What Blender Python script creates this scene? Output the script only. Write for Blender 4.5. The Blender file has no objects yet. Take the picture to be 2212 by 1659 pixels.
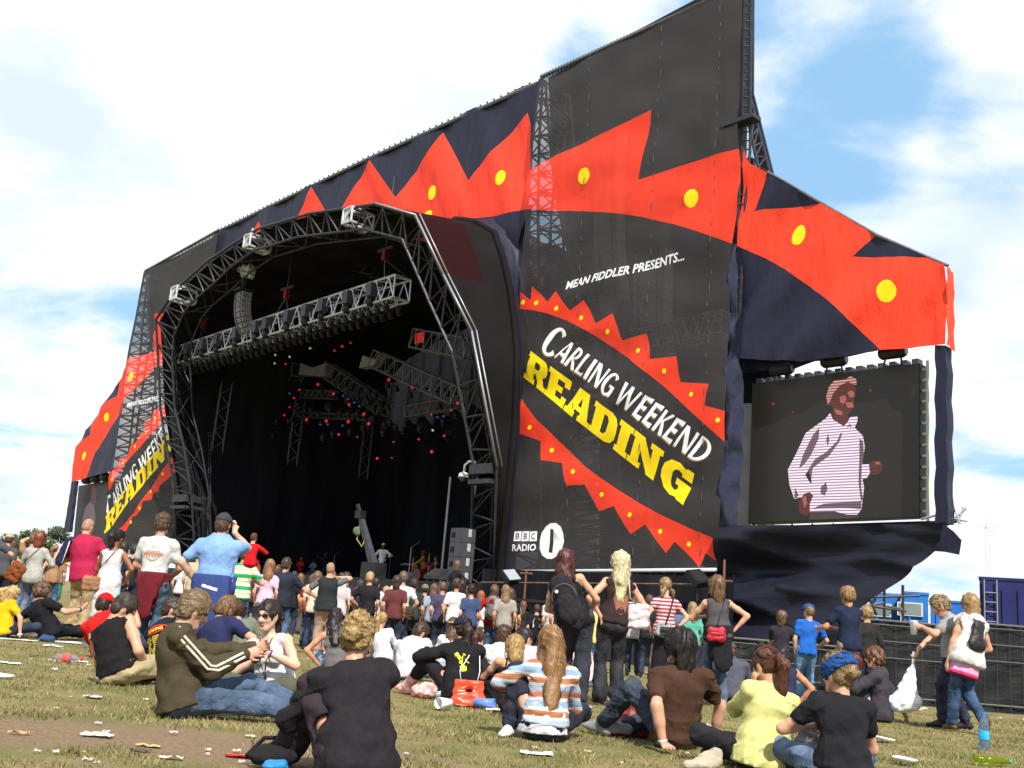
import bpy, bmesh, math, random
import numpy as np
from mathutils import Vector, Matrix, noise as mnoise
from mathutils.geometry import delaunay_2d_cdt
from mathutils.bvhtree import BVHTree
random.seed(7); RNG = np.random.default_rng(7)
SC = bpy.context.scene; COL = SC.collection
# ------------------------------------------------------------------ camera
CAM_H = .85; FPX = 2212.; CX, CY = 1106., 829.5
PITCH, ROLL = math.radians(12.79), math.radians(4.75)
_R = np.array([1, 0, 0.]); _U = np.array([0, -math.sin(PITCH), math.cos(PITCH)]); CD = np.array([0, math.cos(PITCH), math.sin(PITCH)])
CR = math.cos(ROLL)*_R + math.sin(ROLL)*_U; CU = -math.sin(ROLL)*_R + math.cos(ROLL)*_U
CAMP = np.array([0, 0, CAM_H])
cd = bpy.data.cameras.new('camera'); cd.sensor_width = 36; cd.lens = 36*FPX/2212; cd.clip_start = .1; cd.clip_end = 3000
co = bpy.data.objects.new('camera', cd); COL.objects.link(co); SC.camera = co
co.matrix_world = Matrix(((CR[0], CU[0], -CD[0], 0), (CR[1], CU[1], -CD[1], 0), (CR[2], CU[2], -CD[2], CAM_H), (0, 0, 0, 1)))
# ------------------------------------------------------------------ world, sun, exposure
SUN_TO = Vector((.24, -.97, 0)).normalized(); SUN_EL = math.radians(47)
SUN_DIR = Vector((SUN_TO.x*math.cos(SUN_EL), SUN_TO.y*math.cos(SUN_EL), math.sin(SUN_EL)))
SKY_STRENGTH = .10; CLOUD = 9.0; GAPCOL = (3.4, 6.2, 9.0)
def build_world():
    w = bpy.data.worlds.new('World'); SC.world = w; w.use_nodes = True
    nt = w.node_tree; N = nt.nodes; L = nt.links; N.clear()
    out = N.new('ShaderNodeOutputWorld'); bg = N.new('ShaderNodeBackground'); bg.inputs[1].default_value = SKY_STRENGTH
    sky = N.new('ShaderNodeTexSky'); sky.sky_type = 'NISHITA'; sky.sun_disc = False
    sky.sun_elevation = SUN_EL; sky.sun_rotation = math.atan2(SUN_TO.x, SUN_TO.y); sky.dust_density = .6; sky.ozone_density = 1.5
    tc = N.new('ShaderNodeTexCoord'); sep = N.new('ShaderNodeSeparateXYZ'); L.new(tc.outputs['Generated'], sep.inputs[0])
    def math_(op, a, b=None, clamp=False):
        m = N.new('ShaderNodeMath'); m.operation = op; m.use_clamp = clamp
        for i, x in enumerate((a, b)):
            if x is None: continue
            if isinstance(x, (int, float)): m.inputs[i].default_value = x
            else: L.new(x, m.inputs[i])
        return m.outputs[0]
    zz = math_('ADD', math_('MAXIMUM', sep.outputs[2], 0), .22)
    comb = N.new('ShaderNodeCombineXYZ'); L.new(math_('DIVIDE', sep.outputs[0], zz), comb.inputs[0]); L.new(math_('DIVIDE', sep.outputs[1], zz), comb.inputs[1])
    comb.inputs[2].default_value = 3.3
    no = N.new('ShaderNodeTexNoise'); no.inputs['Scale'].default_value = 1.35; no.inputs['Detail'].default_value = 9; no.inputs['Roughness'].default_value = .58; no.inputs['Distortion'].default_value = .3
    L.new(comb.outputs[0], no.inputs['Vector'])
    f = math_('ADD', math_('MULTIPLY', math_('SUBTRACT', no.outputs[0], .5), 2.3), .68)
    for (az, el, rad, amt) in GAPS:                     # blue openings in the cloud deck
        d = (math.sin(az)*math.cos(el), math.cos(az)*math.cos(el), math.sin(el))
        dp = N.new('ShaderNodeVectorMath'); dp.operation = 'DOT_PRODUCT'; L.new(tc.outputs['Generated'], dp.inputs[0]); dp.inputs[1].default_value = d
        mr = N.new('ShaderNodeMapRange'); mr.interpolation_type = 'SMOOTHSTEP'; L.new(dp.outputs['Value'], mr.inputs[0])
        mr.inputs[1].default_value = math.cos(rad); mr.inputs[2].default_value = math.cos(rad*.15); mr.inputs[3].default_value = 0; mr.inputs[4].default_value = amt
        f = math_('SUBTRACT', f, mr.outputs[0])
    mr = N.new('ShaderNodeMapRange'); mr.interpolation_type = 'SMOOTHSTEP'; L.new(f, mr.inputs[0]); mr.inputs[1].default_value = .30; mr.inputs[2].default_value = .66
    # cloud shade: soft grey undersides low in the sky
    n2 = N.new('ShaderNodeTexNoise'); n2.inputs['Scale'].default_value = 2.1; n2.inputs['Detail'].default_value = 6; L.new(comb.outputs[0], n2.inputs['Vector'])
    cr = N.new('ShaderNodeValToRGB'); L.new(n2.outputs[0], cr.inputs[0])
    cr.color_ramp.elements[0].position = .36; cr.color_ramp.elements[0].color = (.66, .76, .88, 1); cr.color_ramp.elements[1].position = .56; cr.color_ramp.elements[1].color = (1, 1, 1, 1)
    cm = N.new('ShaderNodeVectorMath'); cm.operation = 'SCALE'; L.new(cr.outputs[0], cm.inputs[0]); cm.inputs['Scale'].default_value = CLOUD
    sk = N.new('ShaderNodeMix'); sk.data_type = 'RGBA'; sk.inputs[0].default_value = .62; L.new(sky.outputs[0], sk.inputs[6]); sk.inputs[7].default_value = (*GAPCOL, 1)
    mx = N.new('ShaderNodeMix'); mx.data_type = 'RGBA'; L.new(mr.outputs[0], mx.inputs[0]); L.new(sk.outputs[2], mx.inputs[6]); L.new(cm.outputs[0], mx.inputs[7])
    L.new(mx.outputs[2], bg.inputs[0]); L.new(bg.outputs[0], out.inputs[0])
def pix_dir(x, y):
    d = CD + CR*(x-CX)/FPX - CU*(y-CY)/FPX; return d/np.linalg.norm(d)
GAPS = []
for (x, y, rad, amt) in ((1390, 30, .13, .30), (1340, 120, .07, .12), (1740, 110, .17, .28), (1840, 290, .12, .18), (2190, 310, .08, .26), (330, 100, .11, .24), (20, 270, .08, .10), (2140, 930, .08, .22), (60, 1000, .12, .13), (1990, 640, .06, .12)):
    d = pix_dir(x, y); GAPS.append((math.atan2(d[0], d[1]), math.asin(d[2]), rad, amt))
GAPS += [(2.2, .7, .4, .35), (3.6, .5, .35, .35), (-1.9, .6, .4, .35), (.9, 1.2, .3, .3), (-2.6, .35, .3, .3), (1.5, .3, .3, .3)]
build_world()
sl = bpy.data.lights.new('sun', 'SUN'); sl.energy = 4.8; sl.angle = math.radians(.53); sl.color = (1, .955, .88)
so = bpy.data.objects.new('sun', sl); COL.objects.link(so); so.rotation_euler = SUN_DIR.to_track_quat('Z', 'Y').to_euler()
SC.view_settings.view_transform = 'Standard'; SC.view_settings.look = 'None'; SC.view_settings.exposure = .46; SC.view_settings.gamma = 1; SC.view_settings.use_curve_mapping = False
SC.cycles.transparent_max_bounces = 24; SC.cycles.max_bounces = 6
# ------------------------------------------------------------------ helpers
def S(v):  # sRGB 0-255 -> linear
    r = []
    for c in v:
        c /= 255.; r.append(c/12.92 if c <= .04045 else ((c+.055)/1.055)**2.4)
    return tuple(r)
_M = {}
def mat(name, col, rough=.8, var=0, vscale=6, bump=0, bscale=40, metal=0, spec=.3, emit=None, emit_s=1, alpha=None, coat=0, sss=0, sheen=0, col2=None, stretch=(1, 1, 1), trans=0, island=0, bdist=.01, obj_coords=True, dist=0):
    if name in _M: return _M[name]
    m = bpy.data.materials.new(name); m.use_nodes = True; nt = m.node_tree; N = nt.nodes; L = nt.links
    b = N['Principled BSDF']; b.inputs['Roughness'].default_value = rough; b.inputs['Metallic'].default_value = metal
    b.inputs['Specular IOR Level'].default_value = spec; b.inputs['Base Color'].default_value = (*col, 1)
    if coat: b.inputs['Coat Weight'].default_value = coat
    if sheen: b.inputs['Sheen Weight'].default_value = sheen
    if sss: b.inputs['Subsurface Weight'].default_value = sss; b.inputs['Subsurface Radius'].default_value = (.02, .008, .004)
    if trans: b.inputs['Transmission Weight'].default_value = trans; b.inputs['IOR'].default_value = 1.2
    if alpha is not None: b.inputs['Alpha'].default_value = alpha
    if emit: b.inputs['Emission Color'].default_value = (*emit, 1); b.inputs['Emission Strength'].default_value = emit_s
    tc = N.new('ShaderNodeTexCoord'); mp = N.new('ShaderNodeMapping'); L.new(tc.outputs['Object' if obj_coords else 'Generated'], mp.inputs[0]); mp.inputs['Scale'].default_value = stretch
    last = None
    if var or col2:
        n = N.new('ShaderNodeTexNoise'); n.inputs['Scale'].default_value = vscale; n.inputs['Detail'].default_value = 5; L.new(mp.outputs[0], n.inputs[0])
        r = N.new('ShaderNodeValToRGB'); L.new(n.outputs[0], r.inputs[0]); r.color_ramp.elements[0].position = .32; r.color_ramp.elements[1].position = .68
        c2 = col2 or tuple(min(1, c*(1+var)+.02*var) for c in col)
        r.color_ramp.elements[0].color = (*[c*(1-var*.6) for c in col], 1); r.color_ramp.elements[1].color = (*c2, 1)
        last = r.outputs[0]
    if island:
        g = N.new('ShaderNodeNewGeometry'); mm = N.new('ShaderNodeMix'); mm.data_type = 'RGBA'; mm.blend_type = 'MULTIPLY'; mm.inputs[0].default_value = 1
        rr = N.new('ShaderNodeMapRange'); L.new(g.outputs['Random Per Island'], rr.inputs[0]); rr.inputs[3].default_value = 1-island; rr.inputs[4].default_value = 1+island
        if last: L.new(last, mm.inputs[6])
        else: mm.inputs[6].default_value = (*col, 1)
        L.new(rr.outputs[0], mm.inputs[7]); last = mm.outputs[2]
    if last: L.new(last, b.inputs['Base Color'])
    if bump:
        n = N.new('ShaderNodeTexNoise'); n.inputs['Scale'].default_value = bscale; n.inputs['Detail'].default_value = 4; n.inputs['Distortion'].default_value = dist; L.new(mp.outputs[0], n.inputs[0])
        bp = N.new('ShaderNodeBump'); bp.inputs['Strength'].default_value = bump; bp.inputs['Distance'].default_value = bdist; L.new(n.outputs[0], bp.inputs['Height']); L.new(bp.outputs[0], b.inputs['Normal'])
    _M[name] = m; return m
def V3(p): return np.array(p, float)
def thing(name, label, cat, loc=(0, 0, 0), group=None, kind=None):
    o = bpy.data.objects.new(name, None); COL.objects.link(o); o.location = loc; o.empty_display_size = .2
    o['label'] = label; o['category'] = cat
    if group: o['group'] = group
    if kind: o['kind'] = kind
    return o
def wloc(o):
    p = np.zeros(3)
    while o is not None: p += np.array(o.location); o = o.parent
    return p
def link(name, me, parent=None, loc=None, label=None, cat=None, group=None, kind=None):
    o = bpy.data.objects.new(name, me); COL.objects.link(o)
    if parent: o.parent = parent
    if loc is not None: o.location = loc
    if label: o['label'] = label
    if cat: o['category'] = cat
    if group: o['group'] = group
    if kind: o['kind'] = kind
    return o
def mk(name, verts, faces, mats, parent=None, smooth=False, midx=None, loc=None, **kw):
    """one mesh object; verts in world coordinates, stored relative to parent / loc"""
    v = np.asarray(verts, float).reshape(-1, 3)
    off = wloc(parent) if parent else (V3(loc) if loc is not None else np.zeros(3))
    me = bpy.data.meshes.new(name); me.from_pydata((v-off).tolist(), [], faces if isinstance(faces, list) else faces.tolist())
    for m in (mats if isinstance(mats, (list, tuple)) else [mats]): me.materials.append(m)
    if midx is not None: me.polygons.foreach_set('material_index', np.asarray(midx, np.int32))
    if smooth: me.polygons.foreach_set('use_smooth', np.ones(len(me.polygons), bool))
    me.update()
    return link(name, me, parent, None if parent else off, **kw)
class MB:
    def __init__(s): s.v = []; s.f = []
    def add(s, v, f):
        n = len(s.v); s.v += [tuple(p) for p in v]; s.f += [tuple(n+i for i in q) for q in f]
    def box(s, c, sz, ax=None):
        c = V3(c); a = np.eye(3) if ax is None else np.array(ax); h = np.array(sz)/2
        vs = [c+a[0]*h[0]*i+a[1]*h[1]*j+a[2]*h[2]*k for i in (-1, 1) for j in (-1, 1) for k in (-1, 1)]
        s.add(vs, [(0, 1, 3, 2), (4, 6, 7, 5), (0, 4, 5, 1), (2, 3, 7, 6), (0, 2, 6, 4), (1, 5, 7, 3)])
    def tube(s, p, q, r, n=6, r2=None, cap=True):
        p = V3(p); q = V3(q); d = q-p; l = np.linalg.norm(d)
        if l < 1e-6: return
        d /= l; a = np.cross(d, (0, 0, 1) if abs(d[2]) < .9 else (1, 0, 0)); a /= np.linalg.norm(a); b = np.cross(d, a); r2 = r if r2 is None else r2
        an = [2*math.pi*i/n for i in range(n)]
        vs = [p+r*(math.cos(t)*a+math.sin(t)*b) for t in an]+[q+r2*(math.cos(t)*a+math.sin(t)*b) for t in an]
        fs = [(i, (i+1) % n, n+(i+1) % n, n+i) for i in range(n)]
        if cap: fs += [tuple(range(n-1, -1, -1)), tuple(range(n, 2*n))]
        s.add(vs, fs)
    def path(s, pts, r, n=6):
        for a, b in zip(pts[:-1], pts[1:]): s.tube(a, b, r, n)
    def sweep(s, pts, rs, n=8, flat=None):
        pts = [V3(p) for p in pts]; k = len(pts); rs = [rs]*k if isinstance(rs, (int, float)) else rs
        vs = []; prev = None
        for i, p in enumerate(pts):
            d = pts[min(i+1, k-1)]-pts[max(i-1, 0)]; d /= np.linalg.norm(d)+1e-9
            if prev is None: a = np.cross(d, (0, 0, 1) if abs(d[2]) < .9 else (1, 0, 0))
            else: a = prev-d*(prev@d)
            a /= np.linalg.norm(a); prev = a; b = np.cross(d, a)
            for j in range(n):
                t = 2*math.pi*j/n; vs.append(p+rs[i]*(math.cos(t)*a+math.sin(t)*b*(flat or 1)))
        fs = [(i*n+j, i*n+(j+1) % n, (i+1)*n+(j+1) % n, (i+1)*n+j) for i in range(k-1) for j in range(n)]
        fs += [tuple(range(n-1, -1, -1)), tuple(range((k-1)*n, k*n))]
        s.add(vs, fs)
    def poly(s, pts): s.add(pts, [tuple(range(len(pts)))])
    def prism(s, pts, d):
        d = V3(d); n = len(pts); a = [V3(p) for p in pts]; s.add(a+[p+d for p in a], [tuple(range(n-1, -1, -1)), tuple(range(n, 2*n))]+[(i, (i+1) % n, n+(i+1) % n, n+i) for i in range(n)])
    def lathe(s, c, prof, n=16, axis=(0, 0, 1)):
        c = V3(c); d = V3(axis); d /= np.linalg.norm(d); a = np.cross(d, (0, 0, 1) if abs(d[2]) < .9 else (1, 0, 0)); a /= np.linalg.norm(a); b = np.cross(d, a); k = len(prof)
        vs = [c+d*z+r*(math.cos(2*math.pi*j/n)*a+math.sin(2*math.pi*j/n)*b) for (r, z) in prof for j in range(n)]
        fs = [(i*n+j, i*n+(j+1) % n, (i+1)*n+(j+1) % n, (i+1)*n+j) for i in range(k-1) for j in range(n)]
        fs += [tuple(range(n-1, -1, -1)), tuple(range((k-1)*n, k*n))]
        s.add(vs, fs)
    def build(s, name, m, parent=None, **kw): return mk(name, s.v, s.f, m, parent, **kw)
def pray(x, y): return CD + CR*(x-CX)/FPX - CU*(y-CY)/FPX
# stage frame: u along the front (towards the near right), v behind the front, w up
EU = V3((.68221657, -.73115016, 0)); EV = V3((.73115016, .68221657, 0)); EW = V3((0, 0, 1)); SO = V3((-4.95062259, 46., 0))
def st(u, v, w): return SO+EU*u+EV*v+EW*w
def W(x, y, v=0):
    r = pray(x, y); t = ((SO+EV*v-CAMP)@EV)/(r@EV); P = CAMP+r*t; return ((P-SO)@EU, P[2])
def Wu(x, y, u):
    r = pray(x, y); t = ((SO+EU*u-CAMP)@EU)/(r@EU); P = CAMP+r*t; return ((P-SO)@EV, P[2])
def proj(P):
    q = np.array(P)-CAMP; z = q@CD; return CX+FPX*(q@CR)/z, CY-FPX*(q@CU)/z
def Pv(x, y, v=0): u, w = W(x, y, v); return st(u, v, w)
def Pd(x, y, Y):
    r = pray(x, y); return CAMP+r*(Y/r[1])
def sm(a, b, x):
    t = min(1, max(0, (x-a)/(b-a))); return t*t*(3-2*t)
def gz(x, y):
    return -.016*sm(-6.8, -3.6, x)*max(0, min(y, 30)-11)
def gzn(x, y):
    z = gz(x, y)
    if abs(x) < 16 and -2 < y < 26: z += .022*mnoise.noise(Vector((x*1.3, y*1.3, 0)))+.012*mnoise.noise(Vector((x*4, y*4, 3)))-.008
    return z
def Pg(x, y):   # pixel -> ground point
    r = pray(x, y); t = CAM_H/-r[2]
    for _ in range(8):
        P = CAMP+r*t; t = (CAM_H-gz(P[0], P[1]))/-r[2]
    return CAMP+r*t
# colours
RED = S((236, 52, 32)); YEL = S((250, 215, 20)); NAVY = S((31, 33, 52)); CHAR = S((48, 45, 46)); WHITE = (.8, .8, .8)
# ------------------------------------------------------------------ stage: printed fabrics
def zB(x, y): return 1051.5+x*.35218, y*.35218
def zC(x, y): return 1051.5+x*.43427, 545.2+y*.43427
def zD(x, y): return 1538.3+x*.52801, 486.8+y*.52801
def zE(x, y): return 1129.4+x*.25819, 662.0+y*.25819
def zF(x, y): return 292.1+x*.41814, 146.0+y*.41814
def zL(x, y): return 116.8+x*.41078, 545.2+y*.41078
def zA(x, y): return 321.3+x*.50477, 428.4+y*.50477
def zS(x, y): return 1640/1.02712+x*.29352, 780/1.02712+y*.29352
def area2(p): return sum(p[i][0]*p[(i+1) % len(p)][1]-p[(i+1) % len(p)][0]*p[i][1] for i in range(len(p)))
def ccw(p): return list(p) if area2(p) > 0 else list(p)[::-1]
def dot(c, ru, rw, n=14): return [(c[0]+ru*math.cos(2*math.pi*i/n), c[1]+rw*math.sin(2*math.pi*i/n)) for i in range(n)]
def dotpx(f, v, x, y, rx, ry):
    c = W(*f(x, y), v); a = W(*f(x+rx, y), v); b = W(*f(x, y+ry), v); return dot(c, abs(a[0]-c[0]), abs(b[1]-c[1]))
def wrink(seed, amp, lu, lw, det=.35):
    def f(u, w):
        return amp*(mnoise.noise(Vector((u/lu+seed*7.1, w/lw, seed)))+det*mnoise.noise(Vector((u/lu*2.7, w/lw*2.7, seed+9))))
    return f
def in_poly(c, p):
    p = np.array([q[:2] for q in p], float); x, y = c[:, 0], c[:, 1]; r = np.zeros(len(c), bool)
    for (x0, y0), (x1, y1) in zip(p, np.roll(p, -1, 0)):
        if y0 == y1: continue
        r ^= ((y0 > y) != (y1 > y)) & (x < (x1-x0)*(y-y0)/(y1-y0)+x0)
    return r
def sheet(name, outline, v, paints, mats, parent=None, disp=None, grid=.7, base=0, **kw):
    vs = []; fs = []; es = []; pm = []
    def addp(p, m):
        n = len(vs); vs.extend(Vector(q[:2]) for q in ccw(p)); fs.append(list(range(n, len(vs)))); pm.append(m)
    addp(outline, base)
    for m, p in paints: addp(p, m)
    us = [p[0] for p in outline]; ws = [p[1] for p in outline]
    u = min(us)
    if grid:
        u = math.floor(min(us)/grid)*grid+grid*.37
        while u < max(us):
            n = len(vs); vs.extend((Vector((u, min(ws)-1)), Vector((u+.013, max(ws)+1)))); es.append((n, n+1)); u += grid
        w = math.floor(min(ws)/grid)*grid+grid*.41
        while w < max(ws):
            n = len(vs); vs.extend((Vector((min(us)-1, w)), Vector((max(us)+1, w+.011)))); es.append((n, n+1)); w += grid
    ov, oe, of, _a, _b, orf = delaunay_2d_cdt(vs, es, fs, 0, 1e-4)
    cen = np.array([(ov[f[0]]+ov[f[1]]+ov[f[2]])/3 for f in of]); own = np.full(len(of), -1)
    for m, p in [(base, outline)]+list(paints):
        ok = in_poly(cen, p); own[ok & (own >= 0)] = m
        if m is base and p is outline: own[ok] = m
    F = [tuple(f) for f, m in zip(of, own) if m >= 0]; MI = [m for m in own if m >= 0]
    P = [st(p.x, v+(disp(p.x, p.y) if disp else 0), p.y) for p in ov]
    used = sorted({i for f in F for i in f}); mp = {i: k for k, i in enumerate(used)}
    return mk(name, [P[i] for i in used], [tuple(mp[i] for i in f) for f in F], mats, parent, smooth=True, midx=MI, **kw)
def fab(name, col, alpha=None, b=.35, bs=1.1, rough=.7, spec=.25, st_=(1, 1, .5), bd=.12, var=.12):
    return mat(name, col, rough, var=var, vscale=.6, bump=b, bscale=bs, spec=spec, alpha=alpha, stretch=st_, bdist=bd)
A_ = .70
M_charmesh = fab('charcoal mesh print', S((60, 56, 56)), A_); M_redmesh = fab('red mesh print', S((240, 64, 38)), .80); M_yelmesh = fab('yellow mesh print', S((250, 212, 10)), .93); M_whitemesh = fab('white mesh print', (.8, .8, .8), .95)
M_redfab = fab('red fabric', S((240, 64, 38)), b=.8, bs=.9, bd=.2, st_=(1.2, 1.2, .35)); M_navyfab = fab('navy fabric', S((29, 30, 48)), b=.8, bs=.9, rough=.5, bd=.2, st_=(1.2, 1.2, .35)); M_yelfab = fab('yellow fabric print', S((252, 222, 16)), b=.3)
M_greyfab = fab('grey black fabric', S((66, 66, 70)), b=.3); M_goldline = fab('gold print', S((150, 120, 60)), .9)
BANM = [M_charmesh, M_redmesh, M_yelmesh, M_whitemesh, M_goldline]; WINGM = [M_navyfab, M_redfab, M_yelfab, M_greyfab]
M_steel = mat('galvanised steel', S((112, 112, 116)), .42, var=.25, vscale=4, metal=.75, spec=.5)
M_alu = mat('bright aluminium', S((200, 202, 206)), .35, var=.15, vscale=5, metal=.35, spec=.5)
M_blk = mat('black paint', S((26, 26, 29)), .5, var=.3, vscale=3)
M_blkfab = mat('black drape', S((25, 25, 29)), .95, var=.3, vscale=.7, bump=.5, bscale=2, stretch=(1, 1, .15), bdist=.1, spec=.1)
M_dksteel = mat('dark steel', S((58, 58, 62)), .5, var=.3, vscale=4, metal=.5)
# hand drawn letters: slab capitals and flared capitals, unit height
def st_(x0, y0, x1, y1, a, b=None):
    b = a if b is None else b
    return [(x0-a/2, y0), (x0+a/2, y0), (x1+b/2, y1), (x1-b/2, y1)]
def ho(x0, x1, y, t, fl=.05): return [(x0, y), (x1, y-fl), (x1, y+t+fl), (x0, y+t)]
def arc(cx, cy, rx, ry, t0, t1, wt, n=16, thin=.45):
    o = []; i_ = []
    for k in range(n+1):
        t = math.radians(t0+(t1-t0)*k/n); w = wt*(thin+(1-thin)*abs(math.cos(t)))
        o.append((cx+rx*math.cos(t), cy+ry*math.sin(t))); i_.append((cx+(rx-w)*math.cos(t), cy+(ry-w*.75)*math.sin(t)))
    return o+i_[::-1]
SLAB = {
 'R': (.94, [[(0,0),(.44,0),(.44,.18),(.38,.18),(.38,.38),(.46,.38),(.56,.18),(.56,0),(.92,0),(.92,.18),(.84,.18),(.74,.42),(.86,.52),(.9,.66),(.88,.84),(.78,.96),(.64,1),(0,1),(0,.82),(.08,.82),(.08,.18),(0,.18)]], [[(.38,.56),(.52,.56),(.58,.62),(.58,.74),(.52,.8),(.38,.8)]]),
 'E': (.90, [[(0,0),(.86,0),(.86,.34),(.66,.34),(.66,.2),(.4,.2),(.4,.4),(.62,.4),(.62,.6),(.4,.6),(.4,.8),(.66,.8),(.66,.68),(.86,.68),(.86,1),(0,1),(0,.82),(.08,.82),(.08,.18),(0,.18)]], []),
 'A': (1.03, [[(0,0),(.42,0),(.42,.18),(.36,.18),(.38,.28),(.62,.28),(.65,.18),(.58,.18),(.58,0),(1.02,0),(1.02,.18),(.95,.18),(.72,1),(.3,1),(.08,.18),(0,.18)]], [[(.42,.44),(.58,.44),(.5,.76)]]),
 'D': (.95, [[(0,0),(.62,0),(.8,.08),(.9,.24),(.93,.5),(.9,.76),(.8,.92),(.62,1),(0,1),(0,.82),(.08,.82),(.08,.18),(0,.18)]], [[(.4,.2),(.52,.2),(.6,.32),(.6,.68),(.52,.8),(.4,.8)]]),
 'I': (.53, [[(0,0),(.5,0),(.5,.18),(.42,.18),(.42,.82),(.5,.82),(.5,1),(0,1),(0,.82),(.08,.82),(.08,.18),(0,.18)]], []),
 'N': (1.06, [[(0,0),(.42,0),(.42,.18),(.34,.18),(.34,.56),(.68,0),(.94,0),(.94,.82),(1.02,.82),(1.02,1),(.62,1),(.62,.82),(.7,.82),(.7,.5),(.38,1),(0,1),(0,.82),(.08,.82),(.08,.18),(0,.18)]], []),
 'G': (.96, [[(.94,.56),(.5,.56),(.5,.38),(.6,.38),(.6,.26),(.52,.19),(.42,.24),(.36,.36),(.36,.64),(.42,.76),(.52,.81),(.62,.76),(.62,.68),(.92,.68),(.92,1),(.74,1),(.7,.95),(.5,1.02),(.22,.94),(.05,.72),(.02,.5),(.05,.28),(.22,.06),(.45,-.02),(.62,.04),(.72,0),(.94,0)]], [])}
FL = {
 'C': (.80, [arc(.46, .5, .46, .54, 48, 318, .26, 20)]), 'A': (.74, [st_(.05, 0, .36, 1, .10, .05), st_(.66, 0, .40, 1, .20, .14), ho(.18, .56, .26, .1)]),
 'R': (.70, [st_(.12, 0, .12, 1, .2, .16), arc(.2, .72, .36, .29, -90, 90, .17), ho(.12, .26, .9, .09, 0), ho(.12, .3, .43, .09, 0), st_(.64, 0, .26, .5, .22, .18)]),
 'L': (.56, [st_(.12, 0, .12, 1, .18, .2), [(.08, 0), (.54, 0), (.54, .2), (.45, .12), (.1, .12)]]), 'I': (.28, [st_(.13, 0, .13, 1, .2, .22)]),
 'N': (.84, [st_(.09, 0, .09, 1, .14, .12), st_(.68, 0, .12, 1, .22, .22), st_(.72, 0, .72, 1, .10, .16)]),
 'G': (.86, [arc(.46, .5, .46, .54, 48, 330, .24, 20), st_(.74, .02, .74, .48, .2, .2), ho(.5, .84, .4, .1, 0)]),
 'W': (1.10, [st_(.27, 0, .06, 1, .14, .2), st_(.27, 0, .50, .9, .1, .1), st_(.76, 0, .50, 1, .14, .18), st_(.76, 0, 1.0, 1, .1, .12)]),
 'E': (.60, [st_(.12, 0, .12, 1, .18, .18), ho(.1, .55, 0, .12), ho(.1, .48, .46, .1), ho(.1, .55, .88, .12)]),
 'K': (.70, [st_(.12, 0, .12, 1, .18, .18), st_(.2, .45, .6, 1, .1, .16), st_(.62, 0, .26, .56, .22, .14)]),
 'D': (.86, [st_(.12, 0, .12, 1, .18, .18), arc(.2, .5, .6, .5, -90, 90, .2), ho(.12, .26, 0, .1, 0), ho(.12, .26, .9, .1, 0)])}
def affine(O, X, U_):  # maps (x along 0..1, y up 0..1)
    return lambda x, y: (O[0]+(X[0]-O[0])*x+(U_[0]-O[0])*y, O[1]+(X[1]-O[1])*x+(U_[1]-O[1])*y)
def slab_text(word, fn, m, hole_m):
    tot = sum(SLAB[c][0] for c in word); x = 0; out = []
    for c in word:
        a, ps, hs = SLAB[c]
        for p in ps: out.append((m, [fn((x+q[0])/tot, q[1]) for q in p]))
        for p in hs: out.append((hole_m, [fn((x+q[0])/tot, q[1]) for q in p]))
        x += a
    return out
def flare_text(word, fn, m, big=(0,), gap=.06):
    adv = []
    for i, c in enumerate(word): adv.append(.30 if c == ' ' else FL[c][0]*(1.42 if i in big else 1)+gap)
    tot = sum(adv); x = 0; out = []
    for i, c in enumerate(word):
        if c != ' ':
            s = 1.36 if i in big else 1; dy = -.12 if i in big else 0
            for p in FL[c][1]: out.append((m, [fn((x+q[0]*(1.42 if i in big else 1))/tot, q[1]*s+dy) for q in p]))
        x += adv[i]
    return out
_TX = {}
def text_polys(s):
    """flat triangles of a line of text in Blender's own font, scaled to unit height and width"""
    if s in _TX: return _TX[s]
    c = bpy.data.curves.new('t', 'FONT'); c.body = s; c.resolution_u = 2; c.offset = .022; o = bpy.data.objects.new('t', c); COL.objects.link(o)
    me = o.to_mesh(); P = np.array([v.co[:2] for v in me.vertices]); Fs = [tuple(p.vertices) for p in me.polygons]; o.to_mesh_clear(); bpy.data.objects.remove(o); bpy.data.curves.remove(c)
    mn = P.min(0); mxx = P.max(0); _TX[s] = (P-mn)/(mxx-mn), Fs, (mxx-mn)[0]/(mxx-mn)[1]; return _TX[s]
def font_text(s, fn, m):
    P, Fs, _ = text_polys(s); return [(m, [fn(*P[i]) for i in f]) for f in Fs]

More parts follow.
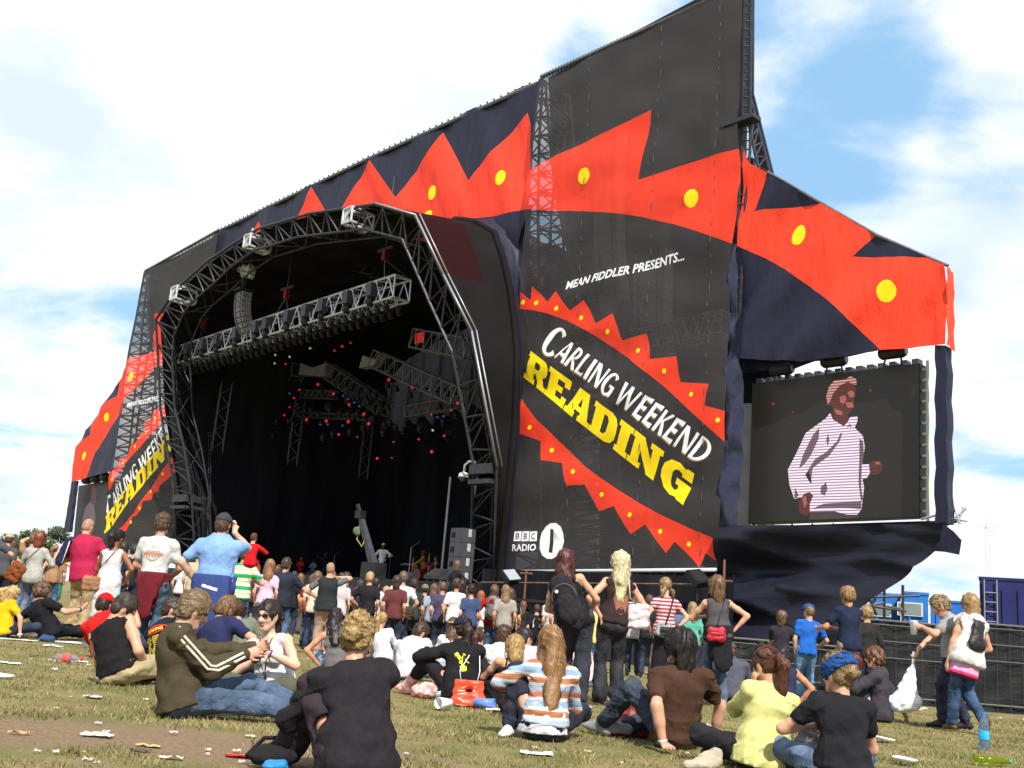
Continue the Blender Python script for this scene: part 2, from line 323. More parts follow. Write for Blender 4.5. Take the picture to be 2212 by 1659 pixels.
def main_banner(name, label, side):
    """the tall printed scrims left and right of the arch share one artwork"""
    v = 0; f = zC; root_px = (1335, 1240) if side > 0 else (300, 1180)
    outline = [W(*zB(*p)) for p in ((330, 470), (900, 198), (1340, 0))]+[W(1606, -36), W(*zB(1567, 100)), W(*zB(1550, 540)), W(*zB(1538, 740)), W(*zB(1545, 900)), W(*zB(1556, 1000)), W(*zB(1535, 1300)), W(*zB(1512, 1500)), W(*f(1217, 30)), W(*f(1195, 640)), W(*f(1165, 1250)), W(*f(1150, 1585)), W(*f(60, 1592)), W(*f(85, 1250)), W(*f(118, 800)), W(*f(140, 430)), W(*f(163, 195)), W(*zB(232, 1290)), W(*zB(265, 985))]
    P = []
    red = [(150, 1060), (262, 1040), (345, 985), (385, 970), (700, 822), (1010, 675), (935, 1105), (1180, 1020), (1420, 940), (1620, 895), (1640, 1560), (1505, 1495), (1350, 1440), (1150, 1375), (950, 1330), (700, 1300), (450, 1288), (150, 1285)]
    P.append((1, [W(*zB(*p)) for p in red]))
    for x, y, rx, ry in ((598, 1080, 35, 47), (1253, 1215, 42, 53)): P.append((2, dotpx(zB, v, x, y, rx, ry)))
    up = [(100, 215), (165, 195), (210, 235), (225, 168), (300, 245), (340, 190), (415, 290), (485, 238), (545, 355), (632, 305), (672, 437), (795, 403), (818, 533), (948, 517), (958, 643), (1108, 655), (1085, 762), (1260, 810), (1260, 1010), (1183, 943), (1100, 865), (1000, 775), (900, 685), (800, 600), (700, 525), (600, 455), (500, 390), (400, 340), (300, 303), (220, 285), (100, 272)]
    lo = [(60, 560), (130, 660), (165, 720), (250, 830), (350, 930), (450, 1030), (550, 1110), (650, 1180), (750, 1240), (850, 1295), (950, 1345), (1050, 1390), (1160, 1435), (1230, 1462), (1230, 1590), (1157, 1545), (1078, 1495), (1058, 1568), (932, 1438), (890, 1495), (790, 1355), (720, 1402), (635, 1262), (557, 1288), (492, 1155), (403, 1162), (375, 1047), (268, 1032), (265, 937), (152, 897), (163, 823), (60, 770)]
    P.append((1, [W(*f(*p)) for p in up])); P.append((1, [W(*f(*p)) for p in lo]))
    for d in ((172, 245), (243, 250), (350, 280), (468, 325), (603, 395), (746, 486), (885, 591), (1018, 706), (1155, 836), (138, 757), (217, 872), (320, 983), (436, 1092), (573, 1205), (720, 1307), (863, 1388), (1000, 1450), (1145, 1495)):
        P.append((2, dotpx(f, v, *d, 10, 12)))
    O = W(*zE(150, 335)); X = W(*zE(1510, 1345)); Uq = W(*zE(150+95, 335-150)); fn = affine(O, X, Uq)
    P += flare_text('CARLING WEEKEND', lambda x, y: (fn(x, y)[0]-.035, fn(x, y)[1]-.04), 4); P += flare_text('CARLING WEEKEND', fn, 3)
    O = W(*zE(-5, 590)); X = W(*zE(1350, 1668)); Uq = W(*zE(-5+75, 590-218)); fn = affine(O, X, Uq); P += slab_text('READING', fn, 2, 0)
    O = W(*f(392, 186)); X = W(*f(980, 38)); Uq = W(*f(400, 142)); P += font_text('MEAN FIDDLER PRESENTS...', affine(O, X, Uq), 3)
    for i, (a, b, ch) in enumerate(((135, 169, 'B'), (173, 207, 'B'), (211, 246, 'C'))):
        P.append((3, [W(*f(*p)) for p in ((a, 1437), (b, 1435), (b, 1386), (a, 1388))]))
        P += font_text(ch, affine(W(*f(a+8, 1429)), W(*f(b-8, 1428)), W(*f(a+8, 1396))), 0)
    P += font_text('RADIO', affine(W(*f(130, 1487)), W(*f(244, 1485)), W(*f(131, 1452))), 3)
    P.append((3, dotpx(f, v, 321, 1435, 62, 92)))
    P.append((0, [W(*f(*p)) for p in ((309, 1493), (328, 1496), (331, 1378), (313, 1374))]))
    du = 0
    if side < 0:          # the far scrim: mirrored layout, the lettering rises to the right
        f = zL; q = lambda L_: [W(*f(*p)) for p in L_]
        outline = [W(*p) for p in ((313, 585), (404, 541))]+[(-21.0, 23.2), (-21.0, 2.4)]+[W(226, 1190)]+q(((245, 1530), (265, 1370), (290, 1200), (330, 960), (375, 690), (385, 560), (400, 490), (440, 320)))
        P = [(1, q(((320, 720), (385, 562), (522, 520), (528, 322), (575, 322), (590, 590), (535, 598), (440, 700), (370, 775), (320, 860)))), (2, dotpx(f, v, 410, 655, 12, 25)),
             (1, q(((270, 1260), (285, 1175), (345, 1120), (350, 1080), (385, 1075), (395, 1020), (430, 990), (440, 960), (470, 930), (475, 885), (510, 890), (525, 830), (556, 810), (600, 800), (580, 880), (540, 925), (470, 1000), (400, 1080), (340, 1160), (300, 1240)))),
             (1, q(((335, 1460), (420, 1370), (500, 1260), (560, 1160), (605, 1085), (660, 1030), (660, 1130), (590, 1200), (560, 1230), (555, 1260), (530, 1265), (520, 1300), (475, 1310), (465, 1350), (430, 1385), (410, 1390), (400, 1420), (375, 1465))))]
        for d in ((533, 873), (477, 943), (420, 1020), (365, 1108), (310, 1195), (572, 1165), (515, 1258), (455, 1345), (402, 1418)): P.append((2, dotpx(f, v, *d, 5, 9)))
        P += flare_text('CARLING WEEKEND', affine(W(*f(272, 1392)), W(*f(655, 905)), W(*f(262, 1325))), 3); P += slab_text('READING', affine(W(*f(266, 1480)), W(*f(643, 1002)), W(*f(266, 1386))), 2, 0)
        P += font_text('MEAN FIDDLER PRESENTS...', affine(W(*f(390, 816)), W(*f(612, 766)), W(*f(392, 790))), 3)
        for i_, ch in enumerate('BBC'):
            x_ = 443+15*i_; P.append((3, q(((x_, 1552), (x_+13, 1552), (x_+13, 1527), (x_, 1527))))); P += font_text(ch, affine(W(*f(x_+3, 1549)), W(*f(x_+10, 1549)), W(*f(x_+3, 1531))), 0)
        P += font_text('RADIO', affine(W(*f(437, 1588)), W(*f(487, 1586)), W(*f(437, 1563))), 3); P.append((3, dotpx(f, v, 520, 1560, 22, 36))); P.append((0, q(((517, 1582), (524, 1582), (524, 1538), (517, 1538)))))
    cu = np.mean([p[0] for p in outline])
    t = thing(name, label, 'banner', st(cu, v, 2.4))
    w1_ = wrink(3+side, .16, 3.2, 1.3)
    def wr(u, w): return w1_(u, w)+.10*mnoise.noise(Vector((u*.25, w*1.1-u*.3, 4.)))*(1 if side > 0 else .5)
    o = sheet('printed_mesh', outline, v, P, BANM, t, wr, .5)
    # hem tube, top rail with lashings
    mb = MB(); a = W(*f(58, 1590)) if side > 0 else (-31, 2.6); b = W(*f(1152, 1581)) if side > 0 else (-21, 2.6)
    mb.tube(st(a[0], -.12, a[1]), st(b[0], -.12, b[1]), .07); mb.build('hem_tube', mat('pale vinyl', (.5, .5, .52), .5), t, smooth=True)
    mb = MB(); lash = MB(); a = outline[0]; b = W(1606, -36) if side > 0 else outline[2]
    mb.tube(st(a[0], .0, a[1]-.02), st(b[0], .0, b[1]-.02), .06)
    n = 60
    for i in range(n):
        k = i/n; p = st(a[0]+(b[0]-a[0])*k, .05, a[1]+(b[1]-a[1])*k); lash.box(p-EW*.0, (.10, .03, .26), (EU, EV, EW))
    mb.build('top_rail', M_steel, t); lash.build('lashings', M_blk, t, kind='stuff')
    if side > 0:
        mb = MB()
        for (x0, y0), (x1, y1) in ((zB(640, 350), zC(385, 1580)), (zB(1075, 180), zC(735, 1580)), (zB(1440, 60), zC(1055, 1580))):
            p0 = W(x0, y0); p1 = W(x1, y1); n = 34
            for i in range(n):
                k = i/n; u_ = p0[0]+(p1[0]-p0[0])*k; w_ = p0[1]+(p1[1]-p0[1])*k; mb.box(st(u_, wr(u_, w_)-.03, w_), (.02, .015, .12+.14*((i*7) % 3 == 0)), (EU, EV, EW))
        mb.build('seam_lacing', mat('pale lacing', S((92, 88, 88)), .6), t, kind='stuff')
    return t, outline
main_banner('banner', 'tall right-hand scrim printed CARLING WEEKEND READING beside the big open screen', 1)
main_banner('banner', 'tall far scrim behind the arch, its READING print cut off by black trusses', -1)

# fascia above the arch
def fascia():
    f = zF; v = .35
    outline = [W(*p, v) for p in ((313, 590), (460, 515), (470, 500), (795, 342), (1120, 192), (1168, 174), (1158, 247), (1140, 452), (1110, 560))]+[W(*f(1240, 860), v), W(*f(700, 1000), v), W(*f(300, 1200), v)]
    P = [(3, [W(*f(*p), v) for p in ((0, 1050), (50, 1040), (398, 870), (385, 985), (385, 1300), (0, 1300))]),
         (1, [W(*f(*p), v) for p in ((635, 793), (600, 850), (665, 850))]), (1, [W(*f(*p), v) for p in ((918, 620), (830, 790), (1000, 770))]),
         (1, [W(*f(*p), v) for p in ((1040, 780), (1068, 720), (1213, 478), (1350, 672), (1587, 335), (1717, 582), (2030, 235), (2046, 300), (2040, 510), (2005, 735), (1850, 770), (1750, 778), (1650, 768), (1600, 800), (1500, 900), (1240, 850))])]
    for d in ((1532, 645, 22, 35), (1895, 573, 24, 37), (1508, 753, 20, 18)): P.append((2, dotpx(f, v, *d)))
    t = thing('fascia_banner', 'long navy fascia with red flame points and yellow dots above the arch', 'banner', st(-11, v, 18))
    def d(u, w):  # sail folds running down from the top rail to the right
        return .20*mnoise.noise(Vector((u*.55+w*.30, (w-u*.25)*.13, 2.)))+.075*mnoise.noise(Vector((u*1.3+w*.7, w*.2, 5.)))
    sheet('printed_fabric', outline, v, P, WINGM, t, d, .38)
    mb = MB(); lash = MB(); ed = [W(313, 588, v), W(460, 513, v), W(470, 498, v), W(795, 340, v), W(1160, 176, v)]
    for a, b in zip(ed[:-1], ed[1:]):
        mb.tube(st(a[0], v, a[1]-.10), st(b[0], v, b[1]-.10), .10); n = max(2, int(abs(b[0]-a[0])/.45))
        for i in range(n): k = i/n; lash.box(st(a[0]+(b[0]-a[0])*k, v, a[1]+(b[1]-a[1])*k-.02), (.08, .04, .26), (EU, EV, EW))
    mb.build('top_rail', M_steel, t); lash.build('lashings', M_blk, t, kind='stuff')
fascia()
def right_wing():
    v = .2; f = zD
    outline = [W(*p, v) for p in ((1606, 320), (1618, 352), (1655, 371), (1770, 437), (1890, 507), (2010, 560), (2045, 575))]+[W(*f(*p), v) for p in ((960, 175), (962, 490), (830, 497), (690, 507), (560, 525), (370, 560), (240, 552), (108, 545), (98, 300), (103, 80))]+[W(1593, 470, v), W(1603, 400, v)]
    P = [(1, [W(*p, v) for p in ((1560, 470), (1580, 300), (1655, 360), (2060, 540))]+[W(*f(*p), v) for p in ((1000, 100), (1000, 540), (700, 540), (680, 505), (600, 430), (540, 365), (480, 310), (400, 250), (300, 180), (200, 125), (115, 90), (85, 75), (0, 48))]),
         (0, [W(*p, v) for p in ((1655, 366), (1628, 456), (1790, 434), (1770, 425))]), (0, [W(*p, v) for p in ((1892, 500), (1840, 553), (2010, 556), (2000, 545))])]
    P += [(2, dotpx(f, v, 348, 36, 33, 42)), (2, dotpx(f, v, 712, 268, 39, 44))]
    t = thing('wing_banner', 'near red and navy wing fabric with two yellow dots above the big screen', 'banner', st(21.8, v, 9))
    def d(u, w): return .30*mnoise.noise(Vector((u*.5-w*.45, (u+w)*.14, 7.)))+.15*mnoise.noise(Vector((u*1.3-w*1.1, (u+w)*.25, 3.)))+.05*mnoise.noise(Vector((u*3-w*2.4, (u+w)*.5, 9.)))
    sheet('printed_fabric', outline, v, P, WINGM, t, d, .24)
    # end wrap: the fabric turns round the end of the wing
    a = W(*f(960, 172), v); b = W(*f(962, 492), v); mb = MB(); n = 9; vs = []
    for i in range(n):
        k = i/(n-1); w = a[1]+(b[1]-a[1])*k; u = a[0]+(b[0]-a[0])*k
        for j, (du, dv) in enumerate(((0, 0), (.05, .02), (.09, .08), (.10, .2), (.06, .34))): vs.append(st(u+du, v+dv+.05*math.sin(i*2.1+j), w-.12*(j > 1)))
    mb.add(vs, [(i*5+j, i*5+j+1, (i+1)*5+j+1, (i+1)*5+j) for i in range(n-1) for j in range(4)]); mb.build('end_wrap', M_redfab, t, smooth=True)
    # under-side hem hanging below, dark valance
    pts = [W(*f(*p), v+.5) for p in ((112, 520), (240, 530), (400, 520), (560, 500), (690, 490), (640, 520), (500, 548), (420, 556), (330, 592), (240, 590), (120, 604))]
    sheet('valance', pts, v+.5, [], [M_navyfab], t, wrink(5, .12, 1, 1), .5)
    mb = MB(); lash = MB(); ed = [W(*p, v) for p in ((1655, 369), (1890, 505), (2012, 558), (2045, 572))]
    for p, q in zip(ed[:-1], ed[1:]): mb.tube(st(p[0], v+.1, p[1]), st(q[0], v+.1, q[1]), .05)
    mb.build('top_rail', M_steel, t)
right_wing()
def left_wing():
    v = .2; f = zL
    outline = [W(*f(*p), v) for p in ((388, 590), (330, 690), (190, 905), (112, 1030), (100, 1120), (92, 1206), (165, 1188), (230, 1170), (300, 1150), (332, 1000), (370, 760))]
    P = [(1, [W(*f(*p), v) for p in ((410, 560), (330, 660), (60, 1030), (60, 1240), (160, 1215), (215, 1050), (300, 920), (345, 850), (420, 760))]),
         (0, [W(*f(*p), v) for p in ((340, 665), (262, 790), (330, 755))]), (0, [W(*f(*p), v) for p in ((196, 890), (135, 990), (195, 962))])]
    P += [(2, dotpx(f, v, 273, 865, 11, 22)), (2, dotpx(f, v, 155, 1070, 10, 23))]
    t = thing('wing_banner', 'far red wing fabric with yellow dots beyond the left scrim', 'banner', st(-34, v, 8))
    sheet('printed_fabric', outline, v, P, WINGM, t, wrink(11, .15, 1.2, 1.5), .7)
    u0, w0 = W(*f(300, 1060), v); pts = [W(*f(*p), v+.3) for p in ((215, 1050), (310, 990), (298, 1150), (170, 1190), (190, 1120))]
    sheet('pleated_curtain', pts, v+.3, [], [M_greyfab], t, lambda u, w: .18*math.sin(u*5), .3)
left_wing()
def drape(name, label, px, v, mats, disp, grid=.4, cat='drape', f=zD, part='fabric', extra=None):
    pts = [W(*f(*p), v) for p in px]; cu = np.mean([p[0] for p in pts]); cw = min(p[1] for p in pts)
    t = thing(name, label, cat, st(cu, v, cw)); sheet(part, pts, v, extra or [], mats, t, disp, grid); return t
def skirt_fold(u, w):
    k = (25-u)*.12; return .62*mnoise.noise(Vector((u*.16, (w+u*.18*k)*.85, 1.)))+.26*mnoise.noise(Vector((u*.25, (w+u*.14)*1.7, 4.)))-.16*(1-abs(math.sin(2.9*w+.42*u+1.8*mnoise.noise(Vector((u*.3, w*.5, 6.))))))**3*(.4+.6*sm(17, 20, u))
sk = drape('skirt_drape', 'navy drape hanging in folds under the big screen, cut off diagonally', [(36, 1238), (300, 1232), (620, 1226), (960, 1216), (956, 1300), (900, 1332), (800, 1418), (700, 1500), (640, 1545), (600, 1580), (598, 1800), (30, 1800), (22, 1500)], .1, [fab('navy drape', S((24, 25, 38)), b=.7, bs=.9, rough=.5, st_=(.22, .22, 1.3), bd=.16)], skirt_fold, .14)
flap = [W(*zD(*p), .1) for p in ((956, 1222), (1000, 1255), (1032, 1290), (1020, 1350), (960, 1338), (895, 1333), (940, 1300))]
sheet('flap', flap, -.05, [], [M_navyfab], sk, wrink(8, .15, .6, .6), .25)
drape('side_drape', 'narrow navy drape strip laced between the scrim and the big screen', [(78, 70), (105, 80), (103, 300), (110, 540), (128, 600), (128, 760), (118, 1000), (104, 1240), (30, 1240), (40, 1000), (55, 700), (70, 400)], .05, [mat('navy vinyl', S((34, 36, 60)), .3, var=.2, vscale=2, bump=.6, bscale=1.5, spec=.5, bdist=.1)], wrink(12, .25, .4, 1.0), .3)
def column(name, label, p0, p1, q0, q1, v, dep):
    a = W(*p0, v); b = W(*p1, v); c = W(*q0, v); d = W(*q1, v)
    t = thing(name, label, 'column', st((c[0]+d[0])/2, v, c[1])); n = 14; vs = []
    for i in range(n):
        k = i/(n-1); u0 = c[0]+(a[0]-c[0])*k; u1 = d[0]+(b[0]-d[0])*k; w0 = c[1]+(a[1]-c[1])*k; w1 = d[1]+(b[1]-d[1])*k; s = .03*math.sin(i*1.9)
        vs += [st(u0-s, v+dep, w0), st(u0+s, v, w0), st(u1+s, v+.02, w1), st(u1+s, v+dep, w1)]
    mb = MB(); mb.add(vs, [(i*4+j, i*4+(j+1) % 4, (i+1)*4+(j+1) % 4, (i+1)*4+j) for i in range(n-1) for j in range(4)]+[(0, 1, 2, 3), (4*n-1, 4*n-2, 4*n-3, 4*n-4)])
    mb.build('wrap', M_navyfab, t, smooth=False); return t
column('wrapped_column', 'navy wrapped column holding the outer end of the big screen', zD(913, 490), zD(956, 490), zD(910, 1222), zD(962, 1218), .15, .42)
column('wrapped_column', 'far navy wrapped column at the outer end of the left screen', zL(92, 1205), zL(112, 1200), zL(50, 1470), zL(78, 1470), .15, .25)
# ------------------------------------------------------------------ stage structure
TILT = .27
def WT(x, y, off=0):   # pixel -> tilted plane of the arch (top leans forward)
    r = pray(x, y); n = EV+EW*TILT; t = ((SO+EV*(.8+off)-CAMP)@n)/(r@n); return CAMP+r*t
def zI(x, y): return 934.6+x*.2993, 1207.3+y*.2993
def stuv(P): d = V3(P)-SO; return d@EU, d@EV, P[2]
def lattice(mb, A, B, n, r, cross=False):
    """zigzag between two polylines of equal length"""
    def at(L, k):
        k = min(max(k, 0), 1)*(len(L)-1); i = min(int(k), len(L)-2); return V3(L[i])*(1-(k-i))+V3(L[i+1])*(k-i)
    for i in range(n):
        a = at(A, i/n); b = at(B, (i+.5)/n); c = at(A, (i+1)/n); mb.tube(a, b, r, 4, cap=False); mb.tube(b, c, r, 4, cap=False)
        if cross: mb.tube(a, at(B, i/n), r, 4, cap=False)
def resample(L, n):
    L = [V3(p) for p in L]; d = [0]
    for a, b in zip(L[:-1], L[1:]): d.append(d[-1]+np.linalg.norm(b-a))
    out = []
    for i in range(n):
        s = d[-1]*i/(n-1); k = max(j for j in range(len(L)-1) if d[j] <= s+1e-9); t = (s-d[k])/(d[k+1]-d[k]+1e-9); out.append(L[k]*(1-t)+L[k+1]*t)
    return out
# arch
AO = [(120, 1659), (120, 1560), (112, 1300), (100, 1190), (75, 1060), (50, 900), (38, 640), (30, 520), (75, 450), (110, 395), (250, 270), (370, 190), (470, 130), (690, 65), (970, 25), (1140, 75), (1260, 330), (1380, 570), (1490, 1150), (1484, 1400), (1478, 1690)]
AI = [(205, 1659), (200, 1560), (185, 1300), (178, 1230), (150, 1060), (112, 900), (100, 690), (108, 590), (150, 490), (190, 440), (270, 372), (350, 295), (450, 225), (640, 165), (920, 132), (1085, 175), (1200, 440), (1300, 660), (1390, 1140), (1382, 1400), (1372, 1690)]
AOw = [WT(*zA(*p)) for p in AO]; AIw = [WT(*zA(*p)) for p in AI]
def arch():
    t = thing('stage_arch', 'huge black faceted truss arch framing the stage opening', 'arch', AOw[-1]*[1, 1, 0])
    back = EV*1.1
    def chord(pts, r, m=M_dksteel, nm='chord'): mb = MB(); mb.path(pts, r, 7); mb.build(nm, m, t)
    chord(AOw, .075); chord(AIw, .065); chord([p+back for p in AOw], .05); chord([p+back for p in AIw], .05)
    mb = MB()
    lattice(mb, resample(AOw, 60), resample(AIw, 60), 40, .042, True); lattice(mb, resample([p+back for p in AOw], 60), resample([p+back for p in AIw], 60), 20, .025)
    lattice(mb, resample(AOw, 60), resample([p+back for p in AOw], 60), 14, .022); lattice(mb, resample(AIw, 60), resample([p+back for p in AIw], 60), 16, .022)
    mb.build('bracing', M_dksteel, t, kind='stuff')
    mb = MB(); rail = [p+EU*.10-EV*.06 for p in AOw[14:19]]; mb.path(rail, .045, 8); rail2 = [p+EU*.33-EV*.02 for p in AOw[15:19]]; mb.path(rail2, .03, 8); mb.build('edge_rail', mat('dull aluminium', S((150, 152, 156)), .4, metal=.4), t, smooth=True)
    for P in (AOw, AIw):     # knuckle plates at the corners
        pass
    # hinge blocks on both legs
    for (x, y) in ((1432, 1160), (142, 1285)):
        c = WT(*zA(x, y)); mb = MB(); mb.box(c+EV*.4, (1.25 if x > 500 else 1.7, 1.2, .4), (EU, EV, EW)); mb.box(c+EV*.4-EW*.5, (1.25 if x > 500 else 1.7, 1.2, .18), (EU, EV, EW)); mb.build('hinge_block', M_dksteel, t)
    for (x, y, s) in ((870, 80, .55), (440, 187, .5), (125, 410, .6)):     # bright end cages of the depth trusses
        c = WT(*zA(x, y)); mb = MB(); a = s*.62
        P = [c+EU*i*a+EW*j*a-EV*.25+EV*k*1.2 for k in (0, 1) for i in (-1, 1) for j in (-1, 1)]
        for i, j in ((0, 1), (0, 2), (1, 3), (2, 3), (4, 5), (4, 6), (5, 7), (6, 7), (0, 4), (1, 5), (2, 6), (3, 7), (0, 3), (0, 6), (1, 7)): mb.tube(P[i], P[j], .055, 6)
        mb.build('end_cage', M_alu, t); mb = MB(); mb.box(c-EV*.2-EU*a*.4, (a*.9, .04, a*2), (EU, EV, EW)); mb.build('end_plate', M_alu, t)
    # side skin: glossy vinyl between the right leg and the scrim
    gl = mat('glossy black vinyl', S((22, 19, 20)), .8, bump=.35, bscale=.5, spec=.05, bdist=.12, var=.2, vscale=.3)
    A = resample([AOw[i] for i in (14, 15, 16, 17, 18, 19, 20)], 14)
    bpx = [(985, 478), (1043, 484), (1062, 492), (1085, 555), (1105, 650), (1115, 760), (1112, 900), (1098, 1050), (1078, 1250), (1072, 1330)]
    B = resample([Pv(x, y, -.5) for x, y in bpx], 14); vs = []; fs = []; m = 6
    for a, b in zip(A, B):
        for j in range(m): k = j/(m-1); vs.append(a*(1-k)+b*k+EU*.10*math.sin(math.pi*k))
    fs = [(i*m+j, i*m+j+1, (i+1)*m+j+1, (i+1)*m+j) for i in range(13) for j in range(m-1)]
    mi = [1 if q//(m-1) < 1 else 2 if q//(m-1) < 4 and q % (m-1) < 3 else 0 for q in range(len(fs))]  # upper faces: the red banner's reflection painted into the skin colour as maroon
    mk('side_skin', vs, fs, [gl, mat('maroon reflection tint', S((62, 15, 17)), .8, spec=.03), mat('dark maroon reflection tint', S((38, 17, 18)), .8, spec=.03)], t, smooth=True, midx=mi)
    mb = MB(); mb.sweep([b+EU*.05 for b in B], .15, 10); mb.build('skin_edge', gl, t, smooth=True)
    C2 = resample([Pv(x, y, .45) for x, y in ((1150, 440), (1146, 470), (1143, 550), (1140, 650), (1130, 760), (1122, 900), (1110, 1050), (1094, 1250), (1088, 1330))], 14); vs = []
    for b, c in zip(B, C2):
        for j in range(4): k = j/3; vs.append(b*(1-k)+c*k+EV*.5*math.sin(math.pi*k))
    mk('reveal_skin', vs, [(i*4+j, i*4+j+1, (i+1)*4+j+1, (i+1)*4+j) for i in range(13) for j in range(3)], M_navyfab, t, smooth=True)
    # roof and side skins going back
    vs = []; k = len(AOw)
    for p in AOw[1:-1]: vs += [p+EV*.25+EW*.05, p+EV*17.]
    mk('roof_skin', vs, [(2*i, 2*i+1, 2*i+3, 2*i+2) for i in range(len(vs)//2-1)], M_blkfab, t)
arch()
# house behind: back wall, deck
def house():
    t = thing('stage_house', 'black stage interior with dark back drapes', 'stage', st(-8, 4, 0))
    mb = MB(); mb.box(st(-7.5, 7.2, 1.0), (29, 16.4, 2.0), (EU, EV, EW)); mb.build('deck', M_blk, t)
    n = 60; vs = []
    for i in range(n+1):
        u = -22+30.5*i/n; d = 15+.22*math.sin(i*1.9)+.1*math.sin(i*5.3); vs += [st(u, d, 1.95), st(u, d, 21)]
    mk('back_drape', vs, [(2*i, 2*i+2, 2*i+3, 2*i+1) for i in range(n)], M_blkfab, t, smooth=True)
    vs = []
    for i in range(41):
        v = 1.2+14*i/40; d = -21.9+.12*math.sin(i*2.1); vs += [st(d, v, 1.95), st(d, v, 20)]
    mk('side_drape', vs, [(2*i, 2*i+2, 2*i+3, 2*i+1) for i in range(40)], M_blkfab, t, smooth=True)
    vs = []
    for i in range(41):
        v = 1.5+14*i/40; d = 8.4+.12*math.sin(i*2.1); vs += [st(d, v, 1.95), st(d, v, 20)]
    mk('side_drape', vs, [(2*i, 2*i+2, 2*i+3, 2*i+1) for i in range(40)], M_blkfab, t, smooth=True)
    # walkway beams along the far side wall and the columns that carry them
    for w, v0, v1, r in ((11.75, 1.2, 6.5, .10), (11.25, 1.2, 6.5, .13), (11.2, 7, 12.3, .12), (5.81, 1.2, 6.6, .10), (3.53, 1.5, 13.5, .11), (11.7, 7, 12.3, .07)):
        mb = MB(); mb.box(st(-20.8, (v0+v1)/2, w), (.2, v1-v0, r*2), (EU, EV, EW)); mb.build('walkway_beam', mat('beam grey', S((150, 150, 156)), .5), t)
    for v in (1.3, 6.6, 12.2):
        mb = MB(); P = [[st(-20.9+a, v+b, w) for w in (2, 15.5)] for a in (0, .7) for b in (0, .7)]
        for p in P: mb.tube(p[0], p[1], .06, 6)
        for i, j in ((0, 1), (1, 3), (3, 2), (2, 0)): lattice(mb, P[i], P[j], 12, .03)
        mb.build('column_truss', mat('column grey', S((96, 98, 104)), .5), t)
    # cable ladder: rope ladders hanging down the far side
    for x0, y0, x1, y1, v in ((192, 720, 205, 985, .5), (262, 1000, 256, 1480, .8), (228, 985, 185, 1250, .8)):
        a = Pv(*zA(x0, y0), v); b = Pv(*zA(x1, y1), v); mb = MB(); n = 24
        for k in (-.14, .14): mb.tube(a+EU*k, b+EU*k, .018, 4)
        for i in range(n): p = a+(b-a)*i/n; mb.tube(p-EU*.14, p+EU*.14, .022, 4)
        mb.build('rope_ladder', M_steel, t)
house()
# screens of black behind the scrims
def blackbox(px, v, d, label, m, name='backing_wall', cat='wall'):
    pts = [Pv(x, y, v) for x, y in px]; t = thing(name, label, cat, pts[0]*[1, 1, 0]); mb = MB(); mb.prism(pts, EV*d); mb.build('panel', m, t); return t
M_back = mat('black backing', S((22, 22, 24)), .9, var=.3, vscale=.4)
blackbox([(1184, 168), (1192, 330), (1210, 470), (1232, 560), (1262, 650), (1290, 700), (1290, 1345), (1575, 1345), (1578, 700), (1600, 330), (1612, -60)], 3.2, .4, 'black backing cloth seen dimly through the near scrim', M_back)
blackbox([(1128, 505), (1221, 543), (1262, 650), (1290, 700), (1290, 1345), (1098, 1345), (1118, 800)], 3.0, .15, 'grey house side wall showing through the near scrim behind the lattice tower', mat('grey pvc', S((150, 152, 156)), .6, var=.2, vscale=.3))
blackbox([zL(497, 130), zL(490, 370), zL(530, 525), zL(640, 525), zL(720, 100), zL(720, 0), zL(640, 25)], 2.0, .3, 'black backing cloth at the top of the far scrim', M_back)
blackbox([zL(300, 1330), zL(420, 985), zL(585, 960), zL(640, 1250), zL(660, 1560), zL(250, 1560)], 2.0, .3, 'black backing cloth behind the lower half of the far scrim', M_back)
def poly_tower(name, label, chords_px, v, dep, n, r=.07, m=M_dksteel, cat='truss tower', lo=True):
    ch = [[Pv(x, y, v) for x, y in c] for c in chords_px]; ch = [resample(c, 24) for c in ch]
    t = thing(name, label, cat, ch[0][-1]*[1, 1, 0]); allc = ch+[[p+EV*dep for p in c] for c in ch]
    for c in allc: mb = MB(); mb.path(c, r, 6); mb.build('chord', m, t)
    mb = MB(); k = len(ch)
    for i in range(k-1): lattice(mb, ch[i], ch[i+1], n, r*.6, True); lattice(mb, allc[k+i], allc[k+i+1], n, r*.55)
    for i in range(k): lattice(mb, ch[i], allc[k+i], n, r*.5)
    mb.build('bracing', m, t, kind='stuff'); return t
poly_tower('truss_tower', 'lattice tower showing dark through the near scrim left edge', [[(1166, 172), (1150, 300), (1136, 450), (1128, 700), (1112, 1000), (1100, 1345)], [(1172, 172), (1165, 300), (1162, 450), (1166, 700), (1168, 1000), (1168, 1345)], [(1178, 175), (1190, 330), (1206, 450), (1262, 690), (1330, 950), (1370, 1345)]], 1.2, 1.6, 26, .075)
poly_tower('truss_tower', 'far lattice tower showing through the far scrim beside the left screen', [[zL(475, 110), zL(435, 330), zL(395, 520), zL(350, 800), zL(325, 1000), zL(290, 1220), zL(255, 1540)], [zL(492, 130), zL(470, 330), zL(455, 520), zL(430, 700), zL(400, 1000), zL(370, 1250), zL(350, 1540)], [zL(492, 130), zL(500, 400), zL(530, 620), zL(538, 800), zL(545, 1000), zL(560, 1250), zL(560, 1540)]], 1.2, 1.4, 26, .08)
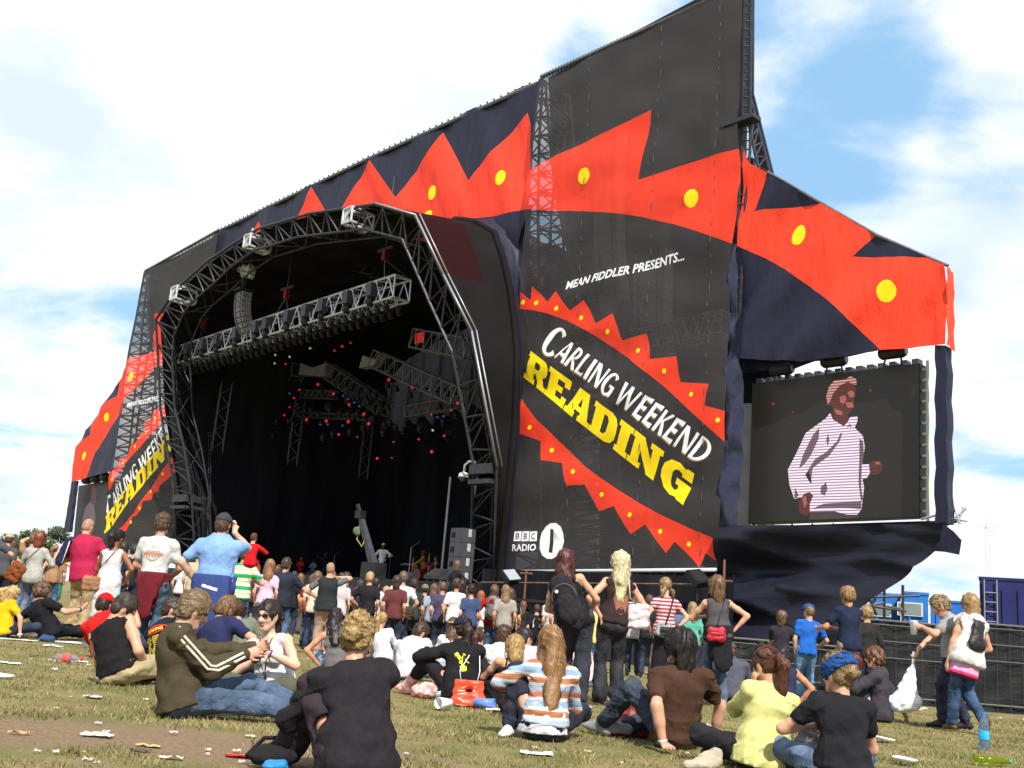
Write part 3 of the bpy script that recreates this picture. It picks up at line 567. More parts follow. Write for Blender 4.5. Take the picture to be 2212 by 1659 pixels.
def box_truss(name, label, a, b, w, h, n, r=.05, m=M_alu, cat='truss', side=None, skip=0):
    a = V3(a); b = V3(b); d = (b-a)/np.linalg.norm(b-a); s = np.cross(d, EW); s /= np.linalg.norm(s); up = np.cross(s, d)
    t = thing(name, label, cat, (a+b)/2); ch = [[p+s*i*w/2+up*j*h/2 for p in (a, b)] for i in (-1, 1) for j in (-1, 1)]
    for c in ch: mb = MB(); mb.tube(c[0], c[1], r, 6); mb.build('chord', m, t)
    mb = MB()
    for i, j in ((0, 1), (2, 3), (0, 2), (1, 3)): lattice(mb, ch[i], ch[j], n, r*.6)
    for k in (0, 1):
        for i, j in ((0, 1), (1, 3), (3, 2), (2, 0)): mb.tube(ch[i][k], ch[j][k], r*.8, 5)
    mb.build('bracing', m, t, kind='stuff'); return t
box_truss('lattice_beam', 'horizontal lattice beam seen faintly through the near scrim', Pv(1165, 792, .9), Pv(1572, 700, .9), .8, .8, 20, .04, M_steel)
# scaffold tower at the right edge of the near scrim
def edge_tower():
    t = thing('scaffold_tower', 'dark ladder scaffold tower rising along the right edge of the near scrim', 'scaffold tower', Pv(1590, 1345, .8)*[1, 1, 0])
    pl = [[(1612, -60), (1602, 330), (1592, 500), (1578, 800), (1570, 1345)], [(1624, -60), (1620, 330), (1606, 500), (1592, 800), (1585, 1345)]]
    for v in (.35, 1.6):
        for c in pl: mb = MB(); mb.path([Pv(x, y, v) for x, y in c], .055, 6); mb.build('standard', M_dksteel, t)
    mb = MB()
    for v in (.35, 1.6):
        A, B = [resample([Pv(x, y, v) for x, y in c], 70) for c in pl]
        for p, q in zip(A, B): mb.tube(p, q, .03, 4)
    for c in pl: lattice(mb, resample([Pv(x, y, .35) for x, y in c], 40), resample([Pv(x, y, 1.6) for x, y in c], 40), 24, .03)
    mb.build('rungs', M_steel, t, kind='stuff')
    mb = MB(); A = [Pv(1622, 215, 1.6), Pv(1663, 372, 1.6)]; B = [Pv(1618, 330, 1.6), Pv(1652, 372, 1.6)]
    mb.tube(A[0], A[1], .06); mb.tube(Pv(1616, 262, .8), Pv(1640, 372, .8), .06); lattice(mb, A, [Pv(1616, 262, .8), Pv(1640, 372, .8)], 5, .035); mb.build('raking_brace', M_dksteel, t)
    mb = MB(); mb.prism([Pv(x, y, 2.0) for x, y in ((1619, -60), (1627, -60), (1626, 200), (1672, 385), (1640, 385), (1615, 260))], EV*.1); mb.build('dark_sheet', M_navyfab, t)
    mb = MB(); c = Pv(1601, 264, .2); mb.box(c, (1.3, .5, .16), (EU, EV, EW)); mb.build('cross_tube', M_dksteel, t)
    mb = MB(); mb.prism([Pv(x, y, 1.9) for x, y in ((1566, 340), (1625, 340), (1625, 1345), (1558, 1345))], EV*.2); mb.build('dark_sheet', M_navyfab, t)
edge_tower()
# front lighting truss with lamps
FV = -1.3
fa = Pv(*zA(158, 675), FV); fb = Pv(*zA(1085, 385), FV)
box_truss('lighting_truss', 'long bright lighting truss hung across the stage front', fa, fb, .9, 1.05, 22, .055)
du = (fb-fa)/np.linalg.norm(fb-fa); LT = np.linalg.norm(fb-fa)
def par_can(p, lab, g, aim, r=.15, l=.34, lens=None):
    t = thing('par_can', lab, 'stage lamp', p, g); a = V3(aim); a /= np.linalg.norm(a)
    mb = MB(); mb.lathe(p-EW*.25-a*l*.4, [(r*.55, 0), (r*.9, l*.15), (r, l*.4), (r, l)], 10, a); mb.build('can', M_blk, t, smooth=True)
    mb = MB(); s = np.cross(a, EW); s /= np.linalg.norm(s)
    mb.tube(p+s*r*1.1, p-EW*.25+s*r*1.1, .018, 4); mb.tube(p-s*r*1.1, p-EW*.25-s*r*1.1, .018, 4); mb.tube(p-s*r*1.1, p+s*r*1.1, .018, 4); mb.build('yoke', M_dksteel, t)
    mb = MB(); mb.lathe(p-EW*.25+a*l*.6, [(r*.9, 0), (r*.6, .02)], 10, a); mb.build('lens', lens or mat('lamp lens', (.25, .25, .28), .1, spec=.6), t); return t
def clone(root, loc, label=None):
    r = root.copy(); COL.objects.link(r); r.location = loc
    if label: r['label'] = label
    for ch in root.children:
        c = ch.copy(); COL.objects.link(c); c.parent = r
        for g in ch.children: d = g.copy(); COL.objects.link(d); d.parent = c
    return r
pc = par_can(fa+du*.3-EW*.62-EV*.35, 'black par can lamp in the row under the long bright lighting truss', 'par cans under the front truss', EV*.5-EW*.8)
for r_ in range(2):
    for i in range(33):
        if r_ == 0 and i == 0: continue
        clone(pc, fa+du*(.3+i*LT/33.5)-EW*(.62+.05*math.sin(i*1.7))+EV*(-.35+.75*r_))
mvm = mat('mover grey', S((66, 64, 72)), .45, var=.2, vscale=5)
for i, k in enumerate((.06, .15, .23, .33, .43, .48, .58, .66, .73, .83, .92)):
    p = fa+du*LT*k-EV*.5+EW*.1; t = thing('moving_light', 'dark moving light box mounted in the long bright lighting truss', 'stage lamp', p, 'moving lights in the front truss')
    mb = MB(); mb.box(p, (.44, .4, .62), (du, EV, EW)); mb.build('body', mvm, t); mb = MB(); mb.lathe(p-EW*.5, [(.12, -.25), (.2, -.15), (.2, .1)], 10); mb.build('head', M_blk, t, smooth=True)
for k, x, y in ((.1, 235, 540), (.5, 590, 410), (.97, 1012, 245)):      # hoists on the truss
    c = Pv(*zA(x, y), FV); t = thing('chain_hoist', ['chain hoist over the far end of the lighting truss', 'chain hoist over the middle of the lighting truss', 'chain hoist over the near end of the lighting truss'][[.1, .5, .97].index(k)], 'hoist', c)
    mb = MB(); mb.box(c, (.25, .25, .5), (EU, EV, EW)); mb.build('motor', mat('hoist red', S((120, 30, 26)), .5), t); mb = MB(); mb.box(c+EW*.32, (1.2, .12, .14), (EU, EV, EW)); mb.build('spreader', M_dksteel, t)
    mb = MB(); mb.tube(c+EW*.3, c+EW*4, .02, 4); b = fa+du*LT*k+EW*.55
    for s in (-1, 1): mb.tube(c-EW*.2, b+du*s*.8, .022, 4)
    mb.build('chain', M_steel, t)
# line array in the opening
def line_array(name, label, x, y, v, n, bw, bh, curve, m, foil=True, top=None):
    p = Pv(x, y, v); t = thing(name, label, 'speaker array', p); an = 0; q = p.copy()
    for i in range(n):
        an = curve*(i/n)**1.6; f = -EV*math.cos(an)-EW*math.sin(an); up = -EV*-math.sin(an)*-1; up = EW*math.cos(an)-EV*math.sin(an)
        mb = MB(); vs = [];
        c = q-up*bh/2
        mb.prism([c+EU*a*bw/2+up*b*(bh/2-.012)+f*.25 for a, b in ((-1, -1), (1, -1), (1, 1), (-1, 1))], -f*.55); o = mb.build('cabinet', m, t)
        mb = MB()
        for s in (-1, 1): mb.box(c+EU*s*bw*.3+f*.262, (.06, bh*.7, .03), (EU, up, f))
        mb.build('grille_bar', M_blk, t); q = q-up*bh+f*.0
    mb = MB(); mb.box(p+EW*.12, (bw*.9, .9, .12), (EU, EV, EW)); mb.build('flying_frame', M_dksteel, t)
    if foil:
        mb = MB(); mb.tube(p+EW*.2, p+EW*.8, .2, 8); mb.build('cover', M_blk, t); ft = p+EW*1.15; mb = MB(); rr = random.Random(3)
        for i in range(14): mb.box(ft+EU*rr.uniform(-.4, .35)+EV*rr.uniform(-.2, .2)+EW*rr.uniform(-.25, .3), (rr.uniform(.2, .4),)*3, (lambda a, b: (np.cos(a)*EU+np.sin(a)*EW, EV, -np.sin(a)*EU+np.cos(a)*EW))(rr.uniform(0, 3), 0))
        mb.build('foil_wrap', mat('crumpled foil', (.78, .78, .80), .3, metal=.25, spec=.6), t); mb = MB(); mb.tube(ft, ft+EW*2.6, .05); mb.build('pole', M_alu, t)
    return t
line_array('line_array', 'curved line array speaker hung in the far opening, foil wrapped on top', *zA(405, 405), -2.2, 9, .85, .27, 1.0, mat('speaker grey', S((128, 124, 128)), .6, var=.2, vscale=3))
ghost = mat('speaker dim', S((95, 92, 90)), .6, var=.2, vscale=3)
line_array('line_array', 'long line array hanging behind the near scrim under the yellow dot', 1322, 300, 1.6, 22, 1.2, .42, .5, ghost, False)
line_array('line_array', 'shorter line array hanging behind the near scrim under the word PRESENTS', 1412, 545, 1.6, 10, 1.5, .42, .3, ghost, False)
# trusses deeper in the roof
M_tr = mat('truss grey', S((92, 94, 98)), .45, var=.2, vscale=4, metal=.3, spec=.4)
def px_truss(lab, a, va, b, vb, w=.8, h=.9, n=9, m=M_tr): return box_truss('roof_truss', lab, Pv(*zA(*a), va), Pv(*zA(*b), vb), w, h, n, .045, m)
px_truss('roof truss with a grey blanket at its near end, running back inside the stage', (975, 690), 3.0, (1330, 850), 3.4)
px_truss('roof truss carrying the red lamp, beside the near arch leg', (1150, 605), 1.5, (1385, 650), 1.5, n=7)
px_truss('roof truss falling away from the grey blanket in the middle of the stage', (765, 735), 6, (1010, 900), 6.5)
px_truss('steep short truss at the far side of the central rig', (640, 735), 6, (555, 890), 8, n=6)
px_truss('thin crossbar truss low in the central rig', (625, 925), 7, (935, 940), 7, .3, .3, 8)
px_truss('dark crossbar truss of lamps in the central rig', (655, 838), 7, (800, 842), 7, .3, .5, 6)
px_truss('slanting truss near the arch leg at the back of the rig', (1105, 915), 6, (1330, 875), 6, .3, .6, 7)
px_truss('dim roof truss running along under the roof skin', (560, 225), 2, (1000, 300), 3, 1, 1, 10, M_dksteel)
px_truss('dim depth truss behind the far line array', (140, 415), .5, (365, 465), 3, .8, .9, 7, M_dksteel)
for lab, pts, v in (('pale grey blanket draped over the central roof truss', [(650, 705), (700, 725), (755, 706), (752, 762), (640, 755)], 5.5), ('pale grey blanket draped over the end of the near roof truss', [(915, 672), (968, 690), (985, 665), (960, 715), (900, 725)], 2.6)):
    t = thing('blanket', lab, 'blanket', Pv(*zA(*pts[0]), v)); mb = MB(); mb.prism([Pv(*zA(*p), v) for p in pts], EV*.5); mb.build('cloth', mat('blanket grey', S((120, 118, 116)), .8, var=.2, vscale=2), t)
rl = mat('red lamp', (.3, .01, .02), .3, emit=(1, .03, .05), emit_s=.42); bl = mat('blue lamp', (.02, .04, .2), .3, emit=(.05, .18, .7), emit_s=.22); wl = mat('warm lamp', (.4, .35, .25), .3, emit=(1, .8, .5), emit_s=.3)
def zG(x, y): return 540/1.02712+x/4.0963/1.02712, 760/1.02712+y/4.0963/1.02712
LMP = [(687, 383, 1), (828, 468, 1), (970, 567, 1), (1105, 652, 1), (582, 703, 1.1), (764, 715, 1.2), (963, 722, 1.2), (1150, 739, 1.1), (876, 838, .9), (1227, 1055, .9), (1722, 995, 1), (1757, 486, 1), (1960, 555, 1), (1332, 340, 1), (1545, 412, .9), (255, 236, .6), (393, 197, .7), (838, 76, .7), (908, 37, .9), (520, 432, .7), (470, 507, .7), (430, 590, .6), (382, 662, .7), (1836, 850, .7), (2042, 774, .5), (1605, 882, .6), (1900, 620, .6), (1720, 657, .6), (1045, 860, .5), (1360, 1050, .4), (1376, 905, .5), (985, 6, .6)]
n_ = 0
def small_lamp(x, y, s, m, lab, g, v):
    p = Pv(*zG(x, y), v); t = thing('stage_lamp', lab, 'stage lamp', p, g); r = .09*s
    mb = MB(); mb.lathe(p, [(r, -.06), (r*.8, -.12)], 10, EV); mb.build('lens', m, t); mb = MB(); mb.lathe(p+EV*.02, [(r*1.15, -.05), (r*1.15, .1), (r*.7, .35)], 10, EV); mb.build('can', M_blk, t, smooth=True)
for x, y, s in LMP: small_lamp(x, y, s, rl, 'small lamp glowing red in the dark stage roof', 'red lamps in the stage roof', 5.0)
for x, y in ((915, 487), (962, 515), (1018, 548), (1063, 580), (708, 746), (775, 746), (912, 757), (1475, 358), (1545, 385), (1633, 408), (1705, 433), (430, 465), (1775, 680), (1830, 672)): small_lamp(x, y, .7, bl, 'small lamp glowing dim blue in the dark stage roof', 'blue lamps in the stage roof', 5.2)
for x, y in ((40, 190), (300, 116), (294, 192), (1732, 800), (72, 262), (430, 132), (617, 55)): small_lamp(x, y, .7, wl, 'small warm white lamp in the dark stage roof', 'warm lamps in the stage roof', 4)
for i in range(60):
    rr = random.Random(i+5); k = rr.random(); a = Pv(*zG(100+1900*k, 330+500*rr.random()), 5.4)
    if i == 0: pd = par_can(a, 'dark unlit can lamp hanging in the stage roof rig', 'unlit lamps in the roof rig', EV*.2-EW*.9)
    else: clone(pd, a)
p = Pv(*zA(1172, 600), 1.3); t = thing('red_flood', 'red gel flood lamp inside the near roof truss', 'stage lamp', p); mb = MB(); mb.box(p, (.8, .3, .6), (EU, EV, EW)); mb.build('housing', M_blk, t); mb = MB(); mb.box(p-EV*.17, (.7, .03, .5), (EU, EV, EW)); mb.build('gel', mat('red gel', S((190, 20, 20)), .4, emit=(.8, .02, .02), emit_s=.25), t)
# video screens
def screen(name, label, px, v, frame_d, art):
    TL, TR, BR, BL = [W(*p, v) for p in px]; t = thing(name, label, 'video screen', st((TL[0]+TR[0])/2, v, BL[1]))
    mb = MB(); mb.prism([st(*(lambda q: (q[0], v+.04, q[1]))(q)) for q in (BL, BR, TR, TL)], EV*frame_d); mb.build('cabinet', M_blk, t)
    def tx(x, y): return ((BL[0]*(1-x)+BR[0]*x)*(1-y)+(TL[0]*(1-x)+TR[0]*x)*y, (BL[1]*(1-x)+BR[1]*x)*(1-y)+(TL[1]*(1-x)+TR[1]*x)*y)
    sheet('picture', [BL, BR, TR, TL], v, art, SCRM, t, None, 0); return t, TL, TR, BR, BL
def scr_mat(name, col, stripe=None, s=1.):
    m = mat(name, (.012, .012, .011), .45, emit=S(col), emit_s=s); nt = m.node_tree; N = nt.nodes; L = nt.links
    if stripe:
        b = N['Principled BSDF']; tc = N.new('ShaderNodeTexCoord'); wv = N.new('ShaderNodeTexWave'); wv.bands_direction = 'Z'; wv.inputs['Scale'].default_value = 3.6; L.new(tc.outputs['Object'], wv.inputs[0])
        mx = N.new('ShaderNodeMix'); mx.data_type = 'RGBA'; r = N.new('ShaderNodeValToRGB'); r.color_ramp.elements[0].position = .3; r.color_ramp.elements[1].position = .55; L.new(wv.outputs[0], r.inputs[0]); L.new(r.outputs[0], mx.inputs[0])
        mx.inputs[6].default_value = (*S(stripe), 1); mx.inputs[7].default_value = (*S(col), 1); L.new(mx.outputs[2], b.inputs['Emission Color'])
    return m
SCRM = [scr_mat('screen dark', (40, 35, 27), s=.5), scr_mat('screen shirt', (240, 222, 236), (150, 118, 134), .95), scr_mat('screen skin', (96, 44, 38), (70, 34, 30), .85), scr_mat('screen cap', (206, 150, 142), (120, 70, 62), .85), scr_mat('screen shade', (120, 96, 108), (84, 66, 74), .8), scr_mat('screen dark line', (58, 48, 44)), scr_mat('screen trousers', (62, 50, 46)), scr_mat('screen highlight', (150, 84, 70)), scr_mat('screen red spot', (120, 26, 26))]
PIC = [(1, [(490, 600), (640, 490), (670, 450), (690, 500), (770, 550), (820, 480), (872, 475), (870, 515), (850, 560), (910, 620), (925, 700), (905, 830), (955, 828), (965, 890), (940, 930), (908, 940), (920, 1000), (900, 1160), (870, 1200), (790, 1200), (700, 1175), (520, 1180), (520, 1120), (545, 1060), (450, 1075), (405, 1085), (370, 980), (358, 870), (420, 750)]),
       (2, [(690, 450), (700, 505), (770, 550), (805, 510), (800, 460), (845, 415), (850, 330), (860, 280), (830, 200), (700, 250), (650, 340), (650, 390), (690, 405)]), (3, [(640, 330), (660, 260), (700, 215), (780, 205), (820, 182), (860, 200), (866, 240), (850, 245), (800, 222), (740, 250), (690, 310), (668, 370), (650, 390)]),
       (7, [(795, 300), (830, 285), (846, 300), (850, 330), (815, 340)]), (7, [(780, 372), (835, 375), (842, 410), (800, 415)]), (5, [(735, 290), (760, 275), (800, 285), (798, 300), (760, 296)]), (5, [(790, 346), (840, 350), (838, 360), (792, 357)]),
       (4, [(490, 905), (520, 850), (560, 790), (640, 740), (720, 660), (745, 600), (760, 600), (740, 660), (660, 770), (590, 820), (540, 860), (530, 960)]), (0, [(485, 905), (512, 880), (535, 965), (520, 965)]), (4, [(410, 1000), (440, 1060), (405, 1085)]), (4, [(530, 1160), (620, 1120), (760, 1110), (900, 1100), (898, 1160), (760, 1150), (640, 1150)]),
       (2, [(480, 1045), (520, 1035), (545, 1060), (520, 1120), (520, 1190), (490, 1210), (470, 1200), (440, 1180), (440, 1100)]), (2, [(955, 828), (985, 805), (1030, 800), (1055, 825), (1055, 870), (1020, 905), (980, 905), (960, 880)]), (5, [(985, 850), (1010, 830), (1030, 850), (1010, 870)]), (5, [(790, 560), (815, 530), (830, 560), (812, 550)]),
       (4, [(885, 640), (912, 660), (918, 760), (903, 830), (898, 1000), (912, 1090), (895, 1100), (878, 960), (884, 800)]), (4, [(545, 610), (590, 560), (585, 640), (530, 760), (480, 830), (440, 860), (470, 760)]), (4, [(640, 650), (655, 600), (664, 650), (652, 700)]), (4, [(600, 1000), (640, 960), (650, 1010), (630, 1060), (600, 1050)]), (7, [(740, 330), (780, 320), (790, 350), (770, 385), (745, 375)]), (7, [(700, 420), (760, 440), (760, 470), (715, 460)]), (7, [(815, 300), (826, 296), (834, 330), (820, 336)]), (7, [(465, 1080), (490, 1060), (500, 1120), (480, 1150)]), (7, [(1000, 815), (1030, 812), (1040, 830), (1005, 830)]),
       (6, [(520, 1180), (700, 1175), (790, 1205), (870, 1205), (875, 1222), (520, 1238)])]
PIC = [(m, [W(*zS(*q), .9) for q in p]) for m, p in PIC]+[(8, dotpx(zS, .9, *d)) for d in ((250, 383, 12, 12), (395, 447, 7, 7), (965, 285, 10, 12))]
t, TL, TR, BR, BL = screen('video_screen', 'big LED screen at the near end showing a man in cap and pale shirt', [zS(98, 235), zS(1326, 85), zS(1326, 1213), zS(65, 1262)], .9, .55, PIC)
mb = MB()
for i in range(16):
    for s, (a, b) in enumerate(((TL, TR),)):
        k = (i+.5)/16; mb.box(st(a[0]+(b[0]-a[0])*k, 1.15, a[1]+(b[1]-a[1])*k+.09), (.2, .3, .18), (EU, EV, EW))
mb.build('top_clamps', M_steel, t)
mb = MB()
mb.tube(st(TR[0]+.16, 1.1, TR[1]+.1), st(BR[0]+.16, 1.1, BR[1]-.1), .05, 8)
for i in range(14): k = (i+.5)/14; mb.box(st(BR[0]+.07+(TR[0]-BR[0])*k, 1.1, BR[1]+(TR[1]-BR[1])*k), (.2, .12, .07), (EU, EV, EW))
mb.build('side_rail', mat('pale frame', S((190, 196, 170)), .5), t)
mb = MB()
for i in range(9): k = i/8; mb.tube(st(BL[0]+(BR[0]-BL[0])*k, 1.2, BL[1]), st(BL[0]+(BR[0]-BL[0])*k+.1, 1.2, BL[1]-.4), .03, 5)
mb.tube(st(BL[0], 1.2, BL[1]-.12), st(BR[0]+1.0, 1.2, BR[1]-.12), .05); mb.build('under_frame', M_dksteel, t)
for (x, y), lab in (((285, 590), 'far'), ((500, 555), 'middle'), ((740, 520), 'near')):
    p = Pv(*zD(x, y), .7); t = thing('flood_lamp', f'{lab} one of three black flood lamps under the wing fabric', 'flood lamp', p)
    mb = MB(); mb.lathe(p-EU*.42, [(.14, 0), (.2, .08), (.2, .7), (.14, .82)], 12, EU); mb.build('housing', M_blk, t, smooth=True); mb = MB(); mb.tube(p-EU*.2, p-EU*.3-EW*.42, .03); mb.tube(p+EU*.2, p+EU*.3-EW*.42, .03); mb.tube(p+EU*.3-EW*.42, p-EU*.3-EW*.42, .03); mb.build('yoke', M_dksteel, t)
    mb = MB(); mb.lathe(p+EU*.41, [(.13, 0), (.1, .02)], 12, EU); mb.build('lens', mat('lamp lens', (.25, .25, .28), .1), t)
# pale backing left of the screen, platform behind the screen
blackbox([zD(116, 728), zD(166, 728), zD(158, 1228), zD(100, 1228)], 1.6, .1, 'pale grey board in the gap left of the big screen', mat('pale board', S((196, 198, 196)), .7, var=.1, vscale=.6), 'backing_board', 'board')
blackbox([zD(110, 560), zD(250, 540), zD(250, 640), zD(165, 650), zD(165, 730), zD(122, 728)], 1.7, .2, 'dark cloth in the corner above the big screen', M_back, 'backing_cloth', 'cloth')
PIC2 = [(4, [W(*zL(*p), .9) for p in ((150, 1400), (165, 1340), (190, 1310), (210, 1330), (218, 1400), (205, 1470), (140, 1470))]), (2, [W(*zL(*p), .9) for p in ((195, 1310), (195, 1260), (205, 1225), (222, 1240), (218, 1320))])]
screen('video_screen', 'far LED screen at the left end with the same man in a pale shirt', [zL(130, 1228), zL(285, 1200), zL(262, 1560), zL(96, 1560)], .9, .5, PIC2)
for i, (x, y) in enumerate(((172, 1197), (218, 1190), (268, 1182))):
    p = Pv(*zL(x, y), .6); t = thing('flood_lamp', ['small far flood lamp nearest the red wing end, above the left screen', 'small far flood lamp in the middle above the left screen', 'small far flood lamp beside the far scrim, above the left screen'][i], 'flood lamp', p); mb = MB(); mb.lathe(p-EU*.4, [(.2, 0), (.3, .1), (.3, .8), (.2, .9)], 10, EU); mb.build('housing', M_blk, t, smooth=True)
# outer end bracket of the skirt
p = Pv(2058, 1112, .6); t = thing('scaffold_bracket', 'pale scaffold tubes sticking out at the end of the navy skirt', 'scaffold', p); mb = MB()
for a, b in (((2045, 1135), (2088, 1098)), ((2050, 1118), (2090, 1126)), ((2062, 1095), (2075, 1132)), ((2082, 1095), (2068, 1130)), ((2040, 1128), (2020, 1120)), ((1990, 1122), (2040, 1108))): mb.tube(Pv(*a, .6), Pv(*b, .6), .035)
mb.build('tubes', M_alu, t)
# base of the near scrim: subwoofers, skirt cloth, rail, floods
M_sub = mat('speaker black', S((40, 40, 43)), .6, var=.25, vscale=3, bump=.2, bscale=30)
u0, _ = W(*zI(200, 262), -1.6)
for r_ in range(2):
    for i in range(10):
        u = u0+i*1.16; c = st(u, -1.3, .95-.86*r_); t = thing('subwoofer', f'black subwoofer with oval port in the {"upper" if r_ == 0 else "lower"} row below the near scrim', 'speaker', c-EW*.42, f'{"upper" if r_ == 0 else "lower"} row of subwoofers below the scrim')
        mb = MB(); mb.box(c, (1.13, .8, .83), (EU, EV, EW)); mb.build('cabinet', M_sub, t); mb = MB(); pts = [c-EV*.405+EU*.42*math.cos(a)*(1 if abs(math.cos(a)) < .8 else .95)+EW*(.12+.2*math.sin(a)) for a in np.linspace(0, 2*math.pi, 16)[:-1]]; mb.prism(pts, -EV*.012); mb.build('port', mat('port black', (.004, .004, .005), .9), t)
        mb = MB(); mb.box(c-EV*.415-EW*.28, (.9, .02, .03), (EU, EV, EW)); mb.build('grille_rail', M_dksteel, t)
t = thing('base_drape', 'black cloth behind the subwoofers below the near scrim', 'drape', st(13, -.6, .0)); n = 40; vs = []
for i in range(n+1):
    u = 7+11.6*i/n; d = -.5+.06*math.sin(i*1.7); vs += [st(u, d, -.4), st(u, d, 2.6)]
mk('cloth', vs, [(2*i, 2*i+2, 2*i+3, 2*i+1) for i in range(n)], M_blkfab, t, smooth=True)
t = thing('deck_ledge', 'black ledge along the tops of the subwoofers', 'ledge', st(12, -1.4, 1.4)); mb = MB(); mb.box(st(11.6, -1.5, 1.46), (13.5, 1.2, .1), (EU, EV, EW)); mb.build('board', M_blk, t)
t = thing('scaffold_rail', 'rusty scaffold rail running below the near scrim', 'rail', st(10, -1.0, 1.5)); mb = MB(); a = Pv(*zI(350, 170), -1.); b = Pv(*zI(2000, 185), -1.); mb.tube(a, b, .035); mb.build('rail', mat('rusty steel', S((96, 78, 68)), .7, var=.4, vscale=6), t)
for x in (668, 2100):
    mb = MB(); p = Pv(*zI(x, 200), -1.); p[2] = 1.5; mb.tube(p, p+EW*(1.05 if x < 1000 else 1.6), .038); mb.tube(p+EW*.95-EU*.3, p+EW*.95+EU*.3, .035); mb.build('post', mat('rusty post', S((112, 74, 52)), .8, var=.4, vscale=6), t)
for (x, y, lab) in ((565, 130, 'flood lamp with bright front below the radio logo'), (1915, 140, 'black flood lamp below the right end of the red flames')):
    p = Pv(*zI(x, y), -1.2); t = thing('flood_lamp', lab, 'flood lamp', p); ax = (EU*.8+EV*.6, EV*.8-EU*.6, EW); n1 = EW*.75-EV*.2+EU*.62; n1 /= np.linalg.norm(n1); s1 = np.cross(n1, EV); s1 /= np.linalg.norm(s1); t1 = np.cross(n1, s1)
    mb = MB(); mb.box(p, (.62, .6, .2), (s1, t1, n1)); mb.build('housing', M_blk, t); mb = MB(); mb.box(p+n1*.11, (.54, .5, .02), (s1, t1, n1)); mb.build('glass', mat('flood glass', (.3, .33, .35), .12, spec=.6) if x < 1000 else M_blk, t); mb = MB(); mb.tube(p, p-EW*.7, .03); mb.build('stand', M_dksteel, t)
# PA stack by the near arch leg
def zP(x, y): return 486.8+x*.35444, 1071.0+y*.35444
pb = Pv(*zP(1420, 560), -.9); pt_ = Pv(*zP(1430, 200), -.9); hh = (pt_[2]-1.3)/5
t = thing('speaker_stack', 'tall dark grey speaker stack standing beside the near arch leg', 'speaker stack', (pb[0], pb[1], 1.3))
for i in range(5):
    c = np.array([pb[0], pb[1], 1.3+hh*(i+.5)]); mb = MB(); mb.box(c, (.8, .62, hh*.97), (EU, EV, EW)); o = mb.build('cabinet', mat('stack grey', S((62, 62, 66)), .6, var=.2, vscale=3), t)
    mb = MB(); mb.box(c-EV*.315-EU*.2, (.2, .02, .2), (EU, EV, EW)); mb.build('port', mat('port black', (.004, .004, .005), .9), o)
    mb = MB(); mb.box(c+EU*.405+EW*.1, (.03, .16, .3), (EU, EV, EW)); mb.build('handle', M_alu, o)
mb = MB(); mb.tube(st(*(lambda q: (q[0]-1.0, -1.0, 1.5))(stuv(pb))), st(*(lambda q: (q[0]-1.0, -1.0, 6.2))(stuv(pb))), .045); mb.build('guide_pole', M_steel, t)
# camera dome
c = Pv(*zA(1348, 1195), -.6); t = thing('dome_camera', 'white dome camera on a curved bracket at the near arch leg', 'camera', c)
mb = MB(); mb.lathe(c, [(.06, .24), (.2, .16), (.25, 0)], 14); mb.build('hood', mat('white plastic', (.8, .8, .8), .4), t, smooth=True); mb = MB(); mb.lathe(c, [(.2, 0), (.16, -.14), (.05, -.2)], 14); mb.build('dome', mat('dark glass', (.02, .02, .03), .1, spec=.8), t, smooth=True)
mb = MB(); mb.sweep([c+EW*.22, c+EW*.5, c+EW*.66+EU*.25, c+EW*.62+EU*.6, c+EW*.3+EU*.78, c-EW*.1+EU*.8, c-EW*.75+EU*.72], .05, 8); mb.build('bracket', mat('white plastic', (.8, .8, .8), .4), t, smooth=True)
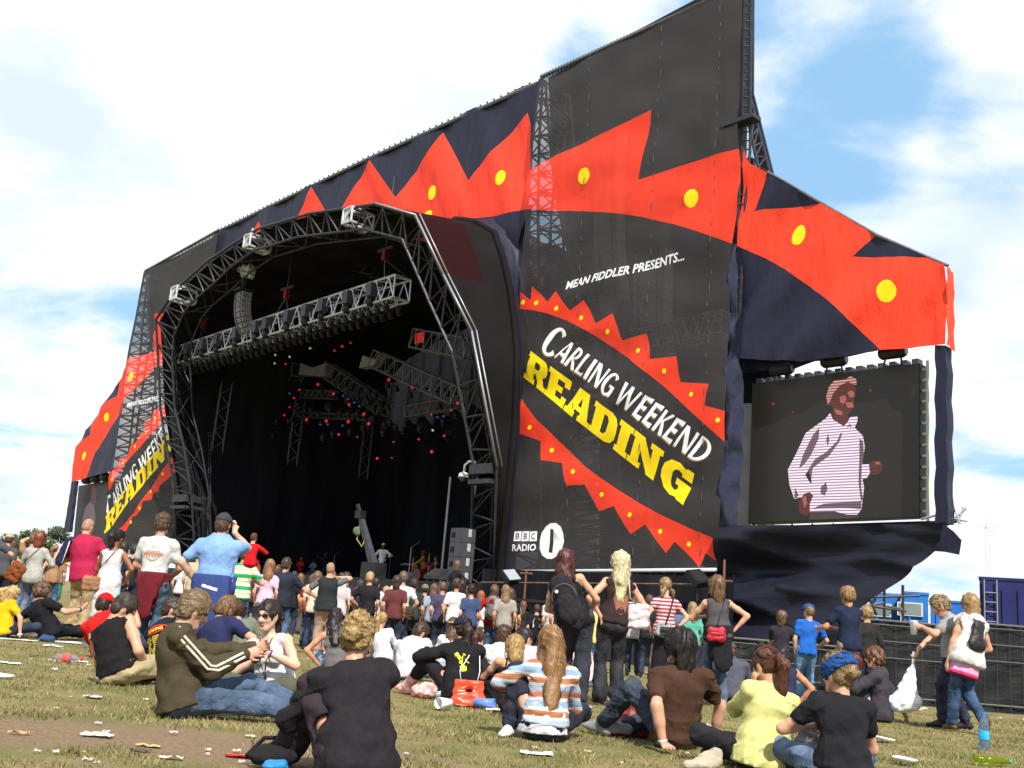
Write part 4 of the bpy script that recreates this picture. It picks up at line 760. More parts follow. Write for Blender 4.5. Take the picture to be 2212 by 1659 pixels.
# ------------------------------------------------------------------ people: smooth distance-field bodies meshed with surface nets
class Sdf:
    def __init__(s, k=.02): s.p = []; s.ks = []; s.sub = []; s.cut = []; s.k = k; s.nz = None; s.rg = None
    def cap(s, a, b, ra, rb=None, flat=None, fs=1.): s.p.append(('c', V3(a), V3(b), ra, ra if rb is None else rb, None if flat is None else V3(flat), fs)); s.ks.append(s.k); return s
    def ell(s, c, r, ax=None): s.p.append(('e', V3(c), np.array(r, float), np.eye(3) if ax is None else np.array(ax, float))); s.ks.append(s.k); return s
    def minus_cap(s, a, b, ra, rb=None): s.sub.append(('c', V3(a), V3(b), ra, ra if rb is None else rb, None, 1.)); return s
    def minus_ell(s, c, r, ax=None): s.sub.append(('e', V3(c), np.array(r, float), np.eye(3) if ax is None else np.array(ax, float))); return s
    def plane(s, p, n): n = V3(n); s.cut.append((V3(p), n/np.linalg.norm(n))); return s
    def noise(s, amp, wl, seed=1, n=7, ax=(1, 1, 1)):
        s.rg = None
        if amp < .0045:
            r = np.random.default_rng(seed+1); K = r.normal(size=(4, 3))*np.array([.5, .5, 1.]); K /= np.linalg.norm(K, axis=1)[:, None]; s.rg = (K*(2*math.pi/(wl*1.7))*r.uniform(.8, 1.5, (4, 1)), r.uniform(0, 6.28, 4), r.normal(size=(4, 3))*9, r.normal(size=(4, 3))*6)
        r = np.random.default_rng(seed); K = r.normal(size=(n, 3))*np.array(ax); K /= np.linalg.norm(K, axis=1)[:, None]; K *= (2*math.pi/wl)*r.uniform(.6, 1.5, (n, 1)); s.nz = (K, r.uniform(0, 6.28, n), amp/math.sqrt(n)*1.5); return s
    @staticmethod
    def d1(q, X, Y, Z):
        if q[0] == 'c':
            _, a, b, ra, rb, f, fs = q; ba = b-a; l2 = ba@ba+1e-12
            x = X-a[0]; y = Y-a[1]; z = Z-a[2]; t = np.clip((x*ba[0]+y*ba[1]+z*ba[2])/l2, 0, 1)
            x = x-t*ba[0]; y = y-t*ba[1]; z = z-t*ba[2]; s2 = x*x+y*y+z*z
            if f is not None: s2 = s2+(x*f[0]+y*f[1]+z*f[2])**2*(1/fs**2-1)
            return np.sqrt(s2)-(ra+t*(rb-ra))
        _, c, r, A = q; x = X-c[0]; y = Y-c[1]; z = Z-c[2]; k0 = 0; k1 = 0
        for i in range(3):
            g = (x*A[i, 0]+y*A[i, 1]+z*A[i, 2])/r[i]; k0 = k0+g*g; k1 = k1+(g/r[i])**2
        k0 = np.sqrt(k0); return k0*(k0-1)/(np.sqrt(k1)+1e-9)
    def bb(s, q):
        if q[0] == 'c': m = max(q[3], q[4]); return np.minimum(q[1], q[2])-m, np.maximum(q[1], q[2])+m
        e = np.sqrt((((q[3].T*q[2])**2).sum(1))); return q[1]-e, q[1]+e
    def post(s, D, X, Y, Z):
        if s.nz is not None:
            K, ph, a = s.nz; n = 0
            for k, f in zip(K, ph): n = n+np.sin(X*k[0]+Y*k[1]+Z*k[2]+f)
            D = D+a*n
            if s.rg is not None:
                for k, ph, w1, w2 in zip(*s.rg): D = D-.0105*(1-np.abs(np.sin(X*k[0]+Y*k[1]+Z*k[2]+ph+.9*np.sin(X*w1[0]+Y*w1[1]+Z*w1[2]))))**4*np.clip(np.sin(X*w2[0]+Y*w2[1]+Z*w2[2]+ph)*.9+.25, 0, 1)
        for q in s.sub: D = np.maximum(D, -s.d1(q, X, Y, Z))
        for p, n in s.cut: D = np.maximum(D, (X-p[0])*n[0]+(Y-p[1])*n[1]+(Z-p[2])*n[2])
        return D
    def ev(s, P):
        X, Y, Z = P[:, 0], P[:, 1], P[:, 2]; D = None
        for q, sk in zip(s.p, s.ks):
            d = s.d1(q, X, Y, Z)
            if D is None: D = d
            else: h = np.maximum(sk-np.abs(D-d), 0)/sk; D = np.minimum(D, d)-h*h*sk*.25
        return s.post(D, X, Y, Z)
    def mesh(s, h):
        bs = [s.bb(q) for q in s.p]; lo = np.min([b[0] for b in bs], 0)-3*h-.02; hi = np.max([b[1] for b in bs], 0)+3*h+.02
        n = np.ceil((hi-lo)/h).astype(int)+1; ax = [(lo[i]+h*np.arange(n[i])).astype(np.float32) for i in range(3)]
        D = np.full(n, 1., np.float32); mg = max(s.ks)+3*h+.012
        for q, (a, b), sk in zip(s.p, bs, s.ks):
            i0 = np.maximum(((a-mg-lo)/h).astype(int), 0); i1 = np.minimum(((b+mg-lo)/h).astype(int)+2, n); sl = tuple(slice(i0[i], i1[i]) for i in range(3))
            d = s.d1(q, ax[0][sl[0], None, None], ax[1][None, sl[1], None], ax[2][None, None, sl[2]]); D0 = D[sl]; hh = np.maximum(sk-np.abs(D0-d), 0)/sk; D[sl] = np.minimum(D0, d)-hh*hh*sk*.25
        D = s.post(D, ax[0][:, None, None], ax[1][None, :, None], ax[2][None, None, :])
        return nets(D, lo, h)
_E = [(0, 1), (2, 3), (4, 5), (6, 7), (0, 2), (1, 3), (4, 6), (5, 7), (0, 4), (1, 5), (2, 6), (3, 7)]
_C = np.array([(i, j, k) for i in (0, 1) for j in (0, 1) for k in (0, 1)])
def nets(D, lo, h):
    Sg = D < 0; nx, ny, nz = D.shape; c = sum(Sg[i:nx-1+i, j:ny-1+j, k:nz-1+k].astype(np.int8) for i, j, k in _C)
    act = (c > 0) & (c < 8); idx = np.argwhere(act); ids = np.full(act.shape, -1, np.int64); ids[act] = np.arange(len(idx))
    vals = np.stack([D[idx[:, 0]+i, idx[:, 1]+j, idx[:, 2]+k] for i, j, k in _C], 1); acc = np.zeros((len(idx), 3)); cnt = np.zeros(len(idx))
    for a, b in _E:
        va, vb = vals[:, a], vals[:, b]; m = (va < 0) != (vb < 0); t = np.where(m, va/(va-vb+1e-12*(va == vb)), 0)
        acc += np.where(m[:, None], _C[a]+(_C[b]-_C[a])*t[:, None], 0); cnt += m
    V = lo+h*(idx+acc/cnt[:, None]); Q = []
    for axis in range(3):
        sl0 = [slice(None)]*3; sl1 = [slice(None)]*3; sl0[axis] = slice(0, -1); sl1[axis] = slice(1, None)
        A = Sg[tuple(sl0)]; B = Sg[tuple(sl1)]; e = np.argwhere(A != B); o1, o2 = [(1, 2), (2, 0), (0, 1)][axis]
        e = e[(e[:, o1] > 0) & (e[:, o2] > 0) & (e[:, o1] < D.shape[o1]-1) & (e[:, o2] < D.shape[o2]-1)]
        if not len(e): continue
        fl = A[tuple(e.T)]; u = np.zeros(3, int); u[o1] = 1; w = np.zeros(3, int); w[o2] = 1
        q = np.stack([ids[tuple((e-u-w).T)], ids[tuple((e-w).T)], ids[tuple(e.T)], ids[tuple((e-u).T)]], 1); q[~fl] = q[~fl][:, ::-1]; Q.append(q)
    return V, np.concatenate(Q) if Q else np.zeros((0, 4), int)
def nmesh(name, V, Q, m, parent, smooth=True, **kw):
    me = bpy.data.meshes.new(name); n = len(V); k = len(Q); Q = np.asarray(Q); me.vertices.add(n); me.vertices.foreach_set('co', np.asarray(V, np.float32).ravel())
    w = Q.shape[1]; me.loops.add(k*w); me.loops.foreach_set('vertex_index', Q.astype(np.int32).ravel()); me.polygons.add(k); me.polygons.foreach_set('loop_start', np.arange(0, k*w, w, dtype=np.int32)); me.polygons.foreach_set('loop_total', np.full(k, w, np.int32))
    if smooth: me.polygons.foreach_set('use_smooth', np.ones(k, bool))
    me.materials.append(m); me.update(calc_edges=True); return link(name, me, parent, **kw)
def sdfobj(name, sd, h, m, parent, **kw):
    V, Q = sd.mesh(h)
    if not len(Q): return None
    return nmesh(name, V, Q, m, parent, **kw)
def nrm(v): v = V3(v); return v/(np.linalg.norm(v)+1e-9)
def ik(a, t, l1, l2, pole):
    a = V3(a); t = V3(t); d = t-a; L = np.linalg.norm(d); L2 = min(max(L, abs(l1-l2)+.02), (l1+l2)*.998); dn = d/(L+1e-9); t = a+dn*L2
    x = (l1*l1-l2*l2+L2*L2)/(2*L2); y = math.sqrt(max(l1*l1-x*x, 0)); p = V3(pole); p = p-dn*(p@dn); p = nrm(p); return a+dn*x+p*y, t
def rotx(a): c, s_ = math.cos(a), math.sin(a); return np.array([[1, 0, 0], [0, c, -s_], [0, s_, c]])
def roty(a): c, s_ = math.cos(a), math.sin(a); return np.array([[c, 0, s_], [0, 1, 0], [-s_, 0, c]])
def rotz(a): c, s_ = math.cos(a), math.sin(a); return np.array([[c, -s_, 0], [s_, c, 0], [0, 0, 1]])
R_ = math.radians
# materials -------------------------------------------------------
def skin(i):
    c = [(236, 178, 146), (226, 160, 122), (205, 140, 98), (170, 108, 66), (92, 56, 38), (242, 196, 168)][i]
    return mat('skin tone %d' % i, tuple(.62*x for x in S(c)), .48, var=.10, vscale=9, bump=.08, bscale=160, sss=.08, spec=.35, bdist=.004)
def cloth(c, tag='', kind='cotton'):
    nm = 'cloth %s %s %d %d %d' % ((kind, tag)+tuple(c)); L = tuple(.52*x+.004 for x in S(c)) if max(c) < 225 else tuple(.60*x for x in S(c))
    if kind == 'denim':
        return mat(nm, L, .85, var=.55, vscale=7, bump=.7, bscale=12, stretch=(1, 1, .8), bdist=.03, spec=.15, dist=1.5)
    if kind == 'camo':
        return mat(nm, L, .85, vscale=11, col2=S((128, 98, 62)), bump=.4, bscale=22, bdist=.01, spec=.15)
    if kind == 'knit': return mat(nm, L, .95, var=.12, vscale=20, bump=.5, bscale=60, bdist=.006, spec=.1)
    if kind == 'floral': return mat(nm, L, .9, vscale=22, col2=S((60, 30, 30)), bump=.3, bscale=30, spec=.1)
    if kind == 'shiny': return mat(nm, L, .45, var=.25, vscale=6, bump=.8, bscale=16, bdist=.02, spec=.35, dist=1)
    return mat(nm, L, .9, var=.13, vscale=5, bump=.65, bscale=8, stretch=(1, 1, .7), bdist=.03, spec=.14, dist=1.2)
def stripes(name, cols, period, off=0, axis=2):
    if name in _M: return _M[name]
    m = mat(name, (.5, .5, .5), .9, bump=.5, bscale=17, bdist=.012, spec=.12); nt = m.node_tree; N = nt.nodes; L = nt.links; b = N['Principled BSDF']
    tc = N.new('ShaderNodeTexCoord'); no = N.new('ShaderNodeTexNoise'); no.inputs['Scale'].default_value = 5; L.new(tc.outputs['Object'], no.inputs[0])
    sp = N.new('ShaderNodeSeparateXYZ'); L.new(tc.outputs['Object'], sp.inputs[0]); a = N.new('ShaderNodeMath'); a.operation = 'MULTIPLY_ADD'; L.new(no.outputs[0], a.inputs[0]); a.inputs[1].default_value = .03; L.new(sp.outputs[axis], a.inputs[2])
    s1 = N.new('ShaderNodeMath'); s1.operation = 'MULTIPLY_ADD'; L.new(a.outputs[0], s1.inputs[0]); s1.inputs[1].default_value = 1/period; s1.inputs[2].default_value = off; fr = N.new('ShaderNodeMath'); fr.operation = 'FRACT'; L.new(s1.outputs[0], fr.inputs[0])
    r = N.new('ShaderNodeValToRGB'); r.color_ramp.interpolation = 'CONSTANT'; L.new(fr.outputs[0], r.inputs[0]); tot = sum(w for _, w in cols); x = 0
    while len(r.color_ramp.elements) < len(cols): r.color_ramp.elements.new(.5)
    for e, (c, w) in zip(r.color_ramp.elements, cols): e.position = x/tot; e.color = (*[.56*q for q in S(c)], 1); x += w
    L.new(r.outputs[0], b.inputs['Base Color']); return m
def hairmat(c):
    return mat('hair %d %d %d' % tuple(c), tuple((.46*x+.05*sum(S(c))/3) for x in S(c)), .45, var=.22, vscale=30, bump=.4, bscale=110, bdist=.004, island=.45, spec=.35)
SHOE = {'white': (225, 222, 218), 'black': (30, 28, 28), 'brown': (92, 62, 42), 'grey': (120, 120, 124), 'blue': (40, 50, 90), 'red': (170, 30, 30), 'pink': (236, 150, 160)}
# figure ----------------------------------------------------------
class Fig: pass
def axrot(ax, a):
    return np.array(Matrix.Rotation(a, 3, Vector(ax)))
def figure(H, fem, b, pose, arms, legs, head, lean=None, side=0, tw=0, sit_z=None, ext=None):
    s = H/1.75; f = Fig(); f.s = s; f.fem = fem; f.b = b; g = lambda *p: V3(p)*s
    if pose == 'stand': pz = .925*s; l0, l1 = 0, 3
    elif pose == 'cross': pz = .12*s; l0, l1 = -4, 22
    elif pose == 'knees': pz = .12*s; l0, l1 = 6, 26
    elif pose == 'back': pz = .12*s; l0, l1 = -28, -12
    elif pose == 'out': pz = .12*s; l0, l1 = 4, 20
    elif pose == 'chair': pz = .52*s; l0, l1 = 0, 8
    else: pz = .12*s; l0, l1 = 0, 10
    if lean: l0, l1 = lean
    if sit_z: pz = sit_z*s
    f.P = g(0, 0, 0); f.P[2] = pz
    Sd = roty(R_(side))
    if ext: Sd = axrot(ext[1], ext[0]) @ Sd
    d0 = Sd@rotx(R_(-l0))@V3((0, 0, 1)); d1 = Sd@rotx(R_(-l1))@V3((0, 0, 1)); dm = nrm(d0+d1)
    if pose in ('knees', 'cross', 'back', 'out', 'kneel'): pass
    q_ = (.93 if pose not in ('stand', 'chair') else 1.)*(ext[2] if ext else 1.); f.Wst = f.P+d0*.18*q_*s; f.Ch = f.Wst+dm*.18*q_*s; f.Nb = f.Ch+d1*.18*q_*s; f.d0 = d0; f.d1 = d1
    Rc = Sd@rotx(R_(-l1))@rotz(R_(tw)); f.cx, f.cy = Rc@V3((1, 0, 0)), Rc@V3((0, 1, 0)); Rp = Sd@rotx(R_(-l0*.6)); f.px, f.py = Rp@V3((1, 0, 0)), Rp@V3((0, 1, 0))
    mx_ = Rp@rotz(R_(tw*.5)); f.mx, f.my = mx_@V3((1, 0, 0)), mx_@V3((0, 1, 0))
    sw = (.158 if fem else .182)*s*(.6+.4*b); f.sw = sw; hw = .088*s
    f.sh = {k: f.Ch+d1*.098*s+f.cx*sw*k for k in (-1, 1)}; f.hip = {k: f.P+f.px*hw*k-d0*.02*s for k in (-1, 1)}
    f.el = {}; f.wr = {}; f.hd = {}
    for k, nm in ((1, 'R'), (-1, 'L')):
        A = arms.get(nm, 'side') if arms else 'side'
        if isinstance(A, str):
            A = {'side': ((.22*k, .03, pz/s-.04 if pose == 'stand' else .3), (.3*k, -1, 0)), 'hip': ((.19*k, .02, pz/s+.07), (1*k, -.5, .1)), 'fold': ((-.06*k, .24, pz/s+.22), (1*k, -.2, -.4)), 'front': ((.06*k, .30, pz/s+.16), (1*k, -.3, -.5)), 'pocket': ((.19*k, .10, pz/s-.02), (.8*k, -1, 0)),
                 'face': ((.07*k, .17, pz/s+.58), (1*k, .2, -.5)), 'knee': ((.10*k, .42, .36), (1*k, -.2, -.3)), 'lap': ((.06*k, .30, .17), (1*k, -.3, -.2)), 'prop': ((.30*k, -.28, .03), (.7*k, -1, .2)), 'up': ((.2*k, .15, pz/s+.85), (1*k, 0, -.2)), 'hug': ((-.02*k, .47, .28), (1*k, -.3, -.2))}[A]
        tgt, pole = A[0], A[1]
        if len(tgt) == 4: q3 = f.Nb+(f.cx*tgt[0]+f.cy*tgt[1]+f.d1*tgt[2])*s; tgt = q3/s
        e, w = ik(f.sh[k], g(*tgt), .30*s, .255*s, pole); f.el[k] = e; f.wr[k] = w; f.hd[k] = A[2] if len(A) > 2 else None
    f.kn = {}; f.an = {}; f.toe = {}
    D = {'stand': {k: ((.10*k, .0, .085), (0.1*k, 1, 0), (.25*k, 1, 0)) for k in (-1, 1)}, 'cross': {1: ((-.10, .30, .08), (1, .3, .25), (-.7, .6, 0)), -1: ((.12, .36, .08), (-1, .3, .25), (.7, .6, 0))}, 'knees': {k: ((.12*k, .52, .085), (.1*k, 0, 1), (.1*k, 1, 0)) for k in (-1, 1)}, 'back': {k: ((.12*k, .62, .085), (.1*k, 0, 1), (.15*k, 1, .3)) for k in (-1, 1)},
         'out': {k: ((.13*k, .86, .085), (.2*k, 0, 1), (.2*k, .4, 1)) for k in (-1, 1)}, 'chair': {k: ((.11*k, .42, .085), (0, 1, .3), (0, 1, 0)) for k in (-1, 1)}, 'kneel': {k: ((.10*k, -.24, .06), (.3*k, 1, .1), (0, -1, .1)) for k in (-1, 1)}}[pose]
    for k, nm in ((1, 'R'), (-1, 'L')):
        A = (legs or {}).get(nm) or D[k]; kn, an = ik(f.hip[k], g(*A[0]), .43*s, .42*s, A[1]); f.kn[k] = kn; f.an[k] = an; f.toe[k] = nrm(A[2] if len(A) > 2 else D[k][2])
    hy, hp, hr = (list(head)+[0, 0, 0])[:3]; Rh = rotz(R_(hy+tw*.7))@roty(R_(hr+side*.4))@rotx(R_(-hp)); f.hx, f.hy, f.hz = Rh@V3((1, 0, 0)), Rh@V3((0, 1, 0)), Rh@V3((0, 0, 1))
    nd = nrm(d1+f.hz*.8+f.hy*.25); f.Hd = f.Nb+nd*.055*s+f.hz*.125*s+f.hy*.012*s; return f
def head_prims(sd, f, face=True):
    s = f.s; T = lambda x, y, z: f.Hd+(f.hx*x+f.hy*y+f.hz*z)*s; ax = [f.hx, f.hy, f.hz]; r = .94 if f.fem else 1.
    sd.ell(T(0, -.012, .022), (.074*s, .096*s, .097*s), ax); sd.ell(T(0, .030, -.045), (.056*s*r, .062*s, .074*s), ax); sd.cap(T(-.018*r, .062, -.105), T(.018*r, .062, -.105), .018*s)
    for k in (-1, 1): sd.cap(T(.052*k, .0, -.06), T(.022*k, .055, -.105), .02*s, .018*s); sd.ell(T(.076*k, -.008, -.012), (.011*s, .022*s, .032*s), ax)
    if face:
        sd.cap(T(0, .086, .012), T(0, .108, -.032), .008*s, .0135*s); sd.cap(T(-.034, .078, .028), T(.034, .078, .028), .012*s)
        for k in (-1, 1): sd.ell(T(.035*k, .062, -.028), (.022*s, .018*s, .02*s), ax); sd.minus_ell(T(.030*k, .096, .008), (.017*s, .014*s, .011*s), ax); sd.cap(T(.012*k, .100, -.036), T(.014*k, .096, -.034), .007*s)
    sd.cap(f.Nb-f.d1*.03*s, T(0, -.03, -.06), (.052 if f.fem else .060)*s, (.047 if f.fem else .056)*s)
def torso_prims(sd, f, i=0., up=True, hips=True):
    s = f.s; b = f.b; fem = f.fem
    if fem: rp, rw, rc = .155, .122, .140
    else: rp, rw, rc = .150, .140, .163
    if hips: sd.cap(f.P, f.P+f.d0*.05*s, (rp*b)*s+i, (rp*b)*s+i, f.py, .72)
    sd.cap(f.P+f.d0*.04*s, f.Wst, rp*b*.97*s+i, rw*b*s+i, f.my, .72); sd.cap(f.Wst, f.Ch, rw*b*s+i, rc*b*s+i, f.my, .70)
    sd.cap(f.Ch, f.Ch+f.d1*.075*s, rc*b*s+i, (rc-.034)*b*s+i, f.cy, .66)
    if fem:
        for k in (-1, 1): sd.ell(f.Ch+f.cx*.065*k*s+f.cy*.085*s-f.d1*.01*s, (.058*s+i, .052*s+i, .058*s+i), [f.cx, f.cy, f.d1])
    for k in (-1, 1):
        if hips: sd.ell(f.P+f.px*.065*k*s-f.py*.055*s-f.d0*.04*s, (.082*s*b+max(i, .012*s*(i > 0))*1.8, .072*s*b+max(i, .012*s*(i > 0))*2.0, .088*s*b+max(i, .012*s*(i > 0))*1.8), [f.px, f.py, f.d0])
        if up: sd.cap(f.Nb-f.d1*.035*s, f.sh[k]+f.d1*.0*s, .048*s+i, .052*s*(.5+.5*b)+i)
def arm_prims(sd, f, k, i0=0., i1=0., upto=2.):
    s = f.s; m = (.5+.5*f.b)*(.86 if f.fem else 1); S0, E0, W0 = f.sh[k], f.el[k], f.wr[k]; t = min(upto, 1)
    ra, rb = .052*s*m+i0, .041*s*m+i0; sd.cap(S0, S0+(E0-S0)*t, ra, ra+(rb-ra)*t)
    if t >= 1: sd.ell(S0+(E0-S0)*.5+nrm((0, 0, .01))*0, (.047*s*m+i0,)*3)
    if upto > 1:
        t = min(upto-1, 1); r2 = .040*s*m+i1; r3 = .028*s*m+i1; sd.cap(E0, E0+(W0-E0)*t, r2, r2+(r3-r2)*t); sd.cap(E0+(W0-E0)*.12, E0+(W0-E0)*min(.45, t), .036*s*m+i1, .036*s*m+i1)
def hand_prims(sd, f, k, fine):
    s = f.s*(.92 if f.fem else 1); W0 = f.wr[k]; spec = f.hd[k]; d = nrm(W0-f.el[k]); curl = .55; n = None
    if spec: d = nrm(spec[0]); n = V3(spec[1]); curl = spec[2] if len(spec) > 2 else .3
    if n is None: n = nrm(-f.cx*k+d*0)       # palm towards the body
    n = nrm(n-d*(n@d)); sd_ = np.cross(d, n)   # across the palm; thumb on the forward side
    th = sd_ if (sd_@f.cy > 0 or abs(sd_@f.cy) < .2 and sd_[2] > 0) else -sd_
    if spec and len(spec) > 3: th = nrm(V3(spec[3])-d*(V3(spec[3])@d))
    Pm = W0+d*.085*s; sd.cap(W0+d*.012*s, Pm-d*.015*s, .030*s, .038*s, n, .42)
    if not fine:
        q = Pm+d*.045*s*math.cos(curl)+n*.045*s*math.sin(curl); sd.cap(Pm, q, .034*s, .028*s, n, .40); sd.cap(q, q+d*.035*s*math.cos(2*curl)+n*.035*s*math.sin(2*curl), .028*s, .020*s, n, .4); sd.cap(W0+d*.03*s+th*.02*s, W0+d*.075*s+th*.05*s+n*.012*s, .014*s, .011*s); return
    for i, (o, l) in enumerate(((.030, .072), (.010, .082), (-.011, .076), (-.031, .060))):
        sp = (1.5-i)*.10; b0 = Pm-d*.008*s+th*o*s; c1 = curl*(.8+.12*i); e = nrm(d*math.cos(c1)+n*math.sin(c1)+th*sp*(1-min(curl, 1)*.7)); j = b0+e*l*.52*s; c2 = c1*1.9; e2 = nrm(d*math.cos(c2)+n*math.sin(c2)+th*sp*.6*(1-min(curl, 1)*.7)); sd.cap(b0, j, .0098*s, .0088*s); sd.cap(j, j+e2*l*.5*s, .0088*s, .0072*s)
    t0 = W0+d*.022*s+th*.022*s; t1 = t0+nrm(d*.75+th*.65+n*.25)*.045*s; sd.cap(t0, t1, .0135*s, .0105*s); sd.cap(t1, t1+nrm(d+th*.25+n*.4*max(curl, .2))*.032*s, .0105*s, .0085*s)
def leg_prims(sd, f, k, i0=0., i1=0., upto=2., flare=0., m=1.):
    s = f.s; q = f.b**.5*m; t = min(upto, 1); H0, K0, A0 = f.hip[k], f.kn[k], f.an[k]; r0, r1 = .088*s*q+i0, .058*s*q+i0; sd.cap(H0, H0+(K0-H0)*t, r0, r0+(r1-r0)*t)
    if upto > 1: t = upto-1; r0, r1 = .056*s*q+i1, .038*s*q+i1+flare; sd.cap(K0, K0+(A0-K0)*t, r0, r0+(r1-r0)*t); 
    if upto > 1.4 and not flare: sd.cap(K0+(A0-K0)*.2-nrm(f.toe[k])*.012*s, K0+(A0-K0)*.45-nrm(f.toe[k])*.010*s, .05*s*q+i1, .046*s*q+i1)
def foot_prims(sd, f, k, i=0.):
    s = f.s*(.92 if f.fem else 1); A = f.an[k]; t = f.toe[k]; sh = nrm(A-f.kn[k]); dn = sh-t*(sh@t); dn = nrm(dn) if np.linalg.norm(dn) > .2 else V3((0, 0, -1)); h = A+dn*.045*s-t*.035*s; up = -dn
    sd.cap(A, h, .036*s+i, .034*s+i); sd.cap(h, A+dn*.052*s+t*.10*s, .034*s+i, .036*s+i, up, .8); sd.cap(A+dn*.055*s+t*.09*s, A+dn*.058*s+t*.165*s, .036*s+i, .030*s+i, up, .7); sd.cap(A, A+dn*.04*s+t*.09*s, .034*s+i, .026*s+i)
    return dn
# hair ------------------------------------------------------------
def hair_sdf(f, style, length=.25):
    s = f.s; T = lambda x, y, z: f.Hd+(f.hx*x+f.hy*y+f.hz*z)*s; ax = [f.hx, f.hy, f.hz]; sd = Sdf(.02*s); g = V3((0, 0, -1)); tie = None; bk = -f.hy
    e = {'buzz': .006, 'short': .018, 'crop': .012, 'mop': .022, 'curly': .030, 'bob': .024, 'long': .020, 'pony': .014, 'bun': .014, 'shag': .03, 'pigtail': .014}[style]
    sd.ell(T(0, -.014, .024), ((.074+e)*s, (.096+e)*s, (.097+e)*s), ax); face = T(0, .125, -.045)
    if style in ('short', 'crop', 'buzz', 'mop'): sd.ell(T(0, -.05, -.03), ((.068+e)*s, (.055+e)*s, (.06+e)*s), ax)
    if style == 'mop': sd.ell(T(0, -.03, -.025), (.096*s, .08*s, .075*s), ax); sd.ell(T(0, .07, .05), (.07*s, .04*s, .035*s), ax)
    if style == 'curly': sd.ell(T(0, -.03, .0), (.108*s, .100*s, .105*s), ax)
    if style in ('bob', 'shag'):
        sd.cap(T(0, -.04, .0), T(0, -.05, -.12-.0*length), .095*s, .085*s, f.hy, .85)
        if style == 'shag': sd.cap(T(0, -.06, -.10), T(0, -.07, -length), .085*s, .06*s, f.hy, .7)
        for k in (-1, 1): sd.cap(T(.068*k, .01, .02), T(.075*k, .0, -.10), .034*s, .03*s)
    if style == 'long':
        c0 = T(0, -.045, -.02); c1 = T(0, -.075, -.13); c2 = f.Nb-f.cy*.10*s-f.d1*(length-.12)*s; sd.cap(c0, c1, .092*s, .080*s, f.hy, .8); sd.cap(c1, f.Nb-f.cy*.085*s-f.d1*.03*s, .080*s, .085*s, f.hy, .55); sd.cap(f.Nb-f.cy*.085*s-f.d1*.03*s, c2, .085*s, .05*s, f.cy, .38)
        for k in (-1, 1): sd.cap(T(.066*k, .01, .03), T(.074*k, -.01, -.12), .032*s, .035*s); sd.cap(T(.074*k, -.01, -.12), f.Nb+f.cx*.07*k*s-f.cy*.06*s-f.d1*.06*s, .035*s, .03*s)
    if style == 'pony':
        tie = T(0, -.125, .035); sd.cap(T(0, -.09, .03), tie, .05*s, .026*s); p1 = T(0, -.165, -.02); p2 = tie+bk*.02*s+g*length*.6*s-f.hz*.03*s; sd.cap(tie, p1, .028*s, .042*s); sd.cap(p1, p2, .042*s, .044*s); sd.cap(p2, p2+g*length*.45*s, .042*s, .016*s)
    if style == 'bun':
        tie = T(0, -.115, -.005); sd.cap(T(0, -.07, -.02), tie, .07*s, .04*s); sd.ell(T(0, -.135, -.01), (.044*s, .034*s, .042*s), ax); sd.ell(T(0, -.05, -.04), (.075*s, .055*s, .05*s), ax)
    if style == 'pigtail':
        for k in (-1, 1): sd.cap(T(.06*k, -.06, -.06), T(.10*k, -.07, -.10), .03*s, .035*s); sd.cap(T(.10*k, -.07, -.10), T(.11*k, -.06, -.2), .036*s, .012*s)
    sd.minus_ell(face+f.hz*.0*s, (.082*s if style not in ('curly', 'mop', 'bob', 'shag', 'long') else .066*s, .085*s, .105*s), ax)
    sd.minus_cap(T(.085, .02, -.10), T(.0, .09, -.16), .04*s); sd.minus_cap(T(-.085, .02, -.10), T(.0, .09, -.16), .04*s)
    if style in ('short', 'crop', 'buzz', 'mop', 'pony', 'bun', 'pigtail'):
        for k in (-1, 1): sd.minus_ell(T(.085*k, .0, -.03), (.022*s, .03*s, .042*s), ax)
    if style in ('short', 'crop', 'buzz', 'mop', 'bun'): sd.plane(T(0, 0, -.098), -f.hz)
    am = {'curly': .008, 'mop': .005, 'short': .004, 'shag': .006, 'long': .004}.get(style, .002); sd.noise(am*s, .045*s if style == 'curly' else .06*s, int(abs(f.Hd[0])*1000) % 97, 8, ax=(1, 1, .5))
    return sd, tie
